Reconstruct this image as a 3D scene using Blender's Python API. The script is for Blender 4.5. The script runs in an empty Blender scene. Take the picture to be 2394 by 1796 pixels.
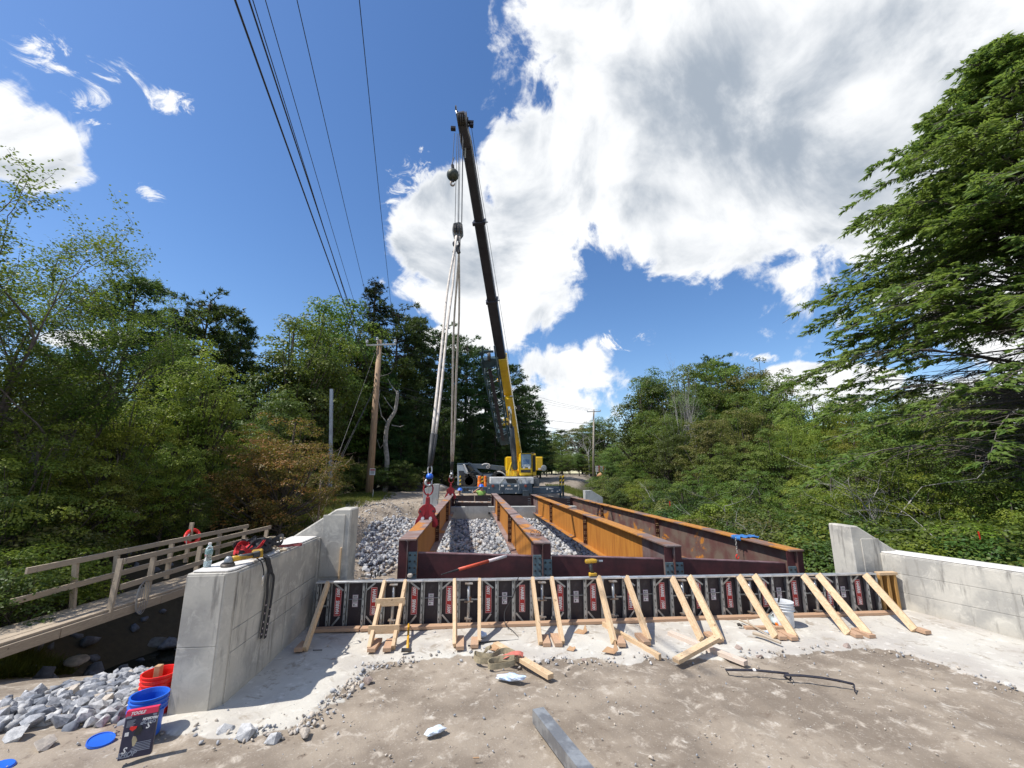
import bpy, bmesh, math, random
import numpy as np
from math import radians, sin, cos, pi
from mathutils import Vector, Matrix
rng = np.random.default_rng(7); random.seed(7)
S = bpy.context.scene
COL = S.collection
# ------------------------------------------------------------------ camera
CAMH, FPX, PCX, PCY = 2.0, 1000.0, 1197.0, 898.0
PITCH, YAW = radians(11.75), radians(5.0)
cd = bpy.data.cameras.new('camera'); cam = bpy.data.objects.new('camera', cd); COL.objects.link(cam)
cam.location = (0, 0, CAMH); cam.rotation_euler = (radians(90) + PITCH, 0, -YAW)
cd.sensor_width = 36; cd.lens = 36 * FPX / 2394; cd.clip_start = .05; cd.clip_end = 3000
S.camera = cam
S.view_settings.view_transform = 'Standard'; S.view_settings.look = 'None'
S.view_settings.gamma = 1; S.view_settings.use_curve_mapping = False
S.view_settings.exposure = 0.5
# a photo pixel and one known world coordinate give a world point
_f = np.array([sin(YAW)*cos(PITCH), cos(YAW)*cos(PITCH), sin(PITCH)]); _r = np.array([cos(YAW), -sin(YAW), 0.]); _u = np.cross(_r, _f)
def _ray(px, py): return _f + (px-PCX)/FPX*_r - (py-PCY)/FPX*_u
def UZ(px, py, z=0.): d = _ray(px, py); t = (z-CAMH)/d[2]; return Vector((t*d[0], t*d[1], z))
def UY(px, py, y): d = _ray(px, py); t = y/d[1]; return Vector((t*d[0], y, t*d[2]+CAMH))
def UX(px, py, x): d = _ray(px, py); t = x/d[0]; return Vector((x, t*d[1], t*d[2]+CAMH))
# ------------------------------------------------------------------ node helpers
def nd(nt, t, **kw):
    n = nt.nodes.new(t)
    for k, v in kw.items():
        if k == 'i':
            for a, b in v.items(): n.inputs[a].default_value = b
        else: setattr(n, k, v)
    return n
def mth(nt, op, a, b=None, c=None, clamp=False):
    n = nt.nodes.new('ShaderNodeMath'); n.operation = op; n.use_clamp = clamp
    for i, v in enumerate((a, b, c)):
        if v is None: continue
        if isinstance(v, (int, float)): n.inputs[i].default_value = v
        else: nt.links.new(v, n.inputs[i])
    return n.outputs[0]
def mixc(nt, f, a, b):
    n = nt.nodes.new('ShaderNodeMix'); n.data_type = 'RGBA'
    for i, v in ((0, f), (6, a), (7, b)):
        if isinstance(v, (int, float)): n.inputs[i].default_value = v
        elif isinstance(v, (tuple, list)): n.inputs[i].default_value = (*v[:3], 1)
        else: nt.links.new(v, n.inputs[i])
    return n.outputs[2]
def sstep(nt, v, a, b, lo=0., hi=1.):
    n = nt.nodes.new('ShaderNodeMapRange'); n.interpolation_type = 'SMOOTHSTEP'
    nt.links.new(v, n.inputs[0]); n.inputs[1].default_value = a; n.inputs[2].default_value = b
    n.inputs[3].default_value = lo; n.inputs[4].default_value = hi
    return n.outputs[0]
def noise(nt, vec, scale, detail=4, rough=.55, dist=0.):
    n = nd(nt, 'ShaderNodeTexNoise', i={'Scale': scale, 'Detail': detail, 'Roughness': rough, 'Distortion': dist})
    nt.links.new(vec, n.inputs['Vector']); return n.outputs['Fac']
# ------------------------------------------------------------------ world
SUN_AZ = math.atan2(-.97, -.21)      # direction TO the sun, from +Y clockwise
SUN_EL = radians(57)
W = bpy.data.worlds.new('World'); S.world = W; W.use_nodes = True
nt = W.node_tree; nt.nodes.clear()
out = nd(nt, 'ShaderNodeOutputWorld'); bg = nd(nt, 'ShaderNodeBackground', i={'Strength': 1.0}); nt.links.new(bg.outputs[0], out.inputs[0])
sky = nd(nt, 'ShaderNodeTexSky', sky_type='NISHITA', sun_disc=False, sun_elevation=SUN_EL, sun_rotation=SUN_AZ, air_density=1.0, dust_density=.35, ozone_density=2.2)
sk = nd(nt, 'ShaderNodeVectorMath', operation='SCALE'); nt.links.new(sky.outputs[0], sk.inputs[0]); sk.inputs['Scale'].default_value = .119
hs = nd(nt, 'ShaderNodeHueSaturation', i={'Saturation': 1.2, 'Value': 1.0, 'Hue': .505}); nt.links.new(sk.outputs[0], hs.inputs['Color'])
tc = nd(nt, 'ShaderNodeTexCoord'); sp = nd(nt, 'ShaderNodeSeparateXYZ'); nt.links.new(tc.outputs['Generated'], sp.inputs[0])
DX, DY, DZ = sp.outputs
yy = mth(nt, 'MAXIMUM', DY, .06); gu = mth(nt, 'DIVIDE', DX, yy); gv = mth(nt, 'DIVIDE', DZ, yy)
nz1 = nd(nt, 'ShaderNodeTexNoise', i={'Scale': 4.2, 'Detail': 10, 'Roughness': .6, 'Distortion': .5}); nt.links.new(tc.outputs['Generated'], nz1.inputs['Vector'])
nz2 = nd(nt, 'ShaderNodeTexNoise', i={'Scale': 1.6, 'Detail': 5, 'Roughness': .5}); nt.links.new(tc.outputs['Generated'], nz2.inputs['Vector'])
nz3 = nd(nt, 'ShaderNodeTexNoise', i={'Scale': 12., 'Detail': 7, 'Roughness': .6, 'Distortion': .6}); nt.links.new(tc.outputs['Generated'], nz3.inputs['Vector'])
def guv(xd, yd):
    d = _ray(xd*1.0823, yd*1.0823); return d[0]/d[1], d[2]/d[1]
def blob(xd, yd, ad, bd, ang=0., w=1.):
    "elliptic cloud body around a direction; 1 inside, falling below 0 outside"
    u0, v0 = guv(xd, yd); u1, _ = guv(xd+ad, yd); _, v1 = guv(xd, yd-bd)
    a = abs(u1-u0); b = abs(v1-v0); c, s_ = cos(ang), sin(ang)
    du = mth(nt, 'SUBTRACT', gu, u0); dv = mth(nt, 'SUBTRACT', gv, v0)
    p = mth(nt, 'ADD', mth(nt, 'MULTIPLY', du, c/a), mth(nt, 'MULTIPLY', dv, s_/a))
    q = mth(nt, 'ADD', mth(nt, 'MULTIPLY', du, -s_/b), mth(nt, 'MULTIPLY', dv, c/b))
    r2 = mth(nt, 'ADD', mth(nt, 'MULTIPLY', p, p), mth(nt, 'MULTIPLY', q, q))
    return mth(nt, 'MULTIPLY', mth(nt, 'SUBTRACT', 1., mth(nt, 'SQRT', r2)), w)
def smax(items, k=.12):
    r = items[0]
    for it in items[1:]:
        n = nt.nodes.new('ShaderNodeMath'); n.operation = 'SMOOTH_MAX'; nt.links.new(r, n.inputs[0]); nt.links.new(it, n.inputs[1]); n.inputs[2].default_value = k; r = n.outputs[0]
    return r
BL = [(1860, 90, 740, 440), (1380, 110, 270, 280), (1180, 380, 150, 190), (1480, 360, 340, 215), (1880, 420, 340, 180),
      (2250, 560, 320, 230), (960, 500, 135, 185), (1090, 570, 175, 165), (900, 430, 70, 85), (1000, 640, 120, 80),
      (1230, 800, 110, 60, .1), (1180, 880, 170, 75), (1320, 740, 80, 22, .25), (1000, 730, 120, 35), (1060, 900, 120, 60),
      (70, 330, 190, 110, -.5), (-60, 240, 210, 110, -.4), (90, 110, 99, 40, -.55), (200, 210, 60, 60, -.7),
      (320, 410, 42, 20, -.5), (362, 215, 46, 22, -.4), (150, 730, 140, 28), (1820, 820, 160, 40), (2100, 880, 300, 70), (1640, 770, 55, 12)]
BL = [b if len(b) > 4 else (*b, 0.) for b in BL]
LOOSE = {(70, 330), (-60, 240), (1230, 800), (1180, 880), (1060, 900), (2100, 880), (150, 730)}
body = mth(nt, 'MULTIPLY', smax([blob(*b, w=.5 if (b[0], b[1]) in LOOSE else 1.) for b in BL if b[2] > 100]), 1.7)
body = mth(nt, 'SUBTRACT', body, mth(nt, 'MULTIPLY', mth(nt, 'MAXIMUM', smax([blob(800, 120, 250, 350), blob(640, 520, 190, 300)]), 0.), 2.5))
wm = nd(nt, 'ShaderNodeMapping'); wm.inputs['Scale'].default_value = (1., 1., 1.6); wm.inputs['Rotation'].default_value = (0, .6, 0); nt.links.new(tc.outputs['Generated'], wm.inputs[0])
wsp = nd(nt, 'ShaderNodeTexNoise', i={'Scale': 13., 'Detail': 10, 'Roughness': .68, 'Distortion': 1.3}); nt.links.new(wm.outputs[0], wsp.inputs['Vector'])
small = mth(nt, 'ADD', mth(nt, 'MULTIPLY', smax([blob(b[0], b[1], b[2]*1.5, b[3]*1.6, b[4]) for b in BL if b[2] <= 100]), 1.1), mth(nt, 'MULTIPLY', mth(nt, 'SUBTRACT', wsp.outputs['Fac'], .62), 5.0))
nn = mth(nt, 'ADD', mth(nt, 'MULTIPLY', mth(nt, 'SUBTRACT', nz1.outputs['Fac'], .53), 2.3), mth(nt, 'MULTIPLY', mth(nt, 'SUBTRACT', nz3.outputs['Fac'], .5), 1.1))
frontd = mth(nt, 'MAXIMUM', mth(nt, 'ADD', body, nn), mth(nt, 'MULTIPLY', small, .35))
# behind the camera: broken cumulus of the same kind
backd = mth(nt, 'ADD', mth(nt, 'MULTIPLY', mth(nt, 'SUBTRACT', nz2.outputs['Fac'], .52), 4.), nn)
fw = sstep(nt, DY, .08, .3)
dens = mth(nt, 'ADD', mth(nt, 'MULTIPLY', frontd, fw), mth(nt, 'MULTIPLY', backd, mth(nt, 'SUBTRACT', 1., fw)))
alpha = sstep(nt, dens, -.02, .26)
# thick parts are grey, thin rims white
thick = sstep(nt, dens, .30, .85)
grey = smax([blob(1750, 330, 480, 240), blob(1560, 230, 300, 130), blob(2100, 150, 480, 260), blob(1010, 610, 150, 55), blob(1400, 430, 150, 60)], .2)
gf = mth(nt, 'MULTIPLY', sstep(nt, mth(nt, 'ADD', grey, mth(nt, 'MULTIPLY', mth(nt, 'SUBTRACT', nz1.outputs['Fac'], .5), 2.2)), -.15, .75), sstep(nt, dens, .12, .55))
gf2 = mth(nt, 'MULTIPLY', mth(nt, 'MULTIPLY', thick, sstep(nt, nz1.outputs['Fac'], .42, .66)), .35)
off_ = nd(nt, 'ShaderNodeVectorMath', operation='ADD'); nt.links.new(tc.outputs['Generated'], off_.inputs[0]); off_.inputs[1].default_value = (-.055, -.02, .05)
def fb(vec, sc, det): n = nd(nt, 'ShaderNodeTexNoise', i={'Scale': sc, 'Detail': det, 'Roughness': .58, 'Distortion': .5}); nt.links.new(vec, n.inputs['Vector']); return n.outputs['Fac']
lit = mth(nt, 'MULTIPLY', mth(nt, 'SUBTRACT', fb(tc.outputs['Generated'], 4.2, 9), fb(off_.outputs[0], 4.2, 9)), 3.6)
gft = mth(nt, 'ADD', mth(nt, 'ADD', mth(nt, 'MULTIPLY', gf, .52), .15), mth(nt, 'MULTIPLY', lit, -.9), clamp=False)
gft = mth(nt, 'ADD', gft, mth(nt, 'MULTIPLY', mth(nt, 'SUBTRACT', fb(tc.outputs['Generated'], 2.3, 6), .5), 1.1))
gft = mth(nt, 'MULTIPLY', sstep(nt, gft, -.12, 1.12), sstep(nt, dens, .05, .4))
ccol = mixc(nt, gft, (.76, .77, .78), (.29, .335, .395))
fin = mixc(nt, alpha, hs.outputs['Color'], ccol)
nt.links.new(fin, bg.inputs['Color'])
# ------------------------------------------------------------------ sun
sd = bpy.data.lights.new('sun', 'SUN'); sd.energy = 4.3; sd.angle = radians(.53); sd.color = (1, .955, .88)
sun = bpy.data.objects.new('sun', sd); COL.objects.link(sun)
sdir = Vector((sin(SUN_AZ)*cos(SUN_EL), cos(SUN_AZ)*cos(SUN_EL), sin(SUN_EL)))
sun.rotation_euler = sdir.to_track_quat('Z', 'Y').to_euler(); sun.location = sdir*60
# ------------------------------------------------------------------ materials
MATS = {}
def bsdf(name):
    m = bpy.data.materials.new(name); m.use_nodes = True; t = m.node_tree
    return m, t, t.nodes['Principled BSDF']
def bump(t, b, h, strength, dist=.01):
    n = nd(t, 'ShaderNodeBump', i={'Strength': strength, 'Distance': dist}); t.links.new(h, n.inputs['Height']); t.links.new(n.outputs[0], b.inputs['Normal'])
def M(name, c1, c2=None, scale=6., rough=.7, metal=0., bmp=.15, bscale=None, lo=.38, hi=.62, detail=5, stretch=None, coat=0.):
    if name in MATS: return MATS[name]
    m, t, b = bsdf(name); c2 = c2 or tuple(x*.75 for x in c1)
    g = nd(t, 'ShaderNodeTexCoord'); v = g.outputs['Object']
    if stretch:
        mp = nd(t, 'ShaderNodeMapping'); mp.inputs['Scale'].default_value = stretch; t.links.new(v, mp.inputs[0]); v = mp.outputs[0]
    f = noise(t, v, scale, detail, .62)
    t.links.new(mixc(t, sstep(t, f, lo, hi), c1, c2), b.inputs['Base Color'])
    f2 = noise(t, v, bscale or scale*6, 4)
    t.links.new(mth(t, 'ADD', mth(t, 'MULTIPLY', f2, .25), rough-.12), b.inputs['Roughness'])
    b.inputs['Metallic'].default_value = metal; b.inputs['Coat Weight'].default_value = coat
    if bmp: bump(t, b, f2, bmp)
    MATS[name] = m; return m
def wood(name, c1, c2, dark=.5):
    m, t, b = bsdf(name); g = nd(t, 'ShaderNodeTexCoord'); oi = nd(t, 'ShaderNodeObjectInfo')
    at = nd(t, 'ShaderNodeVectorMath', operation='ADD'); t.links.new(g.outputs['Generated'], at.inputs[0])
    cmb = nd(t, 'ShaderNodeCombineXYZ'); t.links.new(mth(t, 'MULTIPLY', oi.outputs['Random'], 37.), cmb.inputs[2]); t.links.new(cmb.outputs[0], at.inputs[1])
    mp = nd(t, 'ShaderNodeMapping'); mp.inputs['Scale'].default_value = (3., 3., 3.); t.links.new(at.outputs[0], mp.inputs[0])
    f = noise(t, mp.outputs[0], 3., 7, .7, 1.5)
    at2 = nd(t, 'ShaderNodeVectorMath', operation='ADD'); t.links.new(g.outputs['Object'], at2.inputs[0]); t.links.new(cmb.outputs[0], at2.inputs[1])
    kn = noise(t, at2.outputs[0], 14, 2); c = mixc(t, sstep(t, f, .35, .68), c1, c2)
    c = mixc(t, sstep(t, kn, .68, .74), c, tuple(x*dark for x in c2))
    c = mixc(t, mth(t, 'MULTIPLY', oi.outputs['Random'], .35), c, c2)
    t.links.new(c, b.inputs['Base Color']); b.inputs['Roughness'].default_value = .72; bump(t, b, noise(t, g.outputs['Object'], 60, 3), .25, .004)
    MATS[name] = m; return m
def concrete(name, c1, c2, c3):
    m, t, b = bsdf(name); g = nd(t, 'ShaderNodeNewGeometry'); p = g.outputs['Position']
    a = noise(t, p, 1.7, 6, .6); st = nd(t, 'ShaderNodeMapping'); st.inputs['Scale'].default_value = (5, 5, .7); t.links.new(p, st.inputs[0])
    s_ = noise(t, st.outputs[0], 2.3, 6, .65); f = noise(t, p, 45, 4, .6)
    a2 = noise(t, p, 5.5, 9, .7, .7); c = mixc(t, sstep(t, a, .40, .60), c1, c2); c = mixc(t, mth(t, 'MULTIPLY', sstep(t, a2, .5, .66), .7), c, tuple(x*1.22 for x in c1)); c = mixc(t, sstep(t, s_, .52, .70), c, c3)
    vo = nd(t, 'ShaderNodeTexVoronoi', i={'Scale': 26.}); t.links.new(p, vo.inputs['Vector'])
    pit = sstep(t, vo.outputs['Distance'], .0, .13)
    c = mixc(t, mth(t, 'MULTIPLY', mth(t, 'SUBTRACT', 1., pit), .45), c, (.13, .125, .115))
    sp2 = nd(t, 'ShaderNodeSeparateXYZ'); t.links.new(p, sp2.inputs[0])
    dirt = mth(t, 'MULTIPLY', sstep(t, mth(t, 'ADD', sp2.outputs[2], mth(t, 'MULTIPLY', a, .35)), .12, .34, 1., 0.), .5)
    c = mixc(t, dirt, c, (.46, .42, .35))
    c = mixc(t, mth(t, 'MULTIPLY', f, .22), c, (.16, .15, .14))
    t.links.new(c, b.inputs['Base Color']); b.inputs['Roughness'].default_value = .86
    bump(t, b, mth(t, 'ADD', mth(t, 'MULTIPLY', f, .5), pit), .35, .004); MATS[name] = m; return m
def leafmat(name, c1, c2, c3, trans=.3, aut=None, rough=.5):
    m, t, b = bsdf(name); g = nd(t, 'ShaderNodeNewGeometry'); oi = nd(t, 'ShaderNodeObjectInfo'); pos = nd(t, 'ShaderNodeTexCoord').outputs['Object']
    r = g.outputs['Random Per Island']; c = mixc(t, r, c1, c2)
    c = mixc(t, sstep(t, noise(t, pos, .55, 3), .4, .62), c, c3)
    if aut: c = mixc(t, sstep(t, mth(t, 'ADD', noise(t, pos, .9, 2), mth(t, 'MULTIPLY', r, .2)), .58, .72), c, aut)
    h = nd(t, 'ShaderNodeHueSaturation'); t.links.new(c, h.inputs['Color'])
    t.links.new(mth(t, 'ADD', mth(t, 'MULTIPLY', oi.outputs['Random'], .05), .475), h.inputs['Hue'])
    t.links.new(mth(t, 'ADD', mth(t, 'MULTIPLY', oi.outputs['Random'], .5), .75), h.inputs['Value'])
    t.links.new(h.outputs[0], b.inputs['Base Color']); b.inputs['Roughness'].default_value = rough
    b.inputs['Specular IOR Level'].default_value = .3
    tr = nd(t, 'ShaderNodeBsdfTranslucent'); t.links.new(mixc(t, .5, h.outputs[0], (.22, .30, .035)), tr.inputs[0])
    mx = nd(t, 'ShaderNodeMixShader', i={0: trans}); t.links.new(b.outputs[0], mx.inputs[1]); t.links.new(tr.outputs[0], mx.inputs[2])
    t.links.new(mx.outputs[0], t.nodes['Material Output'].inputs[0]); MATS[name] = m; return m
CONC = concrete('cast_concrete', (.52, .49, .43), (.35, .335, .305), (.25, .235, .21))
CONCF = concrete('far_concrete', (.42, .43, .42), (.36, .37, .36), (.28, .28, .27))
PINE_WOOD = wood('new_lumber', (.64, .48, .31), (.48, .32, .18))
ORANGE_WOOD = wood('form_lumber', (.45, .25, .07), (.32, .17, .05))
GREY_WOOD = wood('weathered_lumber', (.44, .355, .26), (.29, .235, .175))
SILL_WOOD = wood('sill_lumber', (.50, .33, .21), (.36, .22, .14))
BARK = M('bark', (.10, .08, .065), (.05, .042, .035), 5, .9, bmp=.6, stretch=(3, 3, .6))
DEADB = M('dead_bark', (.34, .32, .30), (.2, .19, .18), 5, .9, bmp=.4)
LIVEB = M('grey_branch', (.13, .11, .10), (.07, .06, .055), 8, .9)
POLE = M('pole_wood', (.40, .27, .17), (.27, .175, .11), 4, .8, stretch=(6, 6, .5))
POLEG = M('pole_grey', (.42, .36, .29), (.30, .26, .21), 4, .8, stretch=(6, 6, .5))
ALU = M('galvanised_steel', (.42, .43, .44), (.25, .26, .26), 9, .42, .75, .1, lo=.4, hi=.7)
ALUB = M('bright_aluminium', (.72, .73, .76), (.55, .56, .58), 9, .35, .85, .08)
PLYD = M('form_plywood', (.022, .013, .018), (.06, .05, .055), 9, .5, bmp=.1, lo=.5, hi=.8)
REDL = M('label_red', (.50, .025, .02), (.40, .02, .02), 5, .5, bmp=0)
WHT = M('white_print', (.78, .76, .74), (.70, .68, .66), 5, .55, bmp=0)
BLK = M('black_print', (.02, .02, .02), None, 5, .55, bmp=0)
BLACKR = M('black_rubber', (.018, .018, .02), (.03, .03, .03), 9, .6)
WEB = M('black_webbing', (.012, .012, .014), (.03, .03, .035), 30, .8)
REDF = M('red_fabric', (.5, .015, .02), (.3, .01, .015), 9, .8)
GUSSET = M('grey_gusset', (.13, .19, .21), (.09, .13, .15), 8, .6, .2)
YEL = M('crane_yellow', (.80, .50, .01), (.72, .44, .01), 3, .35, bmp=0, coat=.3)
YELD = M('boom_yellow', (.78, .47, .02), (.68, .40, .02), 2, .4, bmp=0)
SLATE = M('slate_paint', (.055, .085, .12), (.04, .062, .09), 2, .42, bmp=0)
TEAL = M('teal_paint', (.03, .065, .08), (.02, .045, .055), 2, .45, bmp=0)
BLKS = M('black_boom', (.016, .014, .02), (.028, .025, .03), 2, .4, bmp=0)
WPAINT = M('white_paint', (.70, .70, .70), (.55, .55, .54), 3, .4, bmp=0)
TYRE = M('tyre_rubber', (.02, .02, .02), (.05, .048, .045), 6, .85)
CHROME = M('chrome', (.8, .8, .8), (.7, .7, .7), 4, .15, 1., 0)
CLAMPR = M('clamp_red', (.33, .012, .022), (.22, .01, .015), 8, .5)
STEELD = M('dark_steel', (.05, .05, .055), (.10, .085, .07), 9, .5, .6)
SLINGW = M('sling_cream', (.62, .56, .50), (.48, .43, .38), 6, .85)
BLUEP = M('blue_plastic', (.02, .13, .62), (.018, .11, .54), 4, .38, bmp=0)
REDP = M('red_plastic', (.78, .02, .015), (.68, .018, .012), 4, .38, bmp=0)
WHITEP = M('white_plastic', (.66, .67, .68), (.45, .46, .47), 7, .5, lo=.4, hi=.75)
ORP = M('orange_plastic', (.85, .20, .01), (.7, .15, .01), 4, .5, bmp=0)
ROPE = M('rope_tan', (.55, .46, .33), (.36, .29, .2), 40, .9)
STRAPT = M('strap_tan', (.34, .28, .18), (.24, .2, .13), 30, .9)
CARD = M('cardboard', (.42, .26, .14), (.34, .2, .11), 6, .85)
TOOLY = M('tool_yellow', (.60, .34, .02), (.30, .18, .02), 6, .45)
TOOLK = M('tool_black', (.03, .03, .032), (.05, .05, .05), 6, .5)
GLOVEB = M('glove_blue', (.42, .55, .78), (.62, .68, .78), 20, .6, bmp=.4)
BLUECL = M('blue_cloth', (.03, .16, .42), (.02, .1, .3), 9, .8)
SKINM = M('skin', (.50, .28, .18), (.45, .25, .16), 5, .55, bmp=0)
GREENS = M('green_shirt', (.28, .45, .10), (.22, .38, .08), 8, .85)
TANS = M('tan_sleeve', (.45, .38, .30), (.38, .32, .25), 8, .85)
JEANS = M('denim', (.04, .06, .10), (.03, .045, .08), 8, .9)
WIREM = M('wire_black', (.02, .02, .024), None, 5, .6, bmp=0)
ROCKS = [M('rock_grey', (.36, .365, .385), (.20, .21, .23), 5, .8, bmp=.5), M('rock_light', (.50, .495, .49), (.33, .33, .335), 5, .8, bmp=.5),
         M('rock_dark', (.17, .185, .22), (.10, .11, .13), 5, .8, bmp=.5), M('rock_tan', (.48, .42, .35), (.34, .30, .26), 5, .8, bmp=.5)]
ROCKD = M('rock_pinkish', (.36, .28, .24), (.27, .21, .18), 12, .85, bmp=.5)
BOULD = M('boulder', (.15, .15, .14), (.09, .085, .075), 3, .7, bmp=.5)
def glassmat(name, col, rough=.04, tr=.9, alpha=1.):
    m, t, b = bsdf(name); b.inputs['Base Color'].default_value = (*col, 1); b.inputs['Roughness'].default_value = rough
    b.inputs['Transmission Weight'].default_value = tr; b.inputs['IOR'].default_value = 1.4; MATS[name] = m; return m
PET = glassmat('clear_plastic', (.9, .96, .98)); WINDOW = glassmat('window_glass', (.25, .38, .5), .03, .25)
def rustmat(name, bare_lo, near=1.3, orange=(.47, .195, .028), brown=(.115, .052, .045), grey=(.17, .13, .125)):
    "weathering steel: orange bloom with patches still brown, the ends brown"
    m, t, b = bsdf(name); g = nd(t, 'ShaderNodeNewGeometry'); p = g.outputs['Position']
    mp = nd(t, 'ShaderNodeMapping'); mp.inputs['Scale'].default_value = (1, .7, 1.1); t.links.new(p, mp.inputs[0])
    a = noise(t, mp.outputs[0], 1.3, 5, .6, .4); s_ = noise(t, p, 22, 5, .7)
    sp_ = nd(t, 'ShaderNodeSeparateXYZ'); t.links.new(p, sp_.inputs[0])
    mask = sstep(t, mth(t, 'ADD', a, mth(t, 'MULTIPLY', s_, .12)), bare_lo, bare_lo+.05)
    ends = mth(t, 'MULTIPLY', sstep(t, sp_.outputs[1], 7.3+near, 7.3+near+.08), sstep(t, sp_.outputs[1], 21.2, 21.3, 1., 0.))
    mask = mth(t, 'MULTIPLY', mask, ends)
    c0 = mixc(t, sstep(t, noise(t, p, 3, 4), .35, .65), brown, grey)
    st = nd(t, 'ShaderNodeMapping'); st.inputs['Scale'].default_value = (6, 6, .5); t.links.new(p, st.inputs[0])
    o2 = mixc(t, sstep(t, noise(t, st.outputs[0], 2.5, 5), .35, .7), orange, tuple(x*y for x, y in zip(orange, (.72, .62, .55))))
    c = mixc(t, mask, c0, o2); c = mixc(t, mth(t, 'MULTIPLY', sstep(t, s_, .55, .75), .35), c, (.07, .03, .025))
    t.links.new(c, b.inputs['Base Color']); b.inputs['Roughness'].default_value = .68; b.inputs['Metallic'].default_value = .1
    bump(t, b, s_, .2, .004); MATS[name] = m; return m
RUSTW = rustmat('rust_web', .36); RUSTF = rustmat('rust_flange', .63, .0, orange=(.48, .2, .04), brown=(.20, .12, .10), grey=(.27, .21, .20))
RUSTB = rustmat('rust_brown_web', .64, 2.5, grey=(.15, .11, .085)); RUSTFO = rustmat('rust_flange_orange', .5, 0., orange=(.45, .2, .035), brown=(.2, .1, .06))
MAROON = M('maroon_steel', (.085, .022, .026), (.045, .015, .018), 2.5, .55, .15, .2)
MAROOND = M('stiffener_steel', (.09, .028, .015), (.06, .02, .012), 5, .6, .1, .2)
L_YG = leafmat('leaf_yellow_green', (.21, .25, .035), (.125, .18, .025), (.25, .27, .04), .45)
L_MID = leafmat('leaf_mid_green', (.11, .17, .03), (.065, .12, .022), (.15, .19, .035), .38)
L_DK = leafmat('leaf_dark_green', (.078, .125, .024), (.045, .08, .018), (.105, .145, .03), .34)
L_OR = leafmat('leaf_rusty', (.20, .17, .04), (.13, .135, .03), (.25, .175, .045), .38, (.36, .20, .045))
L_OL = leafmat('leaf_olive', (.15, .175, .035), (.09, .12, .025), (.18, .17, .05), .38)
N_PINE = leafmat('needle_pine', (.045, .095, .034), (.026, .062, .024), (.065, .115, .034), .22)
N_SPR = leafmat('needle_spruce', (.012, .028, .015), (.008, .02, .012), (.015, .035, .018), .1)
N_HEM = leafmat('needle_hemlock', (.17, .215, .05), (.09, .14, .034), (.20, .235, .055), .5)
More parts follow.
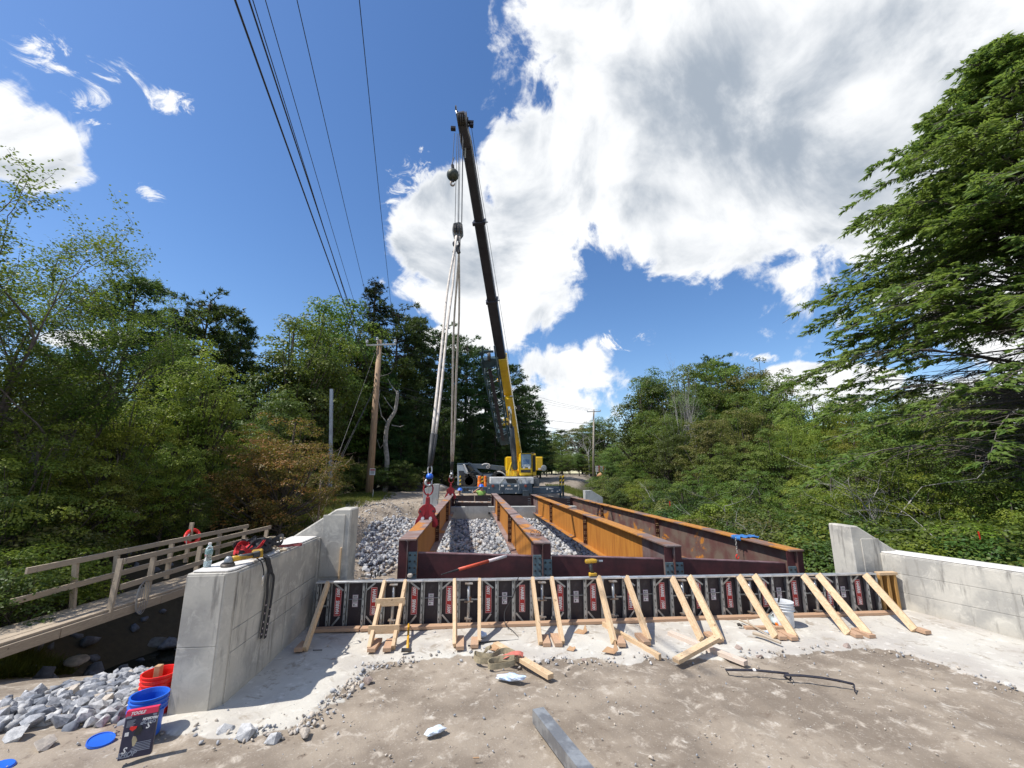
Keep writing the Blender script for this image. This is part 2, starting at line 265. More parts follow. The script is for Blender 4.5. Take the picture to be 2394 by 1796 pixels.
# ------------------------------------------------------------------ mesh builder
class MB:
    def __init__(s): s.v = []; s.f = []
    def add(s, vs, fs):
        o = len(s.v); s.v += [Vector(v) for v in vs]; s.f += [tuple(i+o for i in f) for f in fs]; return s
    def box(s, lo, hi):
        x0, y0, z0 = lo; x1, y1, z1 = hi
        return s.add([(x0,y0,z0),(x1,y0,z0),(x1,y1,z0),(x0,y1,z0),(x0,y0,z1),(x1,y0,z1),(x1,y1,z1),(x0,y1,z1)],
                     [(0,3,2,1),(4,5,6,7),(0,1,5,4),(1,2,6,5),(2,3,7,6),(3,0,4,7)])
    def cb(s, c, d): return s.box([c[i]-d[i]/2 for i in range(3)], [c[i]+d[i]/2 for i in range(3)])
    def beam(s, p, q, w, h, up=(0, 0, 1), w2=None, h2=None):
        p, q = Vector(p), Vector(q); d = (q-p).normalized(); x = d.cross(Vector(up))
        if x.length < 1e-4: x = d.cross(Vector((1, 0, 0)))
        x.normalize(); y = x.cross(d).normalized(); w2 = w2 or w; h2 = h2 or h; vs = []
        for c, a, b in ((p, w, h), (q, w2, h2)):
            for i, j in ((-1,-1),(1,-1),(1,1),(-1,1)): vs.append(c+x*(a/2*i)+y*(b/2*j))
        return s.add(vs, [(3,2,1,0),(4,5,6,7),(0,1,5,4),(1,2,6,5),(2,3,7,6),(3,0,4,7)])
    def tube(s, pts, r, n=8, cap=True, closed=False):
        pts = [Vector(p) for p in pts]; m = len(pts); rr = r if hasattr(r, '__len__') else [r]*m; vs = []; prev = None
        for i, p in enumerate(pts):
            if closed: d = pts[(i+1) % m]-pts[i-1]
            else: d = pts[min(i+1, m-1)]-pts[max(i-1, 0)]
            d.normalize()
            if prev is None: x = d.orthogonal().normalized()
            else:
                x = prev-d*prev.dot(d)
                x = x.normalized() if x.length > 1e-5 else d.orthogonal().normalized()
            prev = x; y = d.cross(x)
            for k in range(n): a = 2*pi*k/n; vs.append(p+(x*cos(a)+y*sin(a))*rr[i])
        fs = []
        for i in range(m if closed else m-1):
            j = (i+1) % m
            for k in range(n): l = (k+1) % n; fs.append((i*n+k, i*n+l, j*n+l, j*n+k))
        if cap and not closed: fs += [tuple(range(n))[::-1], tuple((m-1)*n+k for k in range(n))]
        return s.add(vs, fs)
    def lathe(s, prof, c=(0, 0, 0), n=24, axis=None):
        m = len(prof); vs = []; R = Vector(axis or (0, 0, 1)).to_track_quat('Z', 'Y').to_matrix(); c = Vector(c)
        for r, z in prof:
            for k in range(n): a = 2*pi*k/n; vs.append(c+R@Vector((r*cos(a), r*sin(a), z)))
        fs = [(i*n+k, i*n+(k+1) % n, (i+1)*n+(k+1) % n, (i+1)*n+k) for i in range(m-1) for k in range(n)]
        if prof[0][0] > 1e-6: fs.append(tuple(range(n))[::-1])
        if prof[-1][0] > 1e-6: fs.append(tuple((m-1)*n+k for k in range(n)))
        return s.add(vs, fs)
    def prism(s, poly, off):
        "extrude a 3-D polygon by a vector"
        n = len(poly); off = Vector(off); vs = [Vector(p) for p in poly]; vs += [v+off for v in vs]
        return s.add(vs, [tuple(range(n))[::-1], tuple(range(n, 2*n))]+[(i, (i+1) % n, n+(i+1) % n, n+i) for i in range(n)])
    def ribbon(s, pts, w, wdir, th=.003):
        "flat strap along pts; wdir the width direction (one or per point)"
        pts = [Vector(p) for p in pts]; m = len(pts); vs = []
        for i, p in enumerate(pts):
            wd = Vector(wdir[i] if isinstance(wdir, list) else wdir).normalized(); d = (pts[min(i+1, m-1)]-pts[max(i-1, 0)]).normalized()
            n_ = d.cross(wd).normalized()
            for a, b in ((-1, -1), (1, -1), (1, 1), (-1, 1)): vs.append(p+wd*(w/2*a)+n_*(th/2*b))
        fs = [(i*4+k, i*4+(k+1) % 4, (i+1)*4+(k+1) % 4, (i+1)*4+k) for i in range(m-1) for k in range(4)]
        fs += [(3, 2, 1, 0), tuple((m-1)*4+k for k in range(4))]
        return s.add(vs, fs)
    def build(s, name, m, parent=None, bevel=0., smooth=False, loc=None, link=True):
        root = parent
        while root is not None and root.parent is not None: root = root.parent
        off = Vector(root.location) if root is not None else (Vector(loc) if loc is not None else Vector((0, 0, 0)))
        if root is not None and root.get('_local'): off = Vector((0, 0, 0))
        me = bpy.data.meshes.new(name); me.from_pydata([tuple(v-off) for v in s.v], [], s.f); me.validate()
        bm = bmesh.new(); bm.from_mesh(me); bmesh.ops.recalc_face_normals(bm, faces=bm.faces)
        if bevel:
            try: bmesh.ops.bevel(bm, geom=list(bm.edges), offset=bevel, segments=1, affect='EDGES', clamp_overlap=True)
            except Exception: pass
        bm.to_mesh(me); bm.free()
        if smooth: me.polygons.foreach_set('use_smooth', [True]*len(me.polygons))
        me.materials.append(m)
        o = bpy.data.objects.new(name, me)
        if link: COL.objects.link(o)
        if parent is not None: o.parent = parent
        elif loc is not None: o.location = loc
        return o
def tag(o, label=None, cat=None, group=None, kind=None):
    if label: o['label'] = label
    if cat: o['category'] = cat
    if group: o['group'] = group
    if kind: o['kind'] = kind
    return o
def thing(name, loc, label, cat, group=None, rz=0., local=False):
    o = bpy.data.objects.new(name, None); COL.objects.link(o); o.location = loc; o.rotation_euler = (0, 0, rz); o.empty_display_size = .1
    if local: o['_local'] = 1
    return tag(o, label, cat, group)
def kids(o, cache={}):
    return list(o.children)
def copy_tree(o, parent=None):
    c = o.copy(); COL.objects.link(c); c.parent = parent
    for ch in kids(o): copy_tree(ch, c)
    return c
def link_mesh(name, me, parent=None, loc=(0, 0, 0), rot=(0, 0, 0), sc=(1, 1, 1)):
    o = bpy.data.objects.new(name, me); COL.objects.link(o); o.parent = parent; o.location = loc; o.rotation_euler = rot; o.scale = sc; return o
def text_mesh(txt, size, m, name='lettering', shear=0., sx=1., bold=.0, ext=.0005):
    cu = bpy.data.curves.new(name, 'FONT'); cu.body = txt; cu.size = size; cu.align_x = 'CENTER'; cu.align_y = 'CENTER'; cu.offset = bold; cu.extrude = ext; cu.shear = shear; cu.resolution_u = 2
    o = bpy.data.objects.new(name, cu); COL.objects.link(o); dg = bpy.context.evaluated_depsgraph_get(); dg.update()
    me = bpy.data.meshes.new_from_object(o.evaluated_get(dg)); bpy.data.objects.remove(o); me.name = name
    if sx != 1.: me.transform(Matrix.Diagonal((sx, 1, 1, 1)))
    me.materials.clear(); me.materials.append(m); return me
def place_text(me, name, parent, center, xdir, ydir):
    "xdir reading direction, ydir the letters' up; world coordinates"
    x = Vector(xdir).normalized(); y = Vector(ydir); y = (y-x*y.dot(x)).normalized(); z = x.cross(y)
    root = parent
    while root is not None and root.parent is not None: root = root.parent
    off = Vector(root.location) if (root is not None and not root.get('_local')) else Vector((0, 0, 0))
    mt = Matrix((x, y, z)).transposed().to_4x4(); mt.translation = Vector(center)-off
    o = bpy.data.objects.new(name, me); COL.objects.link(o); o.parent = parent; o.matrix_basis = mt; return o
def mesh_np(name, V, F, m, k=4):
    "fast mesh from numpy: V (n,3), F (f,k)"
    me = bpy.data.meshes.new(name); V = np.asarray(V, np.float32); F = np.asarray(F, np.int32)
    me.vertices.add(len(V)); me.vertices.foreach_set('co', V.ravel()); me.loops.add(F.size); me.loops.foreach_set('vertex_index', F.ravel())
    me.polygons.add(len(F)); me.polygons.foreach_set('loop_start', np.arange(0, F.size, k, dtype=np.int32))
    me.update(calc_edges=True); me.materials.append(m); return me
# value noise ---------------------------------------------------------------
def vnoise(x, y, seed=0):
    xi = np.floor(x).astype(np.int64); yi = np.floor(y).astype(np.int64); xf = x-xi; yf = y-yi
    def h(a, b):
        n = (a*374761393+b*668265263+seed*1442695041) & 0x7fffffff; n = ((n ^ (n >> 13))*1274126177) & 0x7fffffff; return ((n ^ (n >> 16)) & 0xffff)/65535.
    u = xf*xf*(3-2*xf); v = yf*yf*(3-2*yf)
    return (h(xi, yi)*(1-u)+h(xi+1, yi)*u)*(1-v)+(h(xi, yi+1)*(1-u)+h(xi+1, yi+1)*u)*v
def fbm(x, y, sc, oc=4, seed=0):
    r = 0; a = .5
    for i in range(oc): r = r+a*vnoise(x*sc, y*sc, seed+i*17); sc *= 2.03; a *= .5
    return r
def ss(a, b, x): t = np.clip((x-a)/(b-a), 0, 1); return t*t*(3-2*t)
# ------------------------------------------------------------------ ground
def hz(x, y):
    x = np.asarray(x, float); y = np.asarray(y, float)
    road = np.interp(y, [22.9, 23.6, 27, 40, 60, 100, 900], [.0, .42, .5, .85, 1.35, 1.85, 1.95])
    n1 = fbm(x, y, .6, 3, 3)-.45; n2 = fbm(x, y, 3.2, 4, 5)-.45
    # crossing under the bridge
    under = np.interp(y, [6.5, 7.4, 8.2, 12.2, 13.2, 14.4, 21.6, 21.9, 22.0, 23.3, 23.4], [0, -1.6, -2.0, -2.05, -1.15, -.78, -.32, -.3, -.45, -.45, .3])
    # left of the bridge
    left = np.interp(y, [3.9, 4.4, 5.5, 7.0, 9.0, 9.8, 12.0, 13.2, 14.5, 17, 22, 28], [0., -.03, -.28, -.72, -1.5, -2.0, -2.05, -1.1, -.5, .1, .55, .62])
    right = np.interp(y, [4.0, 6.5, 9, 14, 20, 26, 40], [-.4, -.8, -1.9, -1.9, -1.6, -.6, .3])
    near = np.zeros_like(x)
    f_v = ss(6.45, 6.5, y)
    mid = near*(1-f_v)+under*f_v
    fl = ss(-2.45, -2.75, x)*(y < 6.9)+(y >= 6.9)*ss(-2.3, -4.6, x)
    z = mid*(1-fl)+left*fl
    wr = 6.2+np.clip((5.3-y)*.5, 0, 2.5)*(y < 6.5)
    fr = ss(.35, 1.6, x-wr)
    z = z*(1-fr)+right*fr
    far = ss(23.1, 23.6, y)
    wd_ = np.clip(y-35, 0, 60)*.3; corr = np.maximum(ss(-7.5, -12, x), ss(6.5, 10, x-wd_))
    zf = road*(1-corr)+(road-.9+n1*.8)*corr
    z = z*(1-far)+zf*far
    # woodland floor on the left bank
    wl = ss(-5.5, -9, x)*ss(9, 13, y)*(1-far); z = z*(1-wl)+(.1+n1*.5)*wl
    lb = ss(-6.6, -8.5, x)*ss(12.5, 8.5, y)*(1-ss(-1, 3, -y)); z = z*(1-lb)+np.minimum(z, 0)*0*lb+(-.75+.25*n1)*lb*1.
    z = z+n2*.035+n1*.04+(ss(12.8, 15, y))*(n2*.16+n1*.14)*(1-ss(-6, -3, x)*ss(8, 5, x)*ss(22.5, 24, y)*.6)
    return z
SLAB_PX = [(250, 1700), (400, 1712), (560, 1722), (700, 1706), (790, 1640), (850, 1580), (870, 1556), (960, 1544), (1080, 1530), (1250, 1543), (1400, 1546), (1560, 1540), (1640, 1536), (1770, 1530),
           (1880, 1522), (1990, 1512), (2080, 1526), (2200, 1556), (2330, 1600), (2460, 1660)]
SLAB = np.array([[p.x, p.y] for p in (UZ(a, b, 0) for a, b in SLAB_PX)])
def slabmask(x, y):
    "signed distance-like: positive on the concrete side"
    best = np.full(x.shape, 1e9); 
    for i in range(len(SLAB)-1):
        a, b = SLAB[i], SLAB[i+1]; d = b-a; t = np.clip(((x-a[0])*d[0]+(y-a[1])*d[1])/(d@d), 0, 1)
        ex = x-(a[0]+t*d[0]); ey = y-(a[1]+t*d[1]); dist = np.hypot(ex, ey); sg = np.sign(d[0]*(y-a[1])-d[1]*(x-a[0]))
        m = dist < np.abs(best); best = np.where(m, dist*sg, best)
    return best
def lines(*seg):
    r = []
    for a, b, st in seg: r += list(np.arange(a, b-1e-6, st))
    return np.array(r+[seg[-1][1]])
gx = lines((-600, -60, 45), (-60, -16, 2), (-16, -6, .3), (-6, 7.5, .045), (7.5, 14, .3), (14, 60, 2), (60, 600, 45))
gy = lines((-60, 0, 6), (0, 2.4, .2), (2.4, 6.6, .04), (6.6, 24, .12), (24, 40, .4), (40, 110, 2), (110, 900, 60))
GX, GY = np.meshgrid(gx, gy); GZ = hz(GX, GY)
sm = slabmask(GX, GY)+(fbm(GX, GY, 3., 4, 11)-.45)*.45
sm = np.where((GY < 6.6) & (GX > -2.7), sm, -1); sm = np.where(GX > 6.9+np.clip(5.5-GY, 0, 3)*.6, -1, sm)
GZ = GZ+.028*ss(-.02, .03, sm)-.02*ss(.35, -.1, sm)*(GY < 6.6)*fbm(GX, GY, 9, 3, 2)
GZ = GZ+(.012*(fbm(GX, GY, 14, 4, 8)-.4))*(1-ss(0, .1, sm))*(GY < 8)
for k_, (xa, sl) in enumerate(((-.3, .32), (1.35, .34), (2.6, -.15), (4.4, -.12))):
    dd_ = np.abs(GX-(xa+sl*(GY-2.4)+.08*np.sin(GY*1.7+k_))); tread = .5+.5*np.sin(GY*38+GX*14*(-1)**k_)
    GZ = GZ+(-.016*np.exp(-(dd_/.13)**2)*(.7+.6*tread)+.009*np.exp(-((dd_-.22)/.06)**2))*(1-ss(-.15, .05, sm))*(GY < 5.2)*(GY > 1)*fbm(GX, GY, 1.3, 3, 21)*1.6
nxg, nyg = len(gx), len(gy); idx = np.arange(nxg*nyg).reshape(nyg, nxg)
Fg = np.stack([idx[:-1, :-1], idx[:-1, 1:], idx[1:, 1:], idx[1:, :-1]], -1).reshape(-1, 4)
m, t, b = bsdf('ground_dirt')
pos = nd(t, 'ShaderNodeNewGeometry').outputs['Position']
aS = nd(t, 'ShaderNodeAttribute', attribute_name='slab').outputs['Fac']; aG = nd(t, 'ShaderNodeAttribute', attribute_name='green').outputs['Fac']; aW = nd(t, 'ShaderNodeAttribute', attribute_name='wet').outputs['Fac']
n_a = noise(t, pos, 1.1, 6, .6); n_b = noise(t, pos, 9, 6, .65, .3); n_c = noise(t, pos, 55, 4, .6); n_d = noise(t, pos, 4.5, 9, .72, .8)
dirt = mixc(t, sstep(t, n_a, .36, .62), (.295, .245, .19), (.178, .143, .109)); dirt = mixc(t, mth(t, 'MULTIPLY', sstep(t, n_d, .5, .66), sstep(t, n_b, .42, .6)), dirt, (.43, .375, .31))
dirt = mixc(t, sstep(t, n_b, .60, .74), dirt, (.50, .46, .40)); dirt = mixc(t, sstep(t, n_b, .42, .28), dirt, (.15, .115, .085)); dirt = mixc(t, mth(t, 'MULTIPLY', sstep(t, n_c, .58, .72), .5), dirt, (.45, .41, .36))
conc = mixc(t, sstep(t, n_a, .4, .62), (.50, .475, .42), (.40, .37, .33)); conc = mixc(t, sstep(t, n_d, .53, .66), conc, (.30, .26, .21)); conc = mixc(t, mth(t, 'MULTIPLY', sstep(t, n_b, .54, .70), .6), conc, (.66, .63, .58)); conc = mixc(t, mth(t, 'MULTIPLY', sstep(t, n_c, .62, .72), .4), conc, (.33, .30, .26))
ms = sstep(t, mth(t, 'ADD', aS, mth(t, 'MULTIPLY', mth(t, 'SUBTRACT', n_b, .5), .5)), .38, .56)
c = mixc(t, ms, dirt, conc)
c = mixc(t, aG, c, mixc(t, sstep(t, n_b, .4, .6), (.045, .05, .02), (.075, .06, .035)))
c = mixc(t, aW, c, mixc(t, n_b, (.03, .026, .015), (.09, .07, .04)))
t.links.new(c, b.inputs['Base Color']); b.inputs['Roughness'].default_value = .93
bump(t, b, mth(t, 'ADD', mth(t, 'MULTIPLY', n_c, .5), n_b), .6, .012)
me = mesh_np('ground', np.stack([GX, GY, GZ], -1).reshape(-1, 3), Fg, m)
me.polygons.foreach_set('use_smooth', [True]*len(me.polygons))
def attr(me, name, a): at = me.attributes.new(name, 'FLOAT', 'POINT'); at.data.foreach_set('value', a.ravel().astype(np.float32))
attr(me, 'slab', ss(-.06, .07, sm))
gr = np.maximum(ss(-5.2, -7.2, GX+ (fbm(GX, GY, .5, 3, 9)-.45)*3)*ss(9, 14, GY), ss(7.2, 8.6, GX))
gr = np.maximum(gr, ss(-8, -9.5, GX)); gr = np.maximum(gr, ss(6.4, 7.2, GX)*(GY > 3)); gr = np.where((GY > 24) & (GX > -6-(GY-24)*.03) & (GX < 8+np.clip(GY-35, 0, 60)*.3) & (GY < 99), 0, gr)
attr(me, 'green', gr); attr(me, 'wet', np.maximum(ss(-1.25, -1.65, GZ)*ss(6.4, 7, GY), ss(-2.6, -3, GX)*ss(8.6, 9.4, GY)*ss(13.6, 12.8, GY)))
ground = tag(link_mesh('ground', me), kind='structure')
# stream
m, t, b = bsdf('stream_water'); b.inputs['Base Color'].default_value = (.012, .014, .010, 1); b.inputs['Roughness'].default_value = .06
b.inputs['IOR'].default_value = 1.33; pos = nd(t, 'ShaderNodeNewGeometry').outputs['Position']; bump(t, b, noise(t, pos, 5, 4), .35, .03)
w = MB(); w.add([(-40, 7.5, -1.75), (30, 7.5, -1.75), (30, 14.2, -1.75), (-40, 14.2, -1.75)], [(0, 1, 2, 3)])
tag(w.build('stream', m), kind='structure')
# far paved road strip beyond the site
w = MB(); rz_ = float(hz(np.array([4.]), np.array([95.]))[0])
w.box((-4, 92, rz_-.3), (45, 97, rz_+.05)); tag(w.build('road', M('asphalt', (.22, .22, .23), (.18, .18, .19), 4, .9)), kind='structure')
# ------------------------------------------------------------------ rocks
def rock_mesh(seed, flat=.7, n=15, mat=None):
    r = np.random.default_rng(seed); p = r.normal(size=(n, 3)); p /= np.linalg.norm(p, axis=1)[:, None]; p *= r.uniform(.8, 1.1, (n, 1)); p *= np.array([1, r.uniform(.65, .9), flat*r.uniform(.75, 1.1)])*.5
    bm = bmesh.new(); [bm.verts.new(q) for q in p]; res = bmesh.ops.convex_hull(bm, input=bm.verts)
    bmesh.ops.delete(bm, geom=[g for g in res['geom_interior'] if isinstance(g, bmesh.types.BMVert)], context='VERTS')
    me = bpy.data.meshes.new('stone'); bm.to_mesh(me); bm.free(); me.materials.append(mat or ROCKS[0]); return me
RM = [rock_mesh(i, mat=ROCKS[[0, 1, 2, 0, 1, 3, 2, 0, 0, 1][i % 10]]) for i in range(20)]
RM_np = []
for me_ in RM:
    V = np.zeros(len(me_.vertices)*3); me_.vertices.foreach_get('co', V); RM_np.append((V.reshape(-1, 3), np.array([tuple(p.vertices) for p in me_.polygons])))
def rand_rot(n):
    q = rng.normal(size=(n, 4)); q /= np.linalg.norm(q, axis=1)[:, None]; w_, x, y, z = q.T
    return np.stack([1-2*(y*y+z*z), 2*(x*y-z*w_), 2*(x*z+y*w_), 2*(x*y+z*w_), 1-2*(x*x+z*z), 2*(y*z-x*w_), 2*(x*z-y*w_), 2*(y*z+x*w_), 1-2*(x*x+y*y)], -1).reshape(n, 3, 3)
def stone_field(name, pts, sizes, keep, parent, part, key, kinds=None):
    "largest-looking `keep` stones as parts, the rest one stuff part"
    order = np.argsort(-key); ks = set(order[:keep].tolist()); R = rand_rot(len(pts)); bulk = {}
    for i, (p, s_) in enumerate(zip(pts, sizes)):
        k = rng.integers(len(RM)) if kinds is None else kinds[rng.integers(len(kinds))]
        if i in ks:
            o = bpy.data.objects.new(part, RM[k]); COL.objects.link(o); o.parent = parent; o.location = p; o.scale = (s_,)*3
            o.rotation_euler = (rng.uniform(-.5, .5), rng.uniform(-.5, .5), rng.uniform(0, 6.28))
        else: bulk.setdefault(k, []).append((p, s_, i))
    Vs = []; Fs = []; Ms = []; off = 0; slots = {m_.name: j for j, m_ in enumerate(ROCKS)}
    for k, L in bulk.items():
        V0, F0 = RM_np[k]
        for p, s_, i in L: Vs.append(V0@R[i].T*s_+p); Fs.append(F0+off); Ms += [slots[RM[k].materials[0].name]]*len(F0); off += len(V0)
    if Vs:
        me = mesh_np(part+'_fill', np.concatenate(Vs), np.concatenate(Fs), ROCKS[0], 3)
        for m_ in ROCKS[1:]: me.materials.append(m_)
        me.polygons.foreach_set('material_index', Ms); o = link_mesh(part+'_fill', me, parent); o['kind'] = 'stuff'
def scatter(poly, step, jit):
    poly = np.array(poly); x0, y0 = poly.min(0); x1, y1 = poly.max(0)
    X, Y = np.meshgrid(np.arange(x0, x1, step), np.arange(y0, y1, step)); P = np.stack([X.ravel(), Y.ravel()], -1)+rng.uniform(-jit, jit, (X.size, 2))
    ins = np.zeros(len(P), bool); j = len(poly)-1
    for i in range(len(poly)):
        a, b_ = poly[i], poly[j]; c_ = ((a[1] > P[:, 1]) != (b_[1] > P[:, 1])) & (P[:, 0] < (b_[0]-a[0])*(P[:, 1]-a[1])/(b_[1]-a[1]+1e-12)+a[0]); ins ^= c_; j = i
    return P[ins]
def field(name, poly, step, smin, smax, keep, part='stone', lift=.2, kinds=None):
    P = scatter(poly, step, step*.45); P = P+0; s_ = rng.uniform(smin, smax, len(P))**1.; z = hz(P[:, 0], P[:, 1])+s_*lift
    root = bpy.data.objects.new(name, None); COL.objects.link(root); root['kind'] = 'structure'
    pts = np.column_stack([P, z]); stone_field(name, pts, s_, keep, root, part, s_/np.hypot(P[:, 0], P[:, 1]), kinds)
    # a second, sunken layer closes the gaps
    P2 = scatter(poly, step*1.1, step*.5); s2 = rng.uniform(smin, smax, len(P2)); pts2 = np.column_stack([P2, hz(P2[:, 0], P2[:, 1])-s2*.05])
    stone_field(name, pts2, s2, 0, root, 'stone_bed', s2, kinds)
field('riprap_bank', [(-2.6, 4.6), (-2.9, 4.25), (-3.9, 4.2), (-4.4, 4.3), (-4.6, 5.0), (-4.55, 6.2), (-5.1, 8.9), (-3.0, 8.9), (-2.6, 7.4)], .105, .09, .20, 300)
field('riprap_slope', [(-1.8, 14.6), (.2, 14.4), (3.5, 14.0), (6.2, 14.0), (6.2, 21.8), (-2.4, 21.8), (-3.3, 21), (-4.0, 18.0), (-3.7, 14.9), (-3., 13.4)], .15, .13, .27, 300)
# stream boulders and bank stones
for i, (px, py, z, s_, lab) in enumerate([(392, 1462, -1.72, .95, 'largest dark boulder standing in the stream beside the wall end'), (362, 1507, -1.7, .5, 'dark wet boulder at the stream edge above the riprap'),
        (395, 1507, -1.65, .36, 'small grey boulder at the stream edge next to the wall'), (225, 1392, -1.6, 1.0, 'broad flat boulder in the stream seen through the footbridge railing'),
        (262, 1478, -1.7, .5, 'grey boulder under the footbridge'), (180, 1545, -1.15, .3, 'tan stone on the dirt bank under the footbridge'),
        (752, 1230, None, .35, 'pale boulder on the dirt bank behind the left wall'), (1028, 1108, None, 1.5, 'mossy boulder at the wood edge beside the far clamp')]):
    if z is None: p = UY(px, py, 15 if i == 6 else 34); z = float(hz(p.x, p.y))+.05; p.z = z
    else: p = UZ(px, py, z)
    r_ = np.random.default_rng(50+i); V = []; bm = bmesh.new(); bmesh.ops.create_icosphere(bm, subdivisions=3, radius=.5)
    ph = r_.uniform(0, 6, 6)
    for v in bm.verts: k = 1+.16*sin(v.co.x*5+ph[0])*cos(v.co.y*6+ph[1])+.1*sin(v.co.z*9+ph[2]+v.co.x*4); v.co = v.co*k; v.co.z *= .55
    me = bpy.data.meshes.new('boulder'); bm.to_mesh(me); bm.free(); me.materials.append(BOULD if i in (0, 1, 3, 4) else ROCKS[3] if i > 4 else ROCKS[2])
    me.polygons.foreach_set('use_smooth', [True]*len(me.polygons))
    tag(link_mesh('boulder', me, None, p, (0, 0, i), (s_,)*3), lab, 'boulder')
# loose rubble along the slab edge: big ones things, fine ones stuff
loose = [(778, 1540, .13, 'lone dark rock on the grey slab between the wall and the wood braces'), (530, 1700, .2, 'pale angular rock on the dust ridge in front of the left wall'), (575, 1708, .24, 'largest pale rock on the dust ridge in front of the left wall'),
         (640, 1722, .16, 'flat stone at the dirt edge right of the two pale rocks'), (712, 1708, .18, 'stone at the right end of the dust ridge'), (860, 1586, .14, 'flat reddish stone by the slab corner'), (1279, 1540, .10, 'pale rock left of the crumpled slab edge stones'),
         (1262, 1542, .07, 'small rock beside the pale rock on the slab edge'), (1330, 1541, .1, 'grey rock on the slab edge below the cardboard scrap'), (1366, 1540, .08, 'pinkish rock on the slab edge'), (1243, 1543, .07, 'small tan rock next to the sling'),
         (1727, 1512, .16, 'dark reddish rock right of the crossed boards'), (1775, 1528, .11, 'flat rock in the dirt below the dark sticks'), (1980, 1510, .16, 'flat reddish stone at the slab edge under the rightmost braces'), (1930, 1500, .08, 'small stone on the slab edge right of the bucket'),
         (2280, 1538, .14, 'black chip of debris on the pale ground by the right wall'), (106, 1738, .2, 'rock on the dirt at the lower edge of the riprap'), (45, 1715, .22, 'white rock at the lower left edge of the riprap')]
for i, (px, py, s_, lab) in enumerate(loose):
    me = rock_mesh(300+i, .7, 18, BLACKR if 'black chip' in lab else (ROCKD if ('red' in lab or 'pink' in lab or 'dark' in lab) else ROCKS[1] if 'pale' in lab or 'white' in lab else ROCKS[3]))
    p = UZ(px, py, .03); s_ *= .8; tag(link_mesh('loose_rock', me, None, (p.x, p.y, float(hz(p.x, p.y))+s_*(.1 if 'chip' in lab else .14)), (.2, .1, i*1.3), (s_, s_, s_*(.4 if 'chip' in lab else 1))), lab, 'rock')
field('stream_bed_stones', [(-2.8, 8.2), (-5, 8.4), (-8, 7.6), (-9.5, 8.2), (-9.5, 12.8), (-4, 13.4), (6, 13.6), (6, 12.6), (-2.2, 12.2)], .7, .12, .45, 0, kinds=[2, 6, 12, 16])
pe = []; se = []
edge = [UZ(a, b, 0) for a, b in SLAB_PX]
for i in range(len(edge)-1):
    L = (edge[i+1]-edge[i]).length; dens_ = 130 if 2 <= i <= 6 else 38
    for k in range(int(L*dens_)):
        q = edge[i].lerp(edge[i+1], random.random()); sd_ = abs(random.gauss(0, .09 if 2 <= i <= 7 else .12)); q = q+Vector((random.uniform(-.5, .5)*sd_*2, -sd_*random.uniform(-.5, 1), 0))
        pe.append((q.x, q.y, float(hz(q.x, q.y))+.012)); se.append(random.uniform(.012, .05)*(1.5 if random.random() < .12 and 3 <= i <= 6 else 1))
for k in range(2600):
    x = random.uniform(-4.2, 7); y = random.uniform(2.3, 6.2); s_ = min(.05, .006+random.expovariate(1/.006))
    if x < -2.5 and y > 4.1: continue
    pe.append((x, y, float(0)+.006)); se.append(s_)
for k in range(1500):     # gravel on the far road and on the left bank
    x = random.uniform(-6.5, -2.5); y = random.uniform(12.8, 24); pe.append((x, y, float(hz(x, y))+.02)); se.append(random.uniform(.03, .16)*(1 if random.random() < .3 else .6))
pe = np.array(pe); se = np.array(se); 
nb = pe[:, 1] < 7
pe[nb, 2] = hz(pe[nb, 0], pe[nb, 1])+se[nb]*.25+np.where(slabmask(pe[nb, 0], pe[nb, 1]) > 0, .022, -.004)
gv_root = bpy.data.objects.new('gravel', None)
stone_holder = thing('gravel', (0, 0, 0), None, None); stone_holder['kind'] = 'stuff'
bpy.data.objects.remove(gv_root)
stone_field('gravel', pe, se, 0, stone_holder, 'pebble', se, [5, 15, 1, 5, 15, 3, 11])
g_ = [o for o in stone_holder.children][0]; g_.parent = None; g_.name = 'gravel_scatter'; bpy.data.objects.remove(stone_holder)
# ------------------------------------------------------------------ concrete wing walls
def panel_wall(root, p0, p1, ztop, zbot, rows, cuts, nrm, th=.012):
    "cast panels proud of the wall core; p0->p1 plan line, rows heights, cuts per row as fractions"
    p0, p1 = Vector(p0), Vector(p1); n = Vector(nrm).normalized(); d = p1-p0
    zs = [ztop]+rows+[zbot]
    for i in range(len(zs)-1):
        cs = [0.]+cuts[i]+[1.]
        for a, b_ in zip(cs[:-1], cs[1:]):
            A = p0+d*a+d.normalized()*(.002 if a else 0); B = p0+d*b_-d.normalized()*(.002 if b_ < 1 else 0); mb = MB(); hi = zs[i]-(.002 if i else .018); lo = zs[i+1]+.002; e = th+.002*((i*3+int(a*10)) % 3-1)
            mb.prism([A.to_3d().xyz.to_tuple()[:2]+(lo,), B.to_tuple()[:2]+(lo,), B.to_tuple()[:2]+(hi,), A.to_tuple()[:2]+(hi,)], n*e); mb.build('concrete_panel', CONC, root, .003)
lw = thing('left_wall', (-2.33, 5.4, 0), 'tall pale concrete wing wall on the left carrying the bottle, grinder and harness', 'concrete wall'); lw.name = 'concrete_wing_wall'
mb = MB(); mb.prism([(-2.53, 4.32, -.4), (-2.20, 4.32, -.4), (-2.145, 4.40, -.4), (-2.145, 6.5, -.4), (-2.53, 6.5, -.4)], (0, 0, .4+1.118)); mb.build('wall_core', CONC, lw, .006)
mb = MB(); mb.prism([(-2.505, 4.345, 1.12), (-2.20, 4.345, 1.12), (-2.165, 4.41, 1.12), (-2.165, 6.5, 1.12), (-2.505, 6.5, 1.12)], (0, 0, .018)); mb.build('wall_cap', M('cap_concrete', (.62, .60, .57), (.52, .50, .47), 5, .9, bmp=.3), lw, .008)
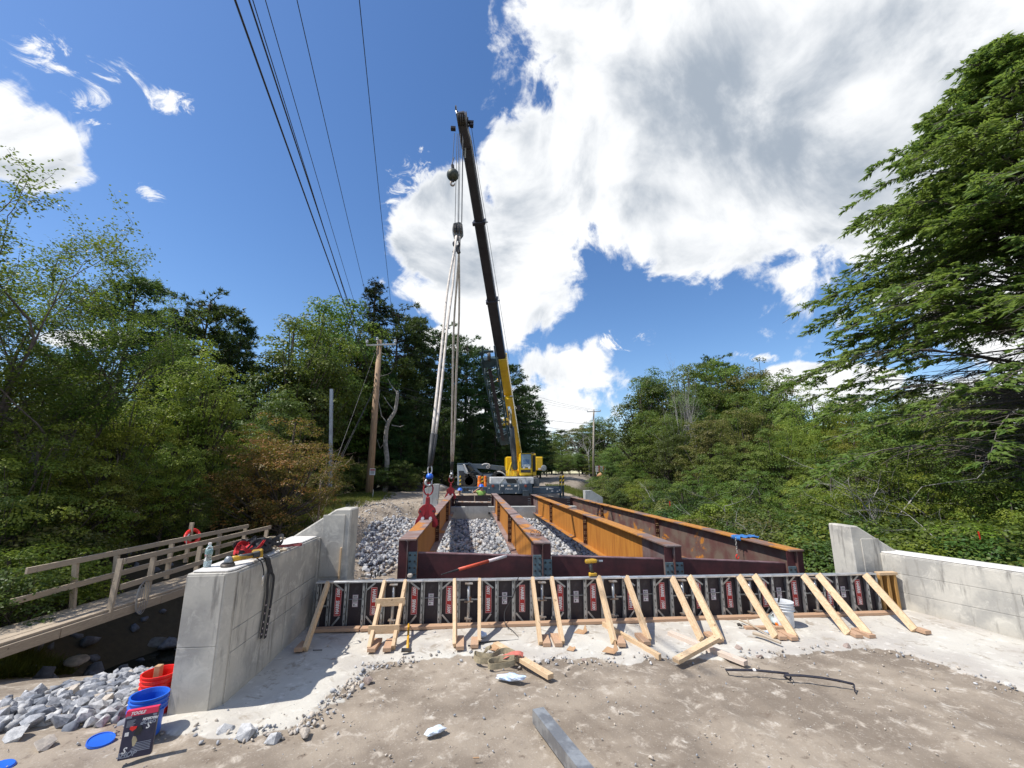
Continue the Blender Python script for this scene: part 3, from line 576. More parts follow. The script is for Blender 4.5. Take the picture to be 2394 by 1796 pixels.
panel_wall(lw, (-2.145, 4.42, 0), (-2.145, 6.5, 0), 1.118, -.03, [.62, .43], [[], [.55], [.55]], (1, 0, 0))
panel_wall(lw, (-2.53, 4.32, 0), (-2.21, 4.32, 0), 1.118, -.03, [.52], [[], []], (0, -1, 0), .008)
def pylon(name, label, pts, y0, th, panels=True, mat=CONC, side=1):
    o = thing(name, (pts[0][0], y0, 0), label, 'concrete pylon')
    mb = MB(); mb.prism([(x, y0, z) for x, z in pts], (0, th, 0)); mb.build('pylon_body', mat, o, .018 if panels else .01)
    return o
lp = pylon('bridge_end_pylon', 'concrete end pylon with a sloped shoulder behind the left wing wall', [(-2.50, -.3), (-1.72, -.3), (-1.72, 1.50), (-1.93, 1.50), (-2.50, 1.13)], 6.5, .4)
mb = MB(); mb.box((-2.1, 6.488, .6), (-1.80, 6.502, 1.42)); mb.build('concrete_panel', CONC, lp, .004)
mb = MB(); mb.box((-2.135, 6.46, -.1), (-2.11, 6.50, 1.12)); mb.build('joint_strip', CONC, lp, .004)
mb = MB(); mb.box((-1.83, 6.45, .4), (-1.81, 6.49, .98)); mb.build('wood_strip', PINE_WOOD, lp)
rp = pylon('bridge_end_pylon', 'concrete end pylon with a sloped shoulder at the right wing wall', [(5.85, -.3), (6.62, -.3), (6.62, .79), (5.98, 1.19), (5.85, 1.19)], 6.5, .42)
mb = MB(); mb.box((6.0, 6.488, .2), (6.3, 6.502, 1.0)); mb.build('concrete_panel', CONC, rp, .004)
rw = thing('concrete_wing_wall', (6.3, 5.4, 0), 'low pale concrete wing wall running out of the frame on the right', 'concrete wall')
a0, a1 = Vector((6.28, 6.5, 0)), Vector((7.35, 3.2, 0)); dn = (a1-a0).normalized(); nw = Vector((dn.y, -dn.x, 0)); nw = -nw if nw.x > 0 else nw; RT = .79
mb = MB(); mb.prism([a0+Vector((0, 0, -.4)), a1+Vector((0, 0, -.4)), a1-nw*.4+Vector((0, 0, -.4)), a0-nw*.42+Vector((0, 0, -.4))], (0, 0, .4+RT)); mb.build('wall_core', CONC, rw, .006)
mb = MB(); mb.prism([a0-nw*.02+Vector((0, 0, RT+.002)), a1-nw*.02+Vector((0, 0, RT+.002)), a1-nw*.38+Vector((0, 0, RT+.002)), a0-nw*.40+Vector((0, 0, RT+.002))], (0, 0, .018)); mb.build('wall_cap', MATS['cap_concrete'], rw, .008)
panel_wall(rw, a0+dn*.02, a1, RT, -.03, [.53, .27], [[], [.42], [.47]], nw)
# far abutment
fa = thing('bridge_abutment', (1.9, 22, -.3), 'pale far concrete abutment wall below the cross beams coloured dark for shade', 'abutment')
mb = MB(); mb.box((-2.2, 22.0, -.8), (6.4, 22.45, .36)); mb.build('abutment_wall', CONCF, fa, .01)
for i, x in enumerate([-2.2, -.4, .75, 2.2, 3.9, 5.1]):
    x1 = [-.4, .75, 2.2, 3.9, 5.1, 6.4][i]; mb = MB(); mb.box((x+.006, 21.985, -.7), (x1-.006, 22.0, .34+(.05 if i == 1 else 0))); mb.build('concrete_panel', CONCF, fa)
for x in (.80, 3.13): mb = MB(); mb.lathe([(.055, 0), (.055, .03)], (x, 21.98, .06), 12, (0, -1, 0)); mb.build('drain_hole', BLACKR, fa)
mb = MB(); mb.box((-2.2, 23.35, -.5), (6.4, 23.6, .38)); mb.build('back_wall', CONCF, fa, .01)
q = lambda px, py, y: (UY(px, py, y).x, UY(px, py, y).z)
pylon('bridge_end_pylon', 'far concrete pylon with a sloped shoulder behind the near red clamp', [q(988, 1185, 22.4), q(1022, 1185, 22.4), q(1027, 1132, 22.4), q(1014, 1132, 22.4), q(989, 1145, 22.4)], 22.4, .5, False, CONCF)
pylon('bridge_end_pylon', 'small far concrete pylon beyond the rightmost girder', [q(1369, 1180, 22.4), q(1410, 1180, 22.4), q(1409, 1163, 22.4), q(1383, 1147, 22.4), q(1368, 1147, 22.4)], 22.4, .45, False, CONCF)
# ------------------------------------------------------------------ steel girders
GF = [(-1.03, .97), (1.14, .89), (3.36, .81), (5.53, .71)]; GB = [(-1.11, .95), (1.06, .97), (3.11, .91), (5.18, .78)]
Y0, Y1, GD, FW = 7.3, 22.8, .86, .27
def gpt(i, y, dx=0., dz=0.):
    f = (y-Y0)/(Y1-Y0); return Vector((GF[i][0]*(1-f)+GB[i][0]*f+dx, y, GF[i][1]*(1-f)+GB[i][1]*f+dz))
def bolts(mb, cx, y, cz, cols, rows, dx, dz, r=.014, dirn=(0, -1, 0)):
    for a in range(cols):
        for b_ in range(rows): mb.lathe([(r, 0), (r, .012), (r*.5, .016)], (cx+(a-(cols-1)/2)*dx, y, cz+(b_-(rows-1)/2)*dz), 6, dirn)
glab = ['leftmost rusty steel girder gripped by the two red lifting clamps', 'second rusty girder from the left with small clamp parts on its near end',
        'third girder from the left with a bright orange rusted web', 'rightmost brown girder with a blue cloth and chain over its top flange']
GO = []
for i in range(4):
    o = thing('steel_girder', gpt(i, Y0, 0, -GD), glab[i], 'girder', 'bridge girders lying side by side across the gap'); GO.append(o)
    fm = RUSTFO if i >= 2 else RUSTF
    MB().beam(gpt(i, Y0-.01, 0, -.013), gpt(i, Y1, 0, -.013), FW, .026).build('top_flange', fm, o, .003)
    MB().beam(gpt(i, Y0-.01, 0, -GD+.013), gpt(i, Y1, 0, -GD+.013), FW+.06, .026).build('bottom_flange', fm, o, .003)
    MB().beam(gpt(i, Y0, 0, -GD/2), gpt(i, Y1, 0, -GD/2), .018, GD-.054).build('web', RUSTB if i == 3 else RUSTW, o)
    for yy_ in (Y0+.05, Y1-.06):
        for s_ in (-1, 1):
            p = gpt(i, yy_); a = .012*s_; w_ = .145*s_
            mb = MB(); poly = [(p.x+a, yy_, p.z-.06), (p.x+a+.025*s_, yy_, p.z-.028), (p.x+w_, yy_, p.z-.028), (p.x+w_, yy_, p.z-GD+.028), (p.x+a+.025*s_, yy_, p.z-GD+.028), (p.x+a, yy_, p.z-GD+.06)]
            mb.prism(poly, (0, .02, 0)).build('end_plate', MAROON, o)
    for yy_ in (12.6, 17.7):
        for s_ in (-1, 1):
            p = gpt(i, yy_); mb = MB(); a = .012*s_; w_ = .128*s_
            pl = mb.prism([(p.x+a, yy_, p.z-.03), (p.x+w_, yy_, p.z-.03), (p.x+w_, yy_, p.z-GD+.06), (p.x+a*2, yy_, p.z-GD+.03)], (0, .016, 0)).build('stiffener', MAROOND, o)
            mb = MB()
            for dz in (-.2, -.36, -.52, -.68): bolts(mb, p.x+.072*s_, yy_-.001, p.z+dz, 2, 2, .045, .05, .011)
            mb.build('bolt_heads', M('bolt_bright', (.62, .45, .25), (.45, .3, .15), 9, .5, .5), pl)['kind'] = 'stuff'
    for s_ in ((1,) if i == 0 else (-1,) if i == 3 else (-1, 1)):
        p = gpt(i, Y0+.045); c = p.x+.085*s_; top = p.z-(.20 if (i == 1 and s_ == -1) or i == 0 else .27); mb = MB(); mb.box((c-.07, Y0+.028, top-.40), (c+.07, Y0+.046, top)); g = mb.build('gusset_plate', GUSSET, o, .002)
        mb = MB(); bolts(mb, c, Y0+.028, top-.19, 2, 4, .075, .095, .017); mb.build('bolt_heads', BLACKR, g)['kind'] = 'stuff'
for i in range(3):
    for far in (0, 1):
        ya = Y0+.09 if not far else Y1-.12; A = gpt(i, ya, .16); B = gpt(i+1, ya, -.16); dz = .24 if not far else .1
        nm = ['left', 'middle', 'right'][i]; h = .46 if not far else .62
        o = thing('cross_beam', ((A+B)/2)-Vector((0, 0, dz+h)), f'{nm} of the three near maroon cross beams behind the formwork' if not far else f'{nm} of the three far cross beams coloured dark for shade below the crane', 'cross beam', 'cross beams between the girders')
        zA, zB = A.z-dz, B.z-dz; mat = MAROON if not far else M('shade_steel', (.022, .012, .014), (.035, .02, .02), 3, .6)  # far beams: shade put into the colour of the maroon steel
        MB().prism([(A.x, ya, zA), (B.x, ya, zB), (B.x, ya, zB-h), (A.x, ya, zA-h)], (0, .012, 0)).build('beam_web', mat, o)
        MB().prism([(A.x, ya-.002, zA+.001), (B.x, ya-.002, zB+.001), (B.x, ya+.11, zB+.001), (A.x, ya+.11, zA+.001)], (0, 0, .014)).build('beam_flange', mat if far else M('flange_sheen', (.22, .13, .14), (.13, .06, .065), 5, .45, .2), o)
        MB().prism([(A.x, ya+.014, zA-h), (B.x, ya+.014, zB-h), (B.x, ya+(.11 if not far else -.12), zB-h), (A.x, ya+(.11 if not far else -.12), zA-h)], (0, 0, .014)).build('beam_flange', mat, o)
        if far:
            for P_, s_ in ((A, 1), (B, -1)): mb = MB(); bolts(mb, P_.x+.09*s_, ya-.001, (zA+zB)/2-.3, 2, 4, .07, .11, .02); mb.build('bolt_heads', M('grey_bolt', (.2, .22, .25), None, 5, .5), o)['kind'] = 'stuff'
# pipe strut across the far end
o = thing('pipe_strut', UY(1064, 1176, 22.3), 'long rusty white pipe lying across between the two left girders at the far end', 'pipe')
MB().tube([UY(1066, 1173.5, 22.4), UY(1148, 1174.5, 22.4)], .035, 8).build('pipe', M('pipe_rusty', (.55, .5, .45), (.35, .2, .12), 9, .7), o)
tag(MB().beam(UY(1109.5, 1158, 22.45), UY(1109.5, 1174, 22.45), .07, .05).build('wood_post', GREY_WOOD), 'short upright wood post on the far left cross beam', 'wood post')
tag(MB().beam(UY(1022, 1170.5, 17.8)+Vector((-.05, 0, .03)), UY(1050, 1170.5, 17.8)+Vector((.05, 0, .03)), .05, .03).build('wood_strip', GREY_WOOD), 'thin pale strip lying crosswise on the left girder', 'wood strip')
# blue cloth and chain on the right girder
p = gpt(3, 8.75); o = thing('blue_cloth', p, 'blue cloth pad draped over the top flange of the rightmost girder', 'cloth')
mb = MB(); V = []; nx_, ny_ = 16, 10
for a in range(nx_+1):
    for b_ in range(ny_+1):
        s_ = (a/nx_-.35)*.46; v_ = (b_/ny_-.5)*.32+.04*sin(a*.9); 
        if s_ < -.135: q_ = (-.14-.01*sin(b_*2), v_, -(-.135-s_)*1.9)
        else: q_ = (s_, v_, .012+.012*sin(a*1.3+b_)+.006*cos(b_*2.1))
        V.append(p+Vector(q_))
mb.add(V, [(a*(ny_+1)+b_, (a+1)*(ny_+1)+b_, (a+1)*(ny_+1)+b_+1, a*(ny_+1)+b_+1) for a in range(nx_) for b_ in range(ny_)])
c_ = mb.build('cloth', BLUECL, o, smooth=True); sm_ = c_.modifiers.new('s', 'SOLIDIFY'); sm_.thickness = .008
o = thing('lifting_chain', p+Vector((-.18, -.02, -.42)), 'short steel chain with a red hook hanging from the blue cloth', 'chain')
for k in range(7):
    mb = MB(); c_ = p+Vector((-.165, -.02, -.03-k*.042)); L = [c_+(Vector((cos(a)*.013, 0, sin(a)*.028)) if k % 2 else Vector((0, cos(a)*.013, sin(a)*.028))) for a in np.linspace(0, 2*pi, 10, endpoint=False)]
    mb.tube(L, .0055, 5, closed=True).build('chain_link', M('chain_grey', (.5, .47, .43), (.3, .28, .26), 9, .5, .5), o)
mb = MB(); c_ = p+Vector((-.165, -.02, -.37)); mb.tube([c_+Vector((cos(a)*.03, 0, sin(a)*.04)) for a in np.linspace(.5*pi, 2.1*pi, 9)], [.011]*8+[.004], 6).build('hook', REDP, o)
# clamp parts on the second girder
p = gpt(1, 8.0); o = thing('loose_clamp', p, 'small rusty clamp fittings lying on the near end of the second girder', 'clamp')
for dx, dy, r in ((-.05, .12, .035), (.03, -.03, .045), (.06, .02, .03)):
    mb = MB(); c_ = p+Vector((dx, dy, r+.005)); mb.tube([c_+Vector((cos(a)*r, .4*sin(a)*r, sin(a)*r)) for a in np.linspace(0, 1.7*pi, 10)], .008, 5); mb.cb(c_-Vector((0, 0, r-.01)), (.07, .02, .018)); mb.build('clamp_jaw', M('rusty_fitting', (.28, .16, .11), (.18, .1, .07), 20, .7), o)
# ------------------------------------------------------------------ formwork
FY = 6.30; FZ0, FZ1 = .03, .60
def zf(x): return -.006*(x+2)            # the form line drops slightly to the right
lab_txt = text_mesh('HARRIS 1500', .060, WHT, bold=.0012, sx=.88)
me_h = text_mesh('HARRIS', .060, WHT, bold=.0028, sx=.82); me_n = text_mesh('1500', .060, WHT, shear=.25, bold=.0022, sx=.88)
PW = .992
def rib(mb, x, y0=FY-.062):
    mb.box((x-.014, y0, FZ0+.025), (x+.014, y0+.006, FZ1-.03)); mb.box((x-.014, y0+.006, FZ0+.025), (x-.009, FY-.005, FZ1-.03)); mb.box((x+.018, y0+.03, FZ0+.025), (x+.034, FY-.005, FZ1-.03))
def slots(mb, x, y0=FY-.062):
    for k in range(6): z = FZ0+.07+k*.088; mb.box((x-.004, y0-.002, z), (x+.005, y0+.001, z+.028))
def label_plate(root, cx, up):
    mb = MB(); mb.box((cx-.041, FY-.012, .165), (cx+.041, FY-.004, .51)); pl = mb.build('label_plate', REDL, root)
    mb = MB(); y = FY-.0135
    for a, b_ in (((cx-.038, .168), (cx+.038, .171)), ((cx-.038, .504), (cx+.038, .507)), ((cx-.038, .171), (cx-.0355, .504)), ((cx+.0355, .171), (cx+.038, .504))): mb.box((a[0], y, a[1]), (b_[0], y+.001, b_[1]))
    mb.build('label_border', WHT, pl)
    s_ = 1 if up else -1
    place_text(me_h, 'lettering', pl, (cx, FY-.014, .338-s_*.066), (0, 0, s_), (-s_, 0, 0))
    place_text(me_n, 'lettering', pl, (cx, FY-.014, .338+s_*.104), (0, 0, s_), (-s_, 0, 0))
def barcode_plate(root, cx):
    mb = MB(); mb.box((cx-.036, FY-.011, .27), (cx+.036, FY-.004, .42)); pl = mb.build('tag_plate', M('tag_mauve', (.42, .30, .36), (.36, .26, .31), 5, .6, bmp=0), root)
    mb = MB()
    for z in (.278, .328, .378): mb.box((cx-.03, FY-.013, z), (cx+.03, FY-.011, z+.036))
    mb.build('tag_panels', WHT, pl); mb = MB(); r_ = random.Random(int(cx*100))
    for z in (.328, .378):
        x = cx-.024
        while x < cx+.022: w_ = r_.uniform(.002, .006); mb.box((x, FY-.0142, z+.006), (x+w_, FY-.013, z+.03)); x += w_+r_.uniform(.002, .005)
    mb.box((cx-.02, FY-.0142, .286), (cx-.004, FY-.013, .306)); mb.box((cx+.004, FY-.0142, .29), (cx+.022, FY-.013, .294)); mb.build('tag_print', BLK, pl)
ordw = ['leftmost', 'second', 'third', 'fourth', 'fifth', 'sixth', 'seventh', 'rightmost']
for i in range(8):
    x0 = -1.88+PW*i; zo = zf(x0+.5)
    o = thing('framed_formwork', (x0+.5, FY, FZ0+zo), f'{ordw[i]} of the eight dark formwork panels with red and white lettering', 'formwork panel', 'steel framed formwork panels in a row'); o.location.z -= zo  # build level, then drop
    xa = x0-(.16 if i == 0 else 0); xb = x0+(.79-.02 if i == 7 else PW-.004)
    if i == 7: xb = x0+.86
    MB().box((xa+.002, FY, FZ0), (xb, FY+.018, FZ1-.02)).build('plywood_face', PLYD, o)
    MB().box((xa, FY-.065, FZ1-.022), (xb, FY+.02, FZ1)).build('top_rail', ALUB, o, .002)
    MB().box((xa, FY-.06, FZ0-.004), (xb, FY-.004, FZ0+.014)).build('bottom_rail', ALU, o, .002)
    rl = [0.0, .215, .445, .69]+([-.14] if i == 0 else [])+([.84] if i == 7 else [])
    for r_ in rl:
        mb = MB(); rib(mb, x0+r_+.012); rb = mb.build('rib', ALU, o); mb = MB(); slots(mb, x0+r_+.012); mb.build('rib_slots', BLK, rb)['kind'] = 'stuff'
    for (a, b_, c_, d) in ((.07, FZ1-.03, .19, FZ1-.12), (.49, FZ1-.12, .60, FZ1-.03), (.07, FZ0+.02, .16, FZ0+.13), (.60, FZ0+.02, .50, FZ0+.13)):
        MB().beam((x0+a, FY-.03, b_), (x0+c_, FY-.03, d), .022, .004, (0, 1, 0)).build('corner_gusset', ALU, o)
    MB().tube([(x0+.25, FY-.03, .37), (x0+.44, FY-.03, .37)], .0045, 6).build('tie_rod', ALU, o)
    if i < 7: MB().box((x0+.725, FY-.05, .335), (x0+PW-.006, FY-.03, .352)).build('mid_rail', ALU, o)
    if i == 0: MB().box((x0-.12, FY-.05, .29), (x0-.01, FY-.03, .31)).build('mid_rail', ALU, o)
    label_plate(o, x0+.125, True); label_plate(o, x0+.585, False); barcode_plate(o, x0+.345)
    o.location.z += zo
cl = thing('form_clamp', (0, 0, 0), None, 'form clamp', 'upright clamp posts joining the panels', local=True)
for z, w_ in ((.555, .105), (.335, .115), (.125, .10)):
    MB().box((-w_/2, -.035, z-.008), (w_/2, .03, z+.008)).build('clamp_plate', M('clamp_zinc', (.38, .37, .35), (.25, .18, .13), 14, .5, .6), cl, .002)
MB().tube([(0, 0, .03), (0, 0, .56)], .021, 10).build('clamp_tube', ALU, cl, smooth=True)
mb = MB(); mb.lathe([(.012, 0), (.012, .03), (.018, .03), (.018, .045)], (.02, -.01, .343), 8); mb.build('clamp_bolt', M('bolt_rust', (.2, .1, .06), None, 9, .7), cl)
mb = MB(); mb.box((-.03, -.012, .02), (.03, .03, .12)); mb.build('clamp_foot', ALU, cl)
cpos = ['behind the wooden ladder braces', 'between the third and fourth wood braces', 'below the near end of the second girder', 'right of the yellow drill', 'between the fourth and fifth pairs of wood braces from the left', 'just left of the white bucket', 'right of the white bucket']
for i in range(7):
    c_ = cl if i == 0 else copy_tree(cl); c_.location = (-1.88+PW*i+.85, FY-.085, zf(-1+PW*i)); c_['label'] = f'galvanised form clamp post {cpos[i]}'
# wooden box-out at the right end of the forms
o = thing('wood_end_form', (6.1, FY, 0), 'orange stained wooden end form between the last panel and the right wall', 'wood form')
MB().box((5.985, FY+.03, .02), (6.27, FY+.045, .55)).build('plywood_sheet', M('ply_brown', (.16, .085, .03), (.09, .05, .03), 4, .7), o)
for x in (6.0, 6.12, 6.23): MB().box((x-.02, FY-.05, .03), (x+.02, FY+.03, .52)).build('stud', ORANGE_WOOD, o, .002)
MB().box((5.985, FY-.055, .522), (6.275, FY+.03, .56)).build('top_plate', PINE_WOOD, o, .002)
# sill boards
o1 = tag(MB().box((-2.03, 6.10, .03), (-1.42, 6.20, .068)).build('sill_board', SILL_WOOD, None, .003, loc=(-1.7, 6.15, .03)), 'short sill board under the leftmost formwork panel', 'board', 'sill boards along the formwork foot')
o1 = tag(MB().box((-1.40, 6.09, .03), (2.3, 6.195, .068)).build('sill_board', SILL_WOOD, None, .003, loc=(.5, 6.15, .03)), 'long sill board under the left half of the formwork', 'board', 'sill boards along the formwork foot')
o1 = tag(MB().box((2.31, 6.10, .028), (6.12, 6.20, .066)).build('sill_board', SILL_WOOD, None, .003, loc=(4, 6.15, .03)), 'long sill board under the right half of the formwork', 'board', 'sill boards along the formwork foot')
z1 = lambda x, y: (650+x/3.403, 1300+y/3.403); z2 = lambda x, y: (1200+x/3.687, 1300+y/3.687); z3 = lambda x, y: (1700+x/3.187, 1200+y/3.187)
def plank(name, P, Q, w_, h, mat, label, cat, group=None, up=(0, 0, 1), bev=.002):
    return tag(MB().beam(P, Q, w_, h, up).build(name, mat, None, bev, loc=(Vector(P)+Vector(Q))/2), label, cat, group)
braces = [(z1(400, 195), z1(215, 745), 'leftmost wood brace leaning on the formwork beside the left wall'), (z1(850, 190), z1(725, 745), 'left leg of the ladder-like brace pair with two rungs'), (z1(1015, 190), z1(915, 735), 'right leg of the ladder-like brace pair with two rungs'),
    (z1(1408, 180), z1(1408, 718), 'near-vertical wood brace right of the ladder pair'), (z1(1603, 175), z1(1600, 690), 'near-vertical wood brace with a crumpled blue glove at its foot'),
    (z2(165, 185), z2(235, 762), 'left brace of the pair below the second girder end'), (z2(330, 185), z2(425, 756), 'right brace of the pair below the second girder end'),
    (z2(735, 185), z2(870, 748), 'leaning brace whose foot meets the long thin board'), (z2(975, 185), z2(1170, 738), 'leaning brace right of the cardboard scrap by the long thin board'),
    (z2(1370, 190), z2(1620, 722), 'leaning brace directly above the crossed boards'), (z2(1520, 180), z2(1790, 735), 'leaning brace ending at the short crossed board'),
    (z3(90, 470), z3(365, 925), 'leaning brace left of the white bucket'), (z3(205, 465), z3(505, 930), 'leaning brace passing in front of the white bucket'),
    (z3(570, 465), z3(905, 900), 'left brace of the pair right of the white bucket'), (z3(680, 460), z3(1060, 912), 'right brace of the pair right of the white bucket'), (z3(1030, 460), z3(1400, 872), 'rightmost leaning brace beside the orange end form')]
for a, b_, lab in braces:
    A = UY(a[0], a[1], FY-.09); B = UZ(b_[0], b_[1], .045); A.z = min(A.z, .585); plank('wood_brace', A, B, .04, .088, PINE_WOOD, lab, 'wood brace', 'lumber braces propping the formwork', (0, 1, .4))
blocks = [(z1(215, 690), z1(160, 750), 'wood stake at the foot of the leftmost brace'), (z1(800, 665), z1(740, 752), 'wood stake at the foot of the left ladder leg'), (z1(895, 670), z1(865, 748), 'wood stake between the ladder legs'), (z1(1450, 645), z1(1447, 735), 'wood stake right of the first near-vertical brace'),
    (z1(1568, 655), z1(1562, 720), 'wood stake left of the second near-vertical brace'), (z2(268, 690), z2(290, 768), 'wood stake beside the left brace of the pair below the second girder'), (z2(352, 680), z2(392, 768), 'wood stake beside the right brace of the pair below the second girder'),
    (z2(912, 700), z2(938, 768), 'wood stake beside the long thin board'), (z2(1075, 675), z2(1155, 755), 'wood stake beside the brace right of the long thin board'), (z2(1665, 665), z2(1790, 730), 'wood stake behind the crossed boards'),
    (z3(370, 900), z3(420, 932), 'wood stake at the foot of the brace left of the bucket'), (z3(395, 880), z3(505, 938), 'long wood stake at the foot of the brace before the bucket'), (z3(910, 880), z3(985, 918), 'short wood stake at the pair right of the bucket'), (z3(945, 865), z3(1085, 920), 'long wood stake at the pair right of the bucket'), (z3(1410, 860), z3(1500, 890), 'wood stake at the foot of the rightmost brace')]
for a, b_, lab in blocks: plank('wood_stake', UZ(*a, .055), UZ(*b_, .055), .09, .04, SILL_WOOD, lab, 'wood stake', 'short stakes at the brace feet')
for (x0, y0), (x1, y1), lab in ((z1(775, 372), z1(1010, 362), 'upper rung board nailed across the ladder-like braces'), (z1(718, 588), z1(965, 580), 'lower rung board nailed across the ladder-like braces')):
    # lies just in front of the two legs
    tt = (588-190)/(745-190) if 'lower' in lab else (372-190)/(745-190); yl = (FY-.09)*(1-tt)+UZ(*z1(725, 745), .04).y*tt-.07
    plank('rung_board', UY(x0, y0, yl), UY(x1, y1, yl), .02, .092, PINE_WOOD, lab, 'board', 'rungs of the ladder brace', (0, 0, 1))
plank('loose_board', UZ(*z2(775, 585), .05), UZ(*z2(1265, 872), .03), .04, .06, PINE_WOOD, 'long thin board lying at an angle from the formwork to the slab edge', 'board')
plank('loose_board', UZ(*z2(1345, 662), .05), UZ(*z2(2005, 925), .03), .075, .045, wood('pale_lumber', (.62, .52, .44), (.5, .4, .32)), 'long pale board passing under the short crossed board', 'board')
plank('loose_board', UZ(*z2(1400, 905), .05), UZ(*z2(1755, 708), .16), .09, .042, PINE_WOOD, 'short thick board laid crosswise over the long pale board', 'board')
plank('loose_board', UZ(*z1(1730, 700), .05), UZ(*z1(2170, 960), .045), .075, .045, PINE_WOOD, 'board lying under the tan lifting strap', 'board')
plank('loose_board', UZ(*z3(130, 852), .05), UZ(*z3(425, 852), .05), .07, .03, SILL_WOOD, 'dark board lying flat left of the white bucket', 'board')
# ------------------------------------------------------------------ buckets
def bucket(name, base, r, h, mat, label, tilt=(0, 0), rings=3, lettering=None, bail=True, face=0.):
    o = thing(name, base, label, 'bucket'); ax = Vector((tilt[0], tilt[1], 1)).normalized()
    rt, rb = r, r*.86; pr = [(rb*.2, .0), (rb, 0), (rb+.003, .01), (rt-.012, h-.115)]
    for k in range(rings): z = h-.105+k*.034; pr += [(rt-.008, z), (rt+.006, z+.004), (rt+.006, z+.009), (rt-.006, z+.013)]
    pr += [(rt-.004, h-.008), (rt+.006, h-.006), (rt+.006, h), (rt-.006, h), (rt-.012, h-.03), (rb-.006, .008), (.001, .006)]
    MB().lathe(pr, base, 40, ax).build('bucket_body', mat, o, smooth=False)
    if bail:
        e1 = Vector(base)+ax*(h-.07); R = ax.to_track_quat('Z', 'Y').to_matrix(); pts = [e1+R@Vector((cos(a)*(r+.012), -sin(a)*.05-.01, -sin(a)*r*.9+.0)) for a in np.linspace(0, pi, 14)]
        MB().tube(pts, .003, 6).build('bail_handle', ALU, o)
    return o
wb = UZ(1700+430/3.187, 1200+838/3.187, .03); bucket('white_bucket', wb, .128, .30, WHITEP, 'dusty white plastic bucket in front of the formwork', bail=True)
tag(MB().tube([wb+Vector((-.06, .03, .22)), wb+Vector((-.045, 0, .30)), wb+Vector((-.04, -.01, .35))], .012, 6).build('hand_tool', TOOLK), 'dark handled tool sticking out of the white bucket', 'hand tool')
bb = Vector((-2.62, 4.02, .02)); bb = UZ(333, 1718, .01); bucket('blue_bucket', bb, .122, .28, BLUEP, 'blue plastic bucket standing behind the black package', bail=False, tilt=(.02, .02))
rb_ = UZ(363, 1672, 0.); rb_ = Vector((rb_.x-.035, rb_.y+.06, -.03)); ro = bucket('red_bucket', rb_, .135, .34, REDP, 'red plastic bucket tucked behind the wall corner and the blue bucket', tilt=(-.02, 0))
# lettering on the red bucket, wrapped round it by small letters
word = 'THE HOME DEPOT'
for li, (wd, zz, sz) in enumerate((('HOME', .13, .06), ('DEPOT', .075, .055), ('THE', .18, .035))):
    for k, ch in enumerate(wd):
        a = -1.55+(k-len(wd)/2+.5)*sz*.72/.125+.55; rr = .1215+.012*(zz/.3)
        tm = text_mesh(ch, sz, WHT, bold=.002); z = rb_.z+zz+ (k-1.5)*.012
        c_ = Vector((rb_.x+cos(a)*rr, rb_.y+sin(a)*rr, z)); place_text(tm, 'lettering', ro, c_, (-sin(a), cos(a), .15), (0, 0, 1))
tag(MB().cb(rb_+Vector((-.06, .05, .31)), (.05, .05, .12)).build('wood_block', CARD, None, .004, loc=rb_+Vector((0, 0, .3))), 'dark wood offcut inside the red bucket', 'wood offcut')
# blue lid
c_ = UZ(236, 1728, .02); MBl = MB().lathe([(.001, .010), (.074, .010), (.077, .016), (.083, .016), (.085, 0), (.075, 0)], c_-Vector((0, 0, .015)), 36, (.16, -.08, 1)); tag(MBl.build('bucket_lid', BLUEP, None, loc=c_), 'flat blue bucket lid half buried at the edge of the riprap', 'bucket lid')
c_ = UZ(5, 1792, .01); tag(MB().lathe([(.001, .01), (.06, .012), (.07, 0)], c_, 20, (.1, 0, 1)).build('plastic_scrap', BLUEP, None, loc=c_), 'blue plastic scrap at the lower left corner', 'plastic scrap')
# package
NAVY = M('package_navy', (.025, .022, .05), (.03, .028, .06), 4, .5, bmp=0); PINKR = M('package_red', (.70, .03, .09), (.62, .03, .08), 4, .5, bmp=0); LGREY = M('package_grey', (.28, .30, .36), None, 4, .5, bmp=0)
P0 = UZ(273, 1781, 0.03); P1 = UZ(352, 1764, 0.03); xd = (P1-P0).normalized(); Tp = UY(362, 1684, P1.y+.035); Hh = .29; Wd = (P1-P0).length
yd = Vector((xd.y*-.10+.035, .16, 1)).normalized(); yd = (yd-xd*yd.dot(xd)).normalized(); nn_ = xd.cross(yd)      # nn_ faces the camera
o = thing('tool_package', (P0+P1)/2, 'black printed tool package with a red top edge leaning on the blue bucket', 'package')
def pk(u, v, w_=0): return P0+xd*(u*Wd)+yd*(v*Hh)+nn_*w_
def pq(mb, u0, v0, u1, v1, w_=.001, sk=0.): mb.prism([pk(u0, v0, w_), pk(u1, v0+sk, w_), pk(u1, v1+sk, w_), pk(u0, v1, w_)], nn_*.0008)
mb = MB(); mb.prism([pk(0, 0, -.045), pk(1, 0, -.045), pk(1, 1, -.045), pk(0, 1, -.045)], nn_*.045); mb.build('package_body', NAVY, o, .004)
mb = MB(); mb.prism([pk(0, .88, .0005), pk(1, .88, .0005), pk(1, 1.004, .0005), pk(0, 1.004, .0005)], nn_*.001); mb.prism([pk(0, 1.001, -.045), pk(1, 1.001, -.045), pk(1, 1.001, .001), pk(0, 1.001, .001)], yd*.001); mb.build('package_band', PINKR, o)
mb = MB(); pq(mb, .03, .845, .2, .895, .002); pq(mb, .86, .83, .98, .865, .002); [pq(mb, .08+.0*k, .79-.025*k, .34-.03*(k % 3), .802-.025*k) for k in range(6)]; [pq(mb, .46-.03*k, .30-.033*k, .93, .314-.033*k) for k in range(6)]; pq(mb, .05, .045, .35, .062); mb.build('package_lines', LGREY, o)
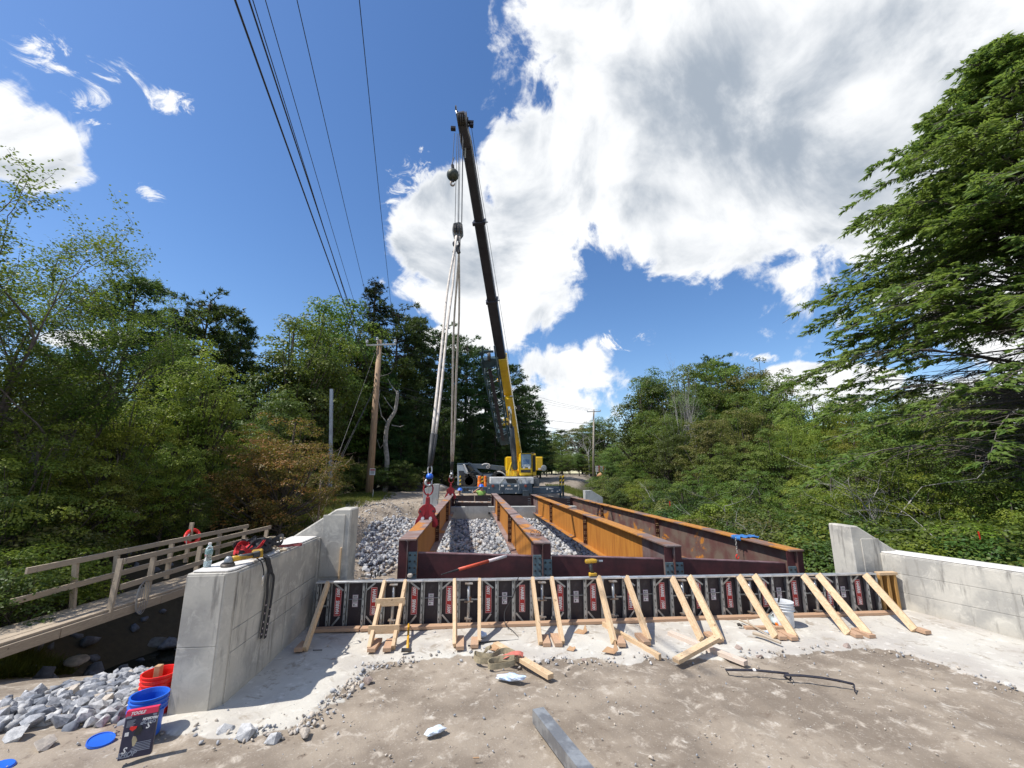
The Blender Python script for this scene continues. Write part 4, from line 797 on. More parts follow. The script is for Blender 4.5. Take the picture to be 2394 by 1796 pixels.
for txt, u, v, sz, sh, flip, m_ in (('SHOP', .78, .72, .036, .3, True, LGREY), ('SHOP', .24, .1, .042, .3, False, LGREY), ('S', .80, .64, .05, .3, True, WHT), ('S', .14, .185, .05, .3, False, WHT), ('TOOLS', .36, .935, .026, .4, False, WHT), ('PRECISION', .80, .785, .018, .2, True, WHT)):
    s_ = -1 if flip else 1; place_text(text_mesh(txt, sz, m_, shear=sh, bold=.0012), 'lettering', o, pk(u, v, .0022), xd*s_, yd*s_)
mb = MB(); mb.prism([pk(.20, .62, .003), pk(.30, .57, .003), pk(.40, .61, .003), pk(.42, .655, .003), pk(.22, .67, .003)], nn_*.004); mb.build('package_picture', REDP, o)
mb = MB(); mb.prism([pk(.36, .50, .002), pk(.5, .46, .002), pk(.62, .56, .002), pk(.55, .66, .002), pk(.42, .62, .002)], nn_*.006); mb.build('package_window', BLK, o)
mb = MB(); mb.prism([pk(.33, .39, .001), pk(.38, .25, .001), pk(.44, .25, .001), pk(.5, .36, .001), pk(.44, .44, .001), pk(.35, .46, .001)], nn_*.001); mb.build('package_hole', M('hole_tan', (.5, .42, .26), None, 5, .8), o)
mb = MB(); pq(mb, .08, .48, .2, .56); mb.build('package_sticker', WHT, o)
# ------------------------------------------------------------------ loose things on the ground
def polyz(pts, z): return [UZ(a, b_, z) for a, b_ in pts]
zg = lambda x, y: (850+x/3.687, 1450+y/3.687)
# steel tube at the bottom of the picture
A = UZ(1258, 1672, .065); B = UZ(1420, 1880, .065); A2 = UZ(1246+14, 1668, .065); o = thing('steel_tube', UZ(1258, 1690, 0), 'square galvanised steel tube lying on the dirt at the bottom edge', 'steel tube')
zinc = M('zinc_tube', (.40, .42, .44), (.24, .25, .27), 7, .4, .7, .25, lo=.42, hi=.6); dr = (B-A).normalized(); B = A+dr*1.3; sd_ = dr.cross(Vector((0, 0, 1)))
for s_, nm in ((1, 'tube_side'), (-1, 'tube_side')): MB().prism([A+sd_*(.046*s_)+Vector((0, 0, -.048)), B+sd_*(.046*s_)+Vector((0, 0, -.048)), B+sd_*(.046*s_)+Vector((0, 0, .048)), A+sd_*(.046*s_)+Vector((0, 0, .048))], sd_*(.004*s_)).build(nm, zinc, o)
MB().prism([A+sd_*.05+Vector((0, 0, .048)), B+sd_*.05+Vector((0, 0, .048)), B-sd_*.05+Vector((0, 0, .048)), A-sd_*.05+Vector((0, 0, .048))], (0, 0, .004)).build('tube_top', zinc, o, .001)
MB().prism([A+sd_*.046+Vector((0, 0, -.048)), A-sd_*.046+Vector((0, 0, -.048)), A-sd_*.046+Vector((0, 0, .044)), A+sd_*.046+Vector((0, 0, .044))], dr*.01).build('tube_end', M('tube_end_grey', (.25, .27, .30), (.18, .2, .22), 8, .5), o)
# tan sling heap
def wavy(pts, n=40):
    pts = [Vector(p) for p in pts]; r_ = []
    for i in range(len(pts)-1):
        p0 = pts[max(i-1, 0)]; p1 = pts[i]; p2 = pts[i+1]; p3 = pts[min(i+2, len(pts)-1)]
        for k in range(8): t_ = k/8.; r_.append(.5*((2*p1)+(p2-p0)*t_+(2*p0-5*p1+4*p2-p3)*t_*t_+(3*p1-p0-3*p2+p3)*t_**3))
    return r_+[pts[-1]]
o = thing('lifting_strap', UZ(*zg(1150, 330), .03), 'heaped tan webbing lifting strap with a faded red end on the dirt', 'lifting strap')
L1 = [UZ(*zg(*p), z) for p, z in (((1310, 290), .10), ((1240, 262), .10), ((1180, 270), .09), ((1100, 310), .07), ((1000, 300), .07), ((960, 290), .08), ((955, 320), .06), ((1000, 350), .05), ((1100, 345), .05), ((1200, 330), .07), ((1300, 325), .09))]
MB().ribbon(wavy(L1), .055, (.1, .2, 1), .006).build('strap_loop', STRAPT, o)
L2 = [UZ(*zg(*p), z) for p, z in (((1330, 335), .06), ((1250, 345), .05), ((1120, 350), .05), ((1075, 370), .05), ((1090, 400), .04), ((1180, 395), .04), ((1290, 370), .05), ((1310, 340), .06))]
MB().ribbon(wavy(L2), .055, (0, .1, 1), .006).build('strap_loop', STRAPT, o)
L3 = [UZ(*zg(*p), z) for p, z in (((1375, 300), .09), ((1340, 285), .11), ((1280, 290), .11), ((1230, 310), .09), ((1190, 325), .06))]
MB().ribbon(wavy(L3), .06, (.2, 1, .35), .008).build('strap_end', M('faded_red', (.55, .16, .12), (.42, .12, .09), 30, .85), o)
L4 = [UZ(*zg(*p), z) for p, z in (((1030, 290), .03), ((1060, 260), .06), ((1075, 225), .09), ((1085, 250), .05))]
MB().ribbon(wavy(L4), .06, (1, .2, .3), .006).build('strap_end', STRAPT, o)
def crumple(name, c, w_, d, h, mat, label, cat, seed=0, rz=0.):
    bm = bmesh.new(); bmesh.ops.create_icosphere(bm, subdivisions=3, radius=.5); r_ = random.Random(seed); ph = [r_.uniform(0, 6) for _ in range(9)]
    for v in bm.verts:
        a = v.co; k = 1+.16*sin(a.x*9+ph[0])*sin(a.y*8+ph[1])+.10*sin(a.x*15+ph[2]+a.z*9)+.07*sin(a.y*19+ph[3]); v.co = Vector((a.x*w_*k, a.y*d*k, (a.z+.5)*h*(.6+.5*k)))
    me = bpy.data.meshes.new(name); bm.to_mesh(me); bm.free(); me.materials.append(mat); return tag(link_mesh(name, me, None, c, (0, 0, rz)), label, cat)
crumple('rubber_glove', UZ(*zg(1262, 520), .0), .28, .1, .05, GLOVEB, 'crumpled light blue rubber glove on the dirt below the tan strap', 'glove', 1, -.15)
crumple('rubber_glove', UZ(*zg(615, 975), .0), .17, .085, .035, M('glove_white', (.66, .74, .82), (.55, .62, .72), 12, .6, bmp=.4), 'flattened pale glove on the dirt at the bottom left of the tube', 'glove', 4, .55)
crumple('rubber_glove', UZ(*zg(1022, 150), .03), .12, .08, .06, GLOVEB, 'small crumpled blue glove behind the foot of the second near-vertical brace', 'glove', 7, .3)
crumple('blue_rag', UZ(*z3(320, 900), .03), .12, .05, .04, GLOVEB, 'scrap of blue rag between the brace feet left of the bucket', 'rag', 9)
for k, (p, s_, lab) in enumerate(((zg(1885, 110), .11, 'folded cardboard scrap standing on the slab below the drill'), (zg(2145, 275), .12, 'torn cardboard scrap near the slab edge'), (zg(1800, 258), .07, 'small flat cardboard scrap left of the torn one'), (z1(1728, 740), .10, 'curled cardboard scrap beside the tan strap'))):
    c_ = UZ(*p, .03); mb = MB(); mb.add([c_+Vector(v) for v in ((-s_, 0, .005), (0, -s_*.5, .0), (s_*.2, s_*.3, .02), (-s_*.3, s_*.6, .03), (s_*.5, -s_*.3, .03), (s_*.45, s_*.4, s_*.8 if k < 2 else .03))], [(0, 1, 2, 3), (1, 4, 5, 2)])
    m_ = mb.build('cardboard_scrap', CARD, None, loc=c_); x = m_.modifiers.new('s', 'SOLIDIFY'); x.thickness = .004; tag(m_, lab, 'cardboard')
# bent flat bars
zb = lambda x, y: (1400+x/3.16, 1350+y/3.16)
b1 = [UZ(*zb(*p), z) for p, z in (((955, 710), .0), ((935, 683), .045), ((1150, 686), .05), ((1300, 700), .05), ((1405, 712), .04), ((1420, 735), .03), ((1412, 760), .01))]
tag(MB().ribbon(b1, .022, (.05, 1, .45), .01).build('bent_bar', M('bar_black', (.014, .012, .02), (.03, .028, .035), 8, .45), None, loc=b1[2]), 'black bent flat bar with a grey mark, left of the two', 'metal bar', 'bent black bars on the dirt')
b2 = [UZ(*zb(*p), z) for p, z in (((1415, 760), .0), ((1370, 735), .03), ((1380, 722), .05), ((1500, 726), .06), ((1650, 742), .06), ((1780, 765), .05), ((1885, 790), .04), ((1893, 850), .0))]
tag(MB().ribbon(b2, .022, (.05, 1, .45), .01).build('bent_bar', MATS['bar_black'], None, loc=b2[3]), 'black bent flat bar with hooked ends, right of the two', 'metal bar', 'bent black bars on the dirt')
tag(MB().ribbon([UZ(*zb(1140, 684), .058), UZ(*zb(1158, 685), .058)], .025, (.05, 1, .45), .012).build('tape_mark', WHT, None, loc=b1[2]), 'small grey tape wrap on the left bent bar', 'tape')
# black cord from the form to the slab
cp = wavy([UY(*z1(1912, 170), FY-.08), UY(*z1(1870, 320), FY-.09), UY(*z1(1805, 440), FY-.09), UZ(*z1(1810, 545), .08), UZ(*z1(1860, 590), .03), UZ(*z1(1915, 655), .03), UZ(*z1(1880, 672), .03), UZ(*z1(1700, 680), .035), UZ(*z1(1590, 695), .05), UZ(*z1(1555, 716), .04), UZ(*z1(1512, 713), .05)])
tag(MB().tube(cp, [.006]*int(len(cp)*.55)+[.010]*(len(cp)-int(len(cp)*.55)), 6).build('power_cord', WIREM, None, loc=cp[-1]), 'black cord hanging over the form and lying across the slab', 'cord')
# hammer
o = thing('sledge_hammer', UZ(*z1(1020, 752), .03), 'yellow handled hammer with a dark head propped against the sill', 'hammer')
a_, b_ = UZ(*z1(1030, 745), .06), UY(*z1(1040, 545), 6.08); MB().tube([a_, a_.lerp(b_, .4), b_], [.016, .013, .014], 8).build('handle', M('handle_yellow', (.75, .40, .02), (.6, .3, .02), 8, .5), o, smooth=True)
MB().tube([b_, b_+(b_-a_)*.06], [.012, .006], 6).build('handle_tip', TOOLK, o); MB().tube([a_+Vector((-.065, -.01, .0)), a_+Vector((.045, .01, -.01))], [.024, .02], 8).build('hammer_head', STEELD, o)
# red and white level rod leaning over the beam
a_ = UY(*(900+530/4.022, 1020+1300/4.022), FY+.0); b_ = UY(900+1138/4.022, 1020+1128/4.022, 7.05); o = thing('survey_rod', a_, 'red and white rod leaning from the form top against the near cross beam', 'rod')
q_ = lambda t_: a_.lerp(b_, t_)
MB().tube([q_(0), q_(.24)], [.006, .016], 8).build('rod_tip', BLACKR, o); MB().tube([q_(.24), q_(.7)], .023, 10).build('rod_red', M('rod_orange_red', (.62, .09, .04), (.5, .07, .035), 9, .5), o, smooth=True); MB().tube([q_(.7), q_(1.)], .023, 10).build('rod_white', M('rod_pale', (.62, .5, .5), (.7, .68, .68), 10, .5), o, smooth=True)
MB().tube([q_(.995), q_(1.003)], .021, 10).build('rod_cap', BLACKR, o)
# sticks, paint can
for a, b_, r_, lab, mt in ((z3(90, 795), z3(310, 905), .012, 'thin split stick lying left of the bucket', GREY_WOOD), (z3(195, 895), z3(400, 968), .022, 'thick weathered stick with a dark red end in the dirt', GREY_WOOD), (z3(150, 790), z3(165, 830), .008, 'short twig standing out of the stick pile', GREY_WOOD), (z3(75, 832), z3(112, 842), .02, 'short dark wood end at the left of the stick pile', BARK)):
    P, Q = UZ(*a, .07), UZ(*b_, .06); tag(MB().tube([P, P.lerp(Q, .4)+Vector((0, 0, .012)), Q], [r_, r_*1.1, r_*.6], 6).build('wood_stick', mt, None, loc=P), lab, 'stick')
a_, b_ = UZ(*z3(325, 775), .075), UZ(*z3(365, 822), .075); o = thing('plastic_bottle', a_, 'clear bottle with an orange cap lying beside the white bucket', 'bottle')
MB().tube([a_, a_.lerp(b_, .7), b_], [.036, .036, .014], 12).build('bottle_body', M('cloudy_plastic', (.5, .58, .60), (.3, .35, .36), 9, .3), o, smooth=True); MB().tube([b_, b_+(b_-a_)*.18], .016, 8).build('bottle_cap', ORP, o)
a_ = UY(*z3(330, 745), 6.1); MBx = plank('metal_offcut', UZ(*z3(305, 775), .04), UY(*z3(350, 735), 6.12), .05, .02, ALU, 'small galvanised offcut leaning on the form left of the bucket', 'metal offcut')
c_ = UZ(*zg(970, 1184), .01); tag(MB().tube([c_+Vector((-.022, 0, -.002)), c_+Vector((.022, 0, -.002))], .005, 6).build('cigarette_butt', CARD, None, loc=c_), 'small orange tipped butt on the dirt at the bottom', 'butt')
tag(MB().tube([UZ(*z1(278, 750), .035), UZ(*z1(352, 748), .035)], .006, 6).build('steel_nail', STEELD, None, loc=UZ(*z1(310, 750), .03)), 'thin steel pin on the grey slab near the left wall', 'steel pin')
# block and ties on the form top
tag(MB().cb(UY(*z1(1050, 150), FY-.02)+Vector((0, 0, -.008)), (.065, .06, .045)).build('concrete_block', ROCKS[3], None, .012), 'small rounded grey block on the form top above the right ladder leg', 'block')
for k, x in enumerate((745, 775, 795, 812)):
    tag(MB().cb(UY(*z1(x, 145), FY-.01), (.014, .04, .05+.01*(k % 2))).build('form_wedge', BLACKR, None, .002), f'{["leftmost", "second", "third", "rightmost"][k]} upright black wedge on the form top beside the left pylon', 'wedge', 'black wedges on the form top')
tag(MB().cb(UY(*z1(690, 160), FY-.01), (.1, .03, .012)).build('form_wedge', BLACKR), 'flat black wedge lying on the form top at its left end', 'wedge')
# impact driver
c_ = UY(*(900+1955/4.022, 1020+1295/4.022), FY-.02); c_.z = FZ1+zf(c_.x); s_ = 1.05; o = thing('impact_driver', c_, 'yellow cordless impact driver standing on the form top', 'power tool')
V_ = lambda x, z, y=0: c_+Vector((x, y, z))*s_
MB().cb(V_(0, .028), (.105, .075, .05)).build('battery', TOOLY, o, .008); MB().cb(V_(.0, .012), (.10, .078, .022)).build('battery_base', TOOLK, o, .005)
MB().tube([V_(-.005, .05), V_(-.022, .10), V_(-.03, .16)], [.027, .023, .03], 10).build('grip', TOOLK, o, smooth=True); MB().tube([V_(-.012, .06), V_(-.030, .15)], [.012, .012], 6).build('grip_panel', TOOLY, o)
MB().tube([V_(-.10, .195), V_(-.09, .195), V_(.0, .20), V_(.045, .198), (V_(.06, .197))], [.018, .029, .031, .026, .02], 12).build('motor_housing', TOOLY, o, smooth=True)
MB().tube([V_(.055, .197), V_(.085, .197)], [.022, .016], 10).build('chuck', STEELD, o, smooth=True); MB().tube([V_(.085, .197), V_(.14, .197)], [.014, .014], 10).build('socket', M('socket_steel', (.35, .38, .42), None, 8, .35, .7), o)
# ------------------------------------------------------------------ things on the left wall
WT = 1.139; z6 = lambda x, y: (350+x/2.86, 1120+y/2.86)
c_ = UZ(*z6(383, 588), WT); o = thing('water_bottle', c_, 'clear plastic water bottle standing on the left wall', 'bottle')
MB().lathe([(.001, 0), (.03, 0), (.032, .01), (.032, .055), (.026, .085), (.031, .115), (.031, .155), (.022, .18), (.012, .19), (.012, .20)], c_, 20).build('bottle_body', PET, o, smooth=True)
MB().lathe([(.0315, .115), (.0322, .118), (.0322, .15), (.0315, .153)], c_, 20).build('bottle_label', M('label_teal', (.35, .5, .5), (.06, .12, .12), 14, .5), o, smooth=True); MB().lathe([(.014, .198), (.014, .215), (.001, .216)], c_, 12).build('bottle_cap', WHT, o)
MB().lathe([(.001, .003), (.027, .003), (.029, .05), (.001, .05)], c_, 16).build('water', M('water_pale', (.6, .72, .74), None, 4, .2), o)
c_ = UZ(*z6(520, 585), WT); o = thing('angle_grinder', c_, 'yellow and grey cordless grinder lying on the left wall', 'power tool')
G_ = lambda x, y, z: c_+Vector((x, y, z))
MB().lathe([(.001, 0), (.055, 0), (.06, .006), (.06, .018), (.05, .03), (.02, .032)], G_(.0, 0, 0), 22, (0.1, -.1, 1)).build('grinding_disc', STEELD, o, smooth=False)
MB().lathe([(.036, .028), (.038, .045), (.033, .07), (.022, .088), (.01, .09)], G_(0, 0, 0), 16, (-.05, .2, 1)).build('gear_head', M('tool_grey', (.2, .22, .24), (.3, .31, .32), 12, .4, .4), o, smooth=True)
MB().tube([G_(.02, .03, .06), G_(.05, .08, .058), G_(.09, .15, .055), G_(.11, .2, .055)], [.028, .025, .02, .022], 12).build('motor_housing', TOOLY, o, smooth=True)
MB().tube([G_(.045, .08, .06), G_(.12, .23, .058)], [.027, .026], 12).build('grip', TOOLK, o, smooth=True)
mb = MB(); mb.beam(G_(.09, .25, .06), G_(.18, .29, .07), .075, .08); mb.build('battery', TOOLY, o, .012); MB().beam(G_(.105, .24, .062), G_(.165, .265, .07), .09, .06).build('battery_side', TOOLK, o, .01)
# harness: pad pile, webbing loops, hanging lanyards
hb = UZ(*z6(700, 510), WT); o = thing('safety_harness', hb, 'black and red safety harness heaped on the left wall with two straps hanging down', 'harness')
def blobmesh(mb, c, rx, ry, rz_, seed):
    r_ = random.Random(seed); bm = bmesh.new(); bmesh.ops.create_icosphere(bm, subdivisions=2, radius=1.)
    ph = [r_.uniform(0, 6) for _ in range(4)]
    for v in bm.verts: k = 1+.18*sin(v.co.x*5+ph[0])+.18*sin(v.co.y*6+ph[1]+v.co.z*4); v.co = Vector((v.co.x*rx*k, v.co.y*ry*k, max(v.co.z, -.6)*rz_*k))
    bm.verts.index_update(); vs = [Vector(c)+v.co for v in bm.verts]; fs = [tuple(v.index for v in f.verts) for f in bm.faces]; bm.free(); mb.add(vs, fs)
mb = MB(); blobmesh(mb, hb+Vector((.02, .05, .05)), .12, .22, .07, 1); blobmesh(mb, hb+Vector((-.1, .25, .06)), .12, .18, .09, 2); mb.build('back_pad', WEB, o, smooth=True)
mb = MB(); blobmesh(mb, hb+Vector((-.02, -.10, .055)), .10, .09, .055, 3); blobmesh(mb, hb+Vector((-.13, .02, .06)), .06, .14, .06, 5); mb.build('shoulder_pad', REDF, o, smooth=True)
r_ = random.Random(3)
for k in range(9):
    c0 = hb+Vector((r_.uniform(-.14, .08), r_.uniform(-.15, .35), .03)); a0_ = r_.uniform(0, 6); rr = r_.uniform(.07, .16)
    pts = [c0+Vector((cos(a0_+a)*rr*.8, sin(a0_+a)*rr*1.3, .04+.07*sin(a*1.3+k)**2)) for a in np.linspace(0, 4.2, 14)]
    MB().ribbon(pts, .04, (cos(a0_)*.3, .2, 1), .004).build('webbing_loop', REDF if k % 4 == 1 else WEB, o)
MB().ribbon([hb+Vector((-.05, .0, .12)), hb+Vector((0, .18, .14)), hb+Vector((-.02, .36, .12))], .05, (1, .1, .3), .006).build('webbing_loop', WEB, o)
zw = lambda x, y: (450+x/5.184, 1180+y/5.184); XW = -2.12
def onwall(pts, dx=0.): return [UX(*zw(*p), XW+dx) for p in pts]
top_ = UZ(*zw(850, 600), WT+.02); hang = [top_]+[UX(*zw(905, 640), XW-.01)]+onwall([(925, 720), (945, 800), (940, 840)])
MB().ribbon(wavy(hang), .09, (.15, 1, -.25), .006).build('lanyard_sleeve', WEB, o)
for L in ([(925, 830), (910, 950), (905, 1100), (870, 1350), (830, 1620)], [(965, 830), (985, 900), (955, 1150), (920, 1380), (880, 1620)]):
    MB().ribbon(wavy(onwall(L, .012)), .05, (0, 1, -.05), .004).build('lanyard_strap', WEB, o)
    mb = MB(); W_ = wavy(onwall(L, .018)); [mb.lathe([(.009, 0), (.009, .003), (.003, .004)], W_[int(len(W_)*f)], 8, (1, 0, 0)) for f in (.62, .72, .80, .87, .93)]; mb.build('grommets', M('grommet', (.7, .6, .62), None, 5, .4, .5), o)['kind'] = 'stuff'
L = wavy([UZ(*zw(690, 640), WT+.02), UZ(*zw(760, 640), WT+.02)]+onwall([(830, 690), (855, 760), (865, 830), (850, 900)], .01)); MB().tube(L, .006, 6).build('tether_cord', WEB, o)
c_ = onwall([(850, 920)], .02)[0]; MB().tube([c_+Vector((0, cos(a)*.014, sin(a)*.045)) for a in np.linspace(0, 2*pi, 14, endpoint=False)], .005, 6, closed=True).build('carabiner', CHROME, o)
MB().tube(wavy([UZ(*zw(480, 600), WT+.03), UZ(*zw(430, 620), WT+.08), UZ(*zw(400, 680), WT+.01)]), .004, 5).build('tether_cord', WEB, o)
# rope coil and red strap further along the wall
rc_ = UZ(*zw(900, 530), WT); o = thing('rope_coil', rc_, 'loosely coiled tan rope on the left wall behind the harness', 'rope'); r_ = random.Random(5)
for k in range(7):
    c0 = rc_+Vector((r_.uniform(-.06, .05), r_.uniform(-.08, .12), .018+.012*k)); a0_ = r_.uniform(0, 6); rx, ry = r_.uniform(.05, .10), r_.uniform(.08, .17)
    MB().tube([c0+Vector((cos(a+a0_)*rx, sin(a+a0_)*ry, .012*sin(a*2+k))) for a in np.linspace(0, 2*pi, 18, endpoint=False)], .011, 6, closed=True).build('rope_loop', ROPE, o, smooth=True)
MB().tube(wavy([rc_+Vector((.05, .1, .02)), UZ(*zw(1000, 500), WT+.02), UZ(*zw(1010, 470), WT+.05)]), .012, 6).build('rope_tail', ROPE, o, smooth=True)
c_ = UZ(*zw(1070, 545), WT); tag(MB().tube(wavy([UZ(*zw(1000, 550), WT+.015), UZ(*zw(1040, 530), WT+.03), UZ(*zw(1090, 535), WT+.02), UZ(*zw(1135, 548), WT+.015), UZ(*zw(1060, 556), WT+.015)]), .013, 6).build('short_rope', ROPE, None, loc=c_, smooth=True), 'short folded piece of pale rope nearest the wall edge', 'rope')
tag(MB().ribbon(wavy([UZ(*zw(980, 500), WT+.02), UZ(*zw(1120, 498), WT+.02), UZ(*zw(1240, 480), WT+.02), UZ(*zw(1310, 475), WT+.02), UZ(*zw(1320, 488), WT+.02), UZ(*zw(1220, 492), WT+.02), UZ(*zw(1060, 510), WT+.02)]), .025, (0, 0.3, 1), .004).build('red_strap', M('strap_maroon', (.25, .06, .06), (.17, .04, .04), 20, .8), None, loc=UZ(*zw(1200, 485), WT)), 'dark red strap lying along the top of the left wall', 'strap')
# ------------------------------------------------------------------ footbridge
z7 = lambda x, y: (x/2.5686, 1150+y/2.5686)
IN0, OUT0, WDIR = Vector((-5.95, 8.2, 0)), Vector((-6.62, 8.2, 0)), Vector((.10, 1, 0)).normalized()
def hitl(px, py, P):
    d = _ray(px, py); dx, dy = d[0], d[1]; det = dx*(-WDIR.y)+WDIR.x*dy; t_ = (P.x*(-WDIR.y)+WDIR.x*P.y)/det
    return Vector((t_*dx, t_*dy, CAMH+t_*d[2]))
I = lambda x, y: hitl(*z7(x, y), IN0)
O = lambda x, y: hitl(*z7(x, y), OUT0)
o = thing('footbridge', I(700, 780), 'weathered timber footbridge with two-rail fences crossing the stream on the left', 'footbridge')
sdv = Vector((WDIR.y, -WDIR.x, 0))
def zfit(fn, a, b_):
    A, B = fn(*a), fn(*b_); return lambda s: A+(B-A)*s, A, B
_, DA, DB = zfit(I, (20, 905), (1112, 562)); DA = DA-(DB-DA)*.35; DB = DB+(DB-DA)*.28
for k in range(5):
    a_ = -sdv*(k*.145+.07); MB().beam(DA+a_+Vector((0, 0, -.02+.004*(k % 2))), DB+a_+Vector((0, 0, -.02+.004*(k % 3))), .139, .038).build('deck_plank', GREY_WOOD, o, .003)
for a_, nm in ((sdv*.02, 'stringer'), (-sdv*.70, 'stringer')):
    n_ = 3
    for k in range(n_): MB().beam(DA.lerp(DB, k/n_)+a_+Vector((0, 0, -.11)), DA.lerp(DB, (k+1)/n_-.002)+a_+Vector((0, 0, -.11+.003*k)), .045, .14).build(nm, GREY_WOOD, o, .003)
def rail(fn, a, b_, off, ext=(0, 0)): A, B = fn(*a), fn(*b_); d = B-A; MB().beam(A-d*ext[0]+off, B+d*ext[1]+off, .038, .09).build('rail', GREY_WOOD, o, .003)
rail(I, (725, 418), (1615, 212), sdv*.05); rail(I, (705, 573), (1600, 300), sdv*.05); rail(O, (455, 412), (1480, 205), sdv*.05, (.17, 0)); rail(O, (40, 665), (1475, 285), sdv*.05)
for fn, t0, f0 in ((I, (728, 402), (645, 772)), (I, (925, 388), (866, 684)), (I, (1205, 320), (1178, 470)), (I, (1606, 210), (1588, 320)), (O, (457, 402), (434, 708)), (O, (705, 362), (678, 612)), (O, (1035, 300), (998, 522)), (O, (1322, 240), (1300, 410)), (O, (1478, 200), (1455, 330))):
    MB().beam(fn(*t0), fn(*f0), .09, .045, WDIR).build('post', GREY_WOOD, o, .003)
MB().beam(O(1180, 185)-sdv*.1, O(1140, 425)-sdv*.1, .085, .045, WDIR).build('tall_post', GREY_WOOD, o, .003)
c_ = O(1160, 270)-sdv*.02; lb_ = thing('life_ring', c_, 'red life ring hung on the tall footbridge post', 'life ring')
ring = [c_+WDIR*(cos(a)*.20+sin(a)*.06)+Vector((0, 0, sin(a)*.13+cos(a)*.03))+sdv*(-.10*sin(a)) for a in np.linspace(0, 2*pi, 26, endpoint=False)]
MB().tube(ring, .04, 10, closed=True).build('ring_body', REDP, lb_, smooth=True)
MB().tube([c_+WDIR*(cos(a)*.25)+Vector((0, 0, sin(a)*.19-.04))+sdv*(.06) for a in np.linspace(2.4, 5.6, 12)], .012, 6).build('grab_line', WHT, lb_)
c_ = I(820, 560)+sdv*.08; hk = thing('wire_coil', c_, 'loop of grey wire hanging from the footbridge lower rail', 'wire coil')
for k in range(4): MB().tube([c_+WDIR*(cos(a)*(.06+.02*k)+.03*k)+Vector((0, 0, sin(a)*(.22+.02*k)-.22)) for a in np.linspace(0, 2*pi, 16, endpoint=False)], .006, 5, closed=True).build('wire_loop', M('wire_grey', (.4, .4, .4), None, 5, .4, .6), hk)
# dark sheet lying on the stream bank beyond the footbridge
# ------------------------------------------------------------------ lifting clamps, slings
zc = lambda x, y: (930+x/9.215, 1120+y/9.215)
def lifting_clamp(y, sc, label):
    g = gpt(0, y); o = thing('lifting_clamp', g, label, 'lifting clamp'); P = lambda x, z, yy=0: g+Vector((x, yy, z))*sc
    MB().prism([P(-.085, .0, -.05), P(.085, .0, -.05), P(.06, .62, -.05), P(-.045, .62, -.05)], Vector((0, .10, 0))*sc).build('center_post', CLAMPR, o, .012)
    for s_ in (-1, 1):
        poly = [(.06, .42), (.12, .40), (.22, .30), (.245, .20), (.21, .14), (.25, .06), (.30, -.02), (.33, -.14), (.26, -.22), (.16, -.20), (.155, -.03), (.15, .01), (.10, .06), (.055, .16)]
        for yy_ in (-.10, .06): MB().prism([P(s_*a, b_, yy_) for a, b_ in poly], Vector((0, .03, 0))*sc).build('jaw_plate', CLAMPR, o, .004)
        MB().tube([P(s_*.185, .23, -.13), P(s_*.185, .23, .12)], .03*sc, 10).build('pivot_pin', STEELD, o); MB().tube([P(s_*.11, .035, -.14), P(s_*.11, .035, .12)], .045*sc, 10).build('jaw_roller', WHITEP, o)
    MB().prism([P(-.03, .60, -.02), P(.03, .60, -.02), P(.02, .72, -.02), P(-.02, .72, -.02)], Vector((0, .05, 0))*sc).build('lug', CLAMPR, o, .004)
    c_ = P(.01, .84); MB().tube([c_+Vector((cos(a)*.13, 0, sin(a)*.17))*sc for a in np.linspace(0, 2*pi, 22, endpoint=False)], .022*sc, 8, closed=True).build('lifting_ring', CLAMPR, o, smooth=True)
    return c_+Vector((0, 0, .15))*sc
HOOKP = UY(1071, 545, 16.2)
def hook_on(p, sc, label, blue):
    o = thing('swivel_hook', p, label, 'hook'); P = lambda x, z: p+Vector((x, 0, z))*sc
    MB().tube([P(cos(a)*.085, .03+sin(a)*.085) for a in np.linspace(pi*.65, 2.1*pi, 14)]+[P(.10, .12)], [.02]+[.034]*9+[.03, .026, .02, .016, .01], 8).build('hook_body', M('hook_galv', (.55, .55, .56), (.3, .3, .3), 9, .45, .6), o, smooth=True)
    MB().lathe([(.02, 0), (.075, .01), (.085, .06), (.06, .12), (.03, .13)], P(.02, .12), 14).build('hook_swivel', BLUEP if blue else ALU, o, smooth=True)
    MB().tube([P(.02+cos(a)*.055, .36+sin(a)*.12) for a in np.linspace(0, 2*pi, 16, endpoint=False)], .02*sc, 7, closed=True).build('shackle', M('shackle_grey', (.6, .6, .62), None, 6, .4, .5), o, smooth=True)
    return P(.02, .46)
R1 = lifting_clamp(10.3, .80, 'near red lifting clamp gripping the top flange of the leftmost girder'); R2 = lifting_clamp(21.6, .85, 'far red lifting clamp at the far end of the leftmost girder')
H1 = hook_on(R1, .85, 'hook with a blue swivel through the ring of the near red clamp', True); H2 = hook_on(R2, .8, 'small hook through the ring of the far red clamp', False)
def sling(A, B, r, label, bx, black=True, sag=.0):
    o = thing('round_sling', B, label, 'sling', 'pale round slings hanging from the main hook')
    for s_ in (-1, 1):
        n_ = 24; pts = []
        for k in range(n_+1):
            t_ = k/n_; w_ = bx*s_*min(1, sin(pi*min(t_*1.05, 1))*1.25); p = B.lerp(A, t_)+Vector((w_, .02*s_, 0)); p += Vector((.02*sin(t_*9+s_), 0, 0)); pts.append(p)
        cut = 2 if black else 1
        MB().tube(pts[cut:], r, 8).build('sling_leg', SLINGW, o, smooth=True); MB().tube(pts[:cut+1], [r*1.1]+[r*1.35]*cut, 8).build('sling_sleeve', BLACKR, o, smooth=True)
sling(HOOKP+Vector((-.08, 0, -.15)), H1, .04, 'thick pale pair of sling legs running from the hook to the near red clamp', .065)
sling(HOOKP+Vector((.05, 0, -.15)), H2, .045, 'thinner upright pair of sling legs running from the hook to the far red clamp', .09, False)
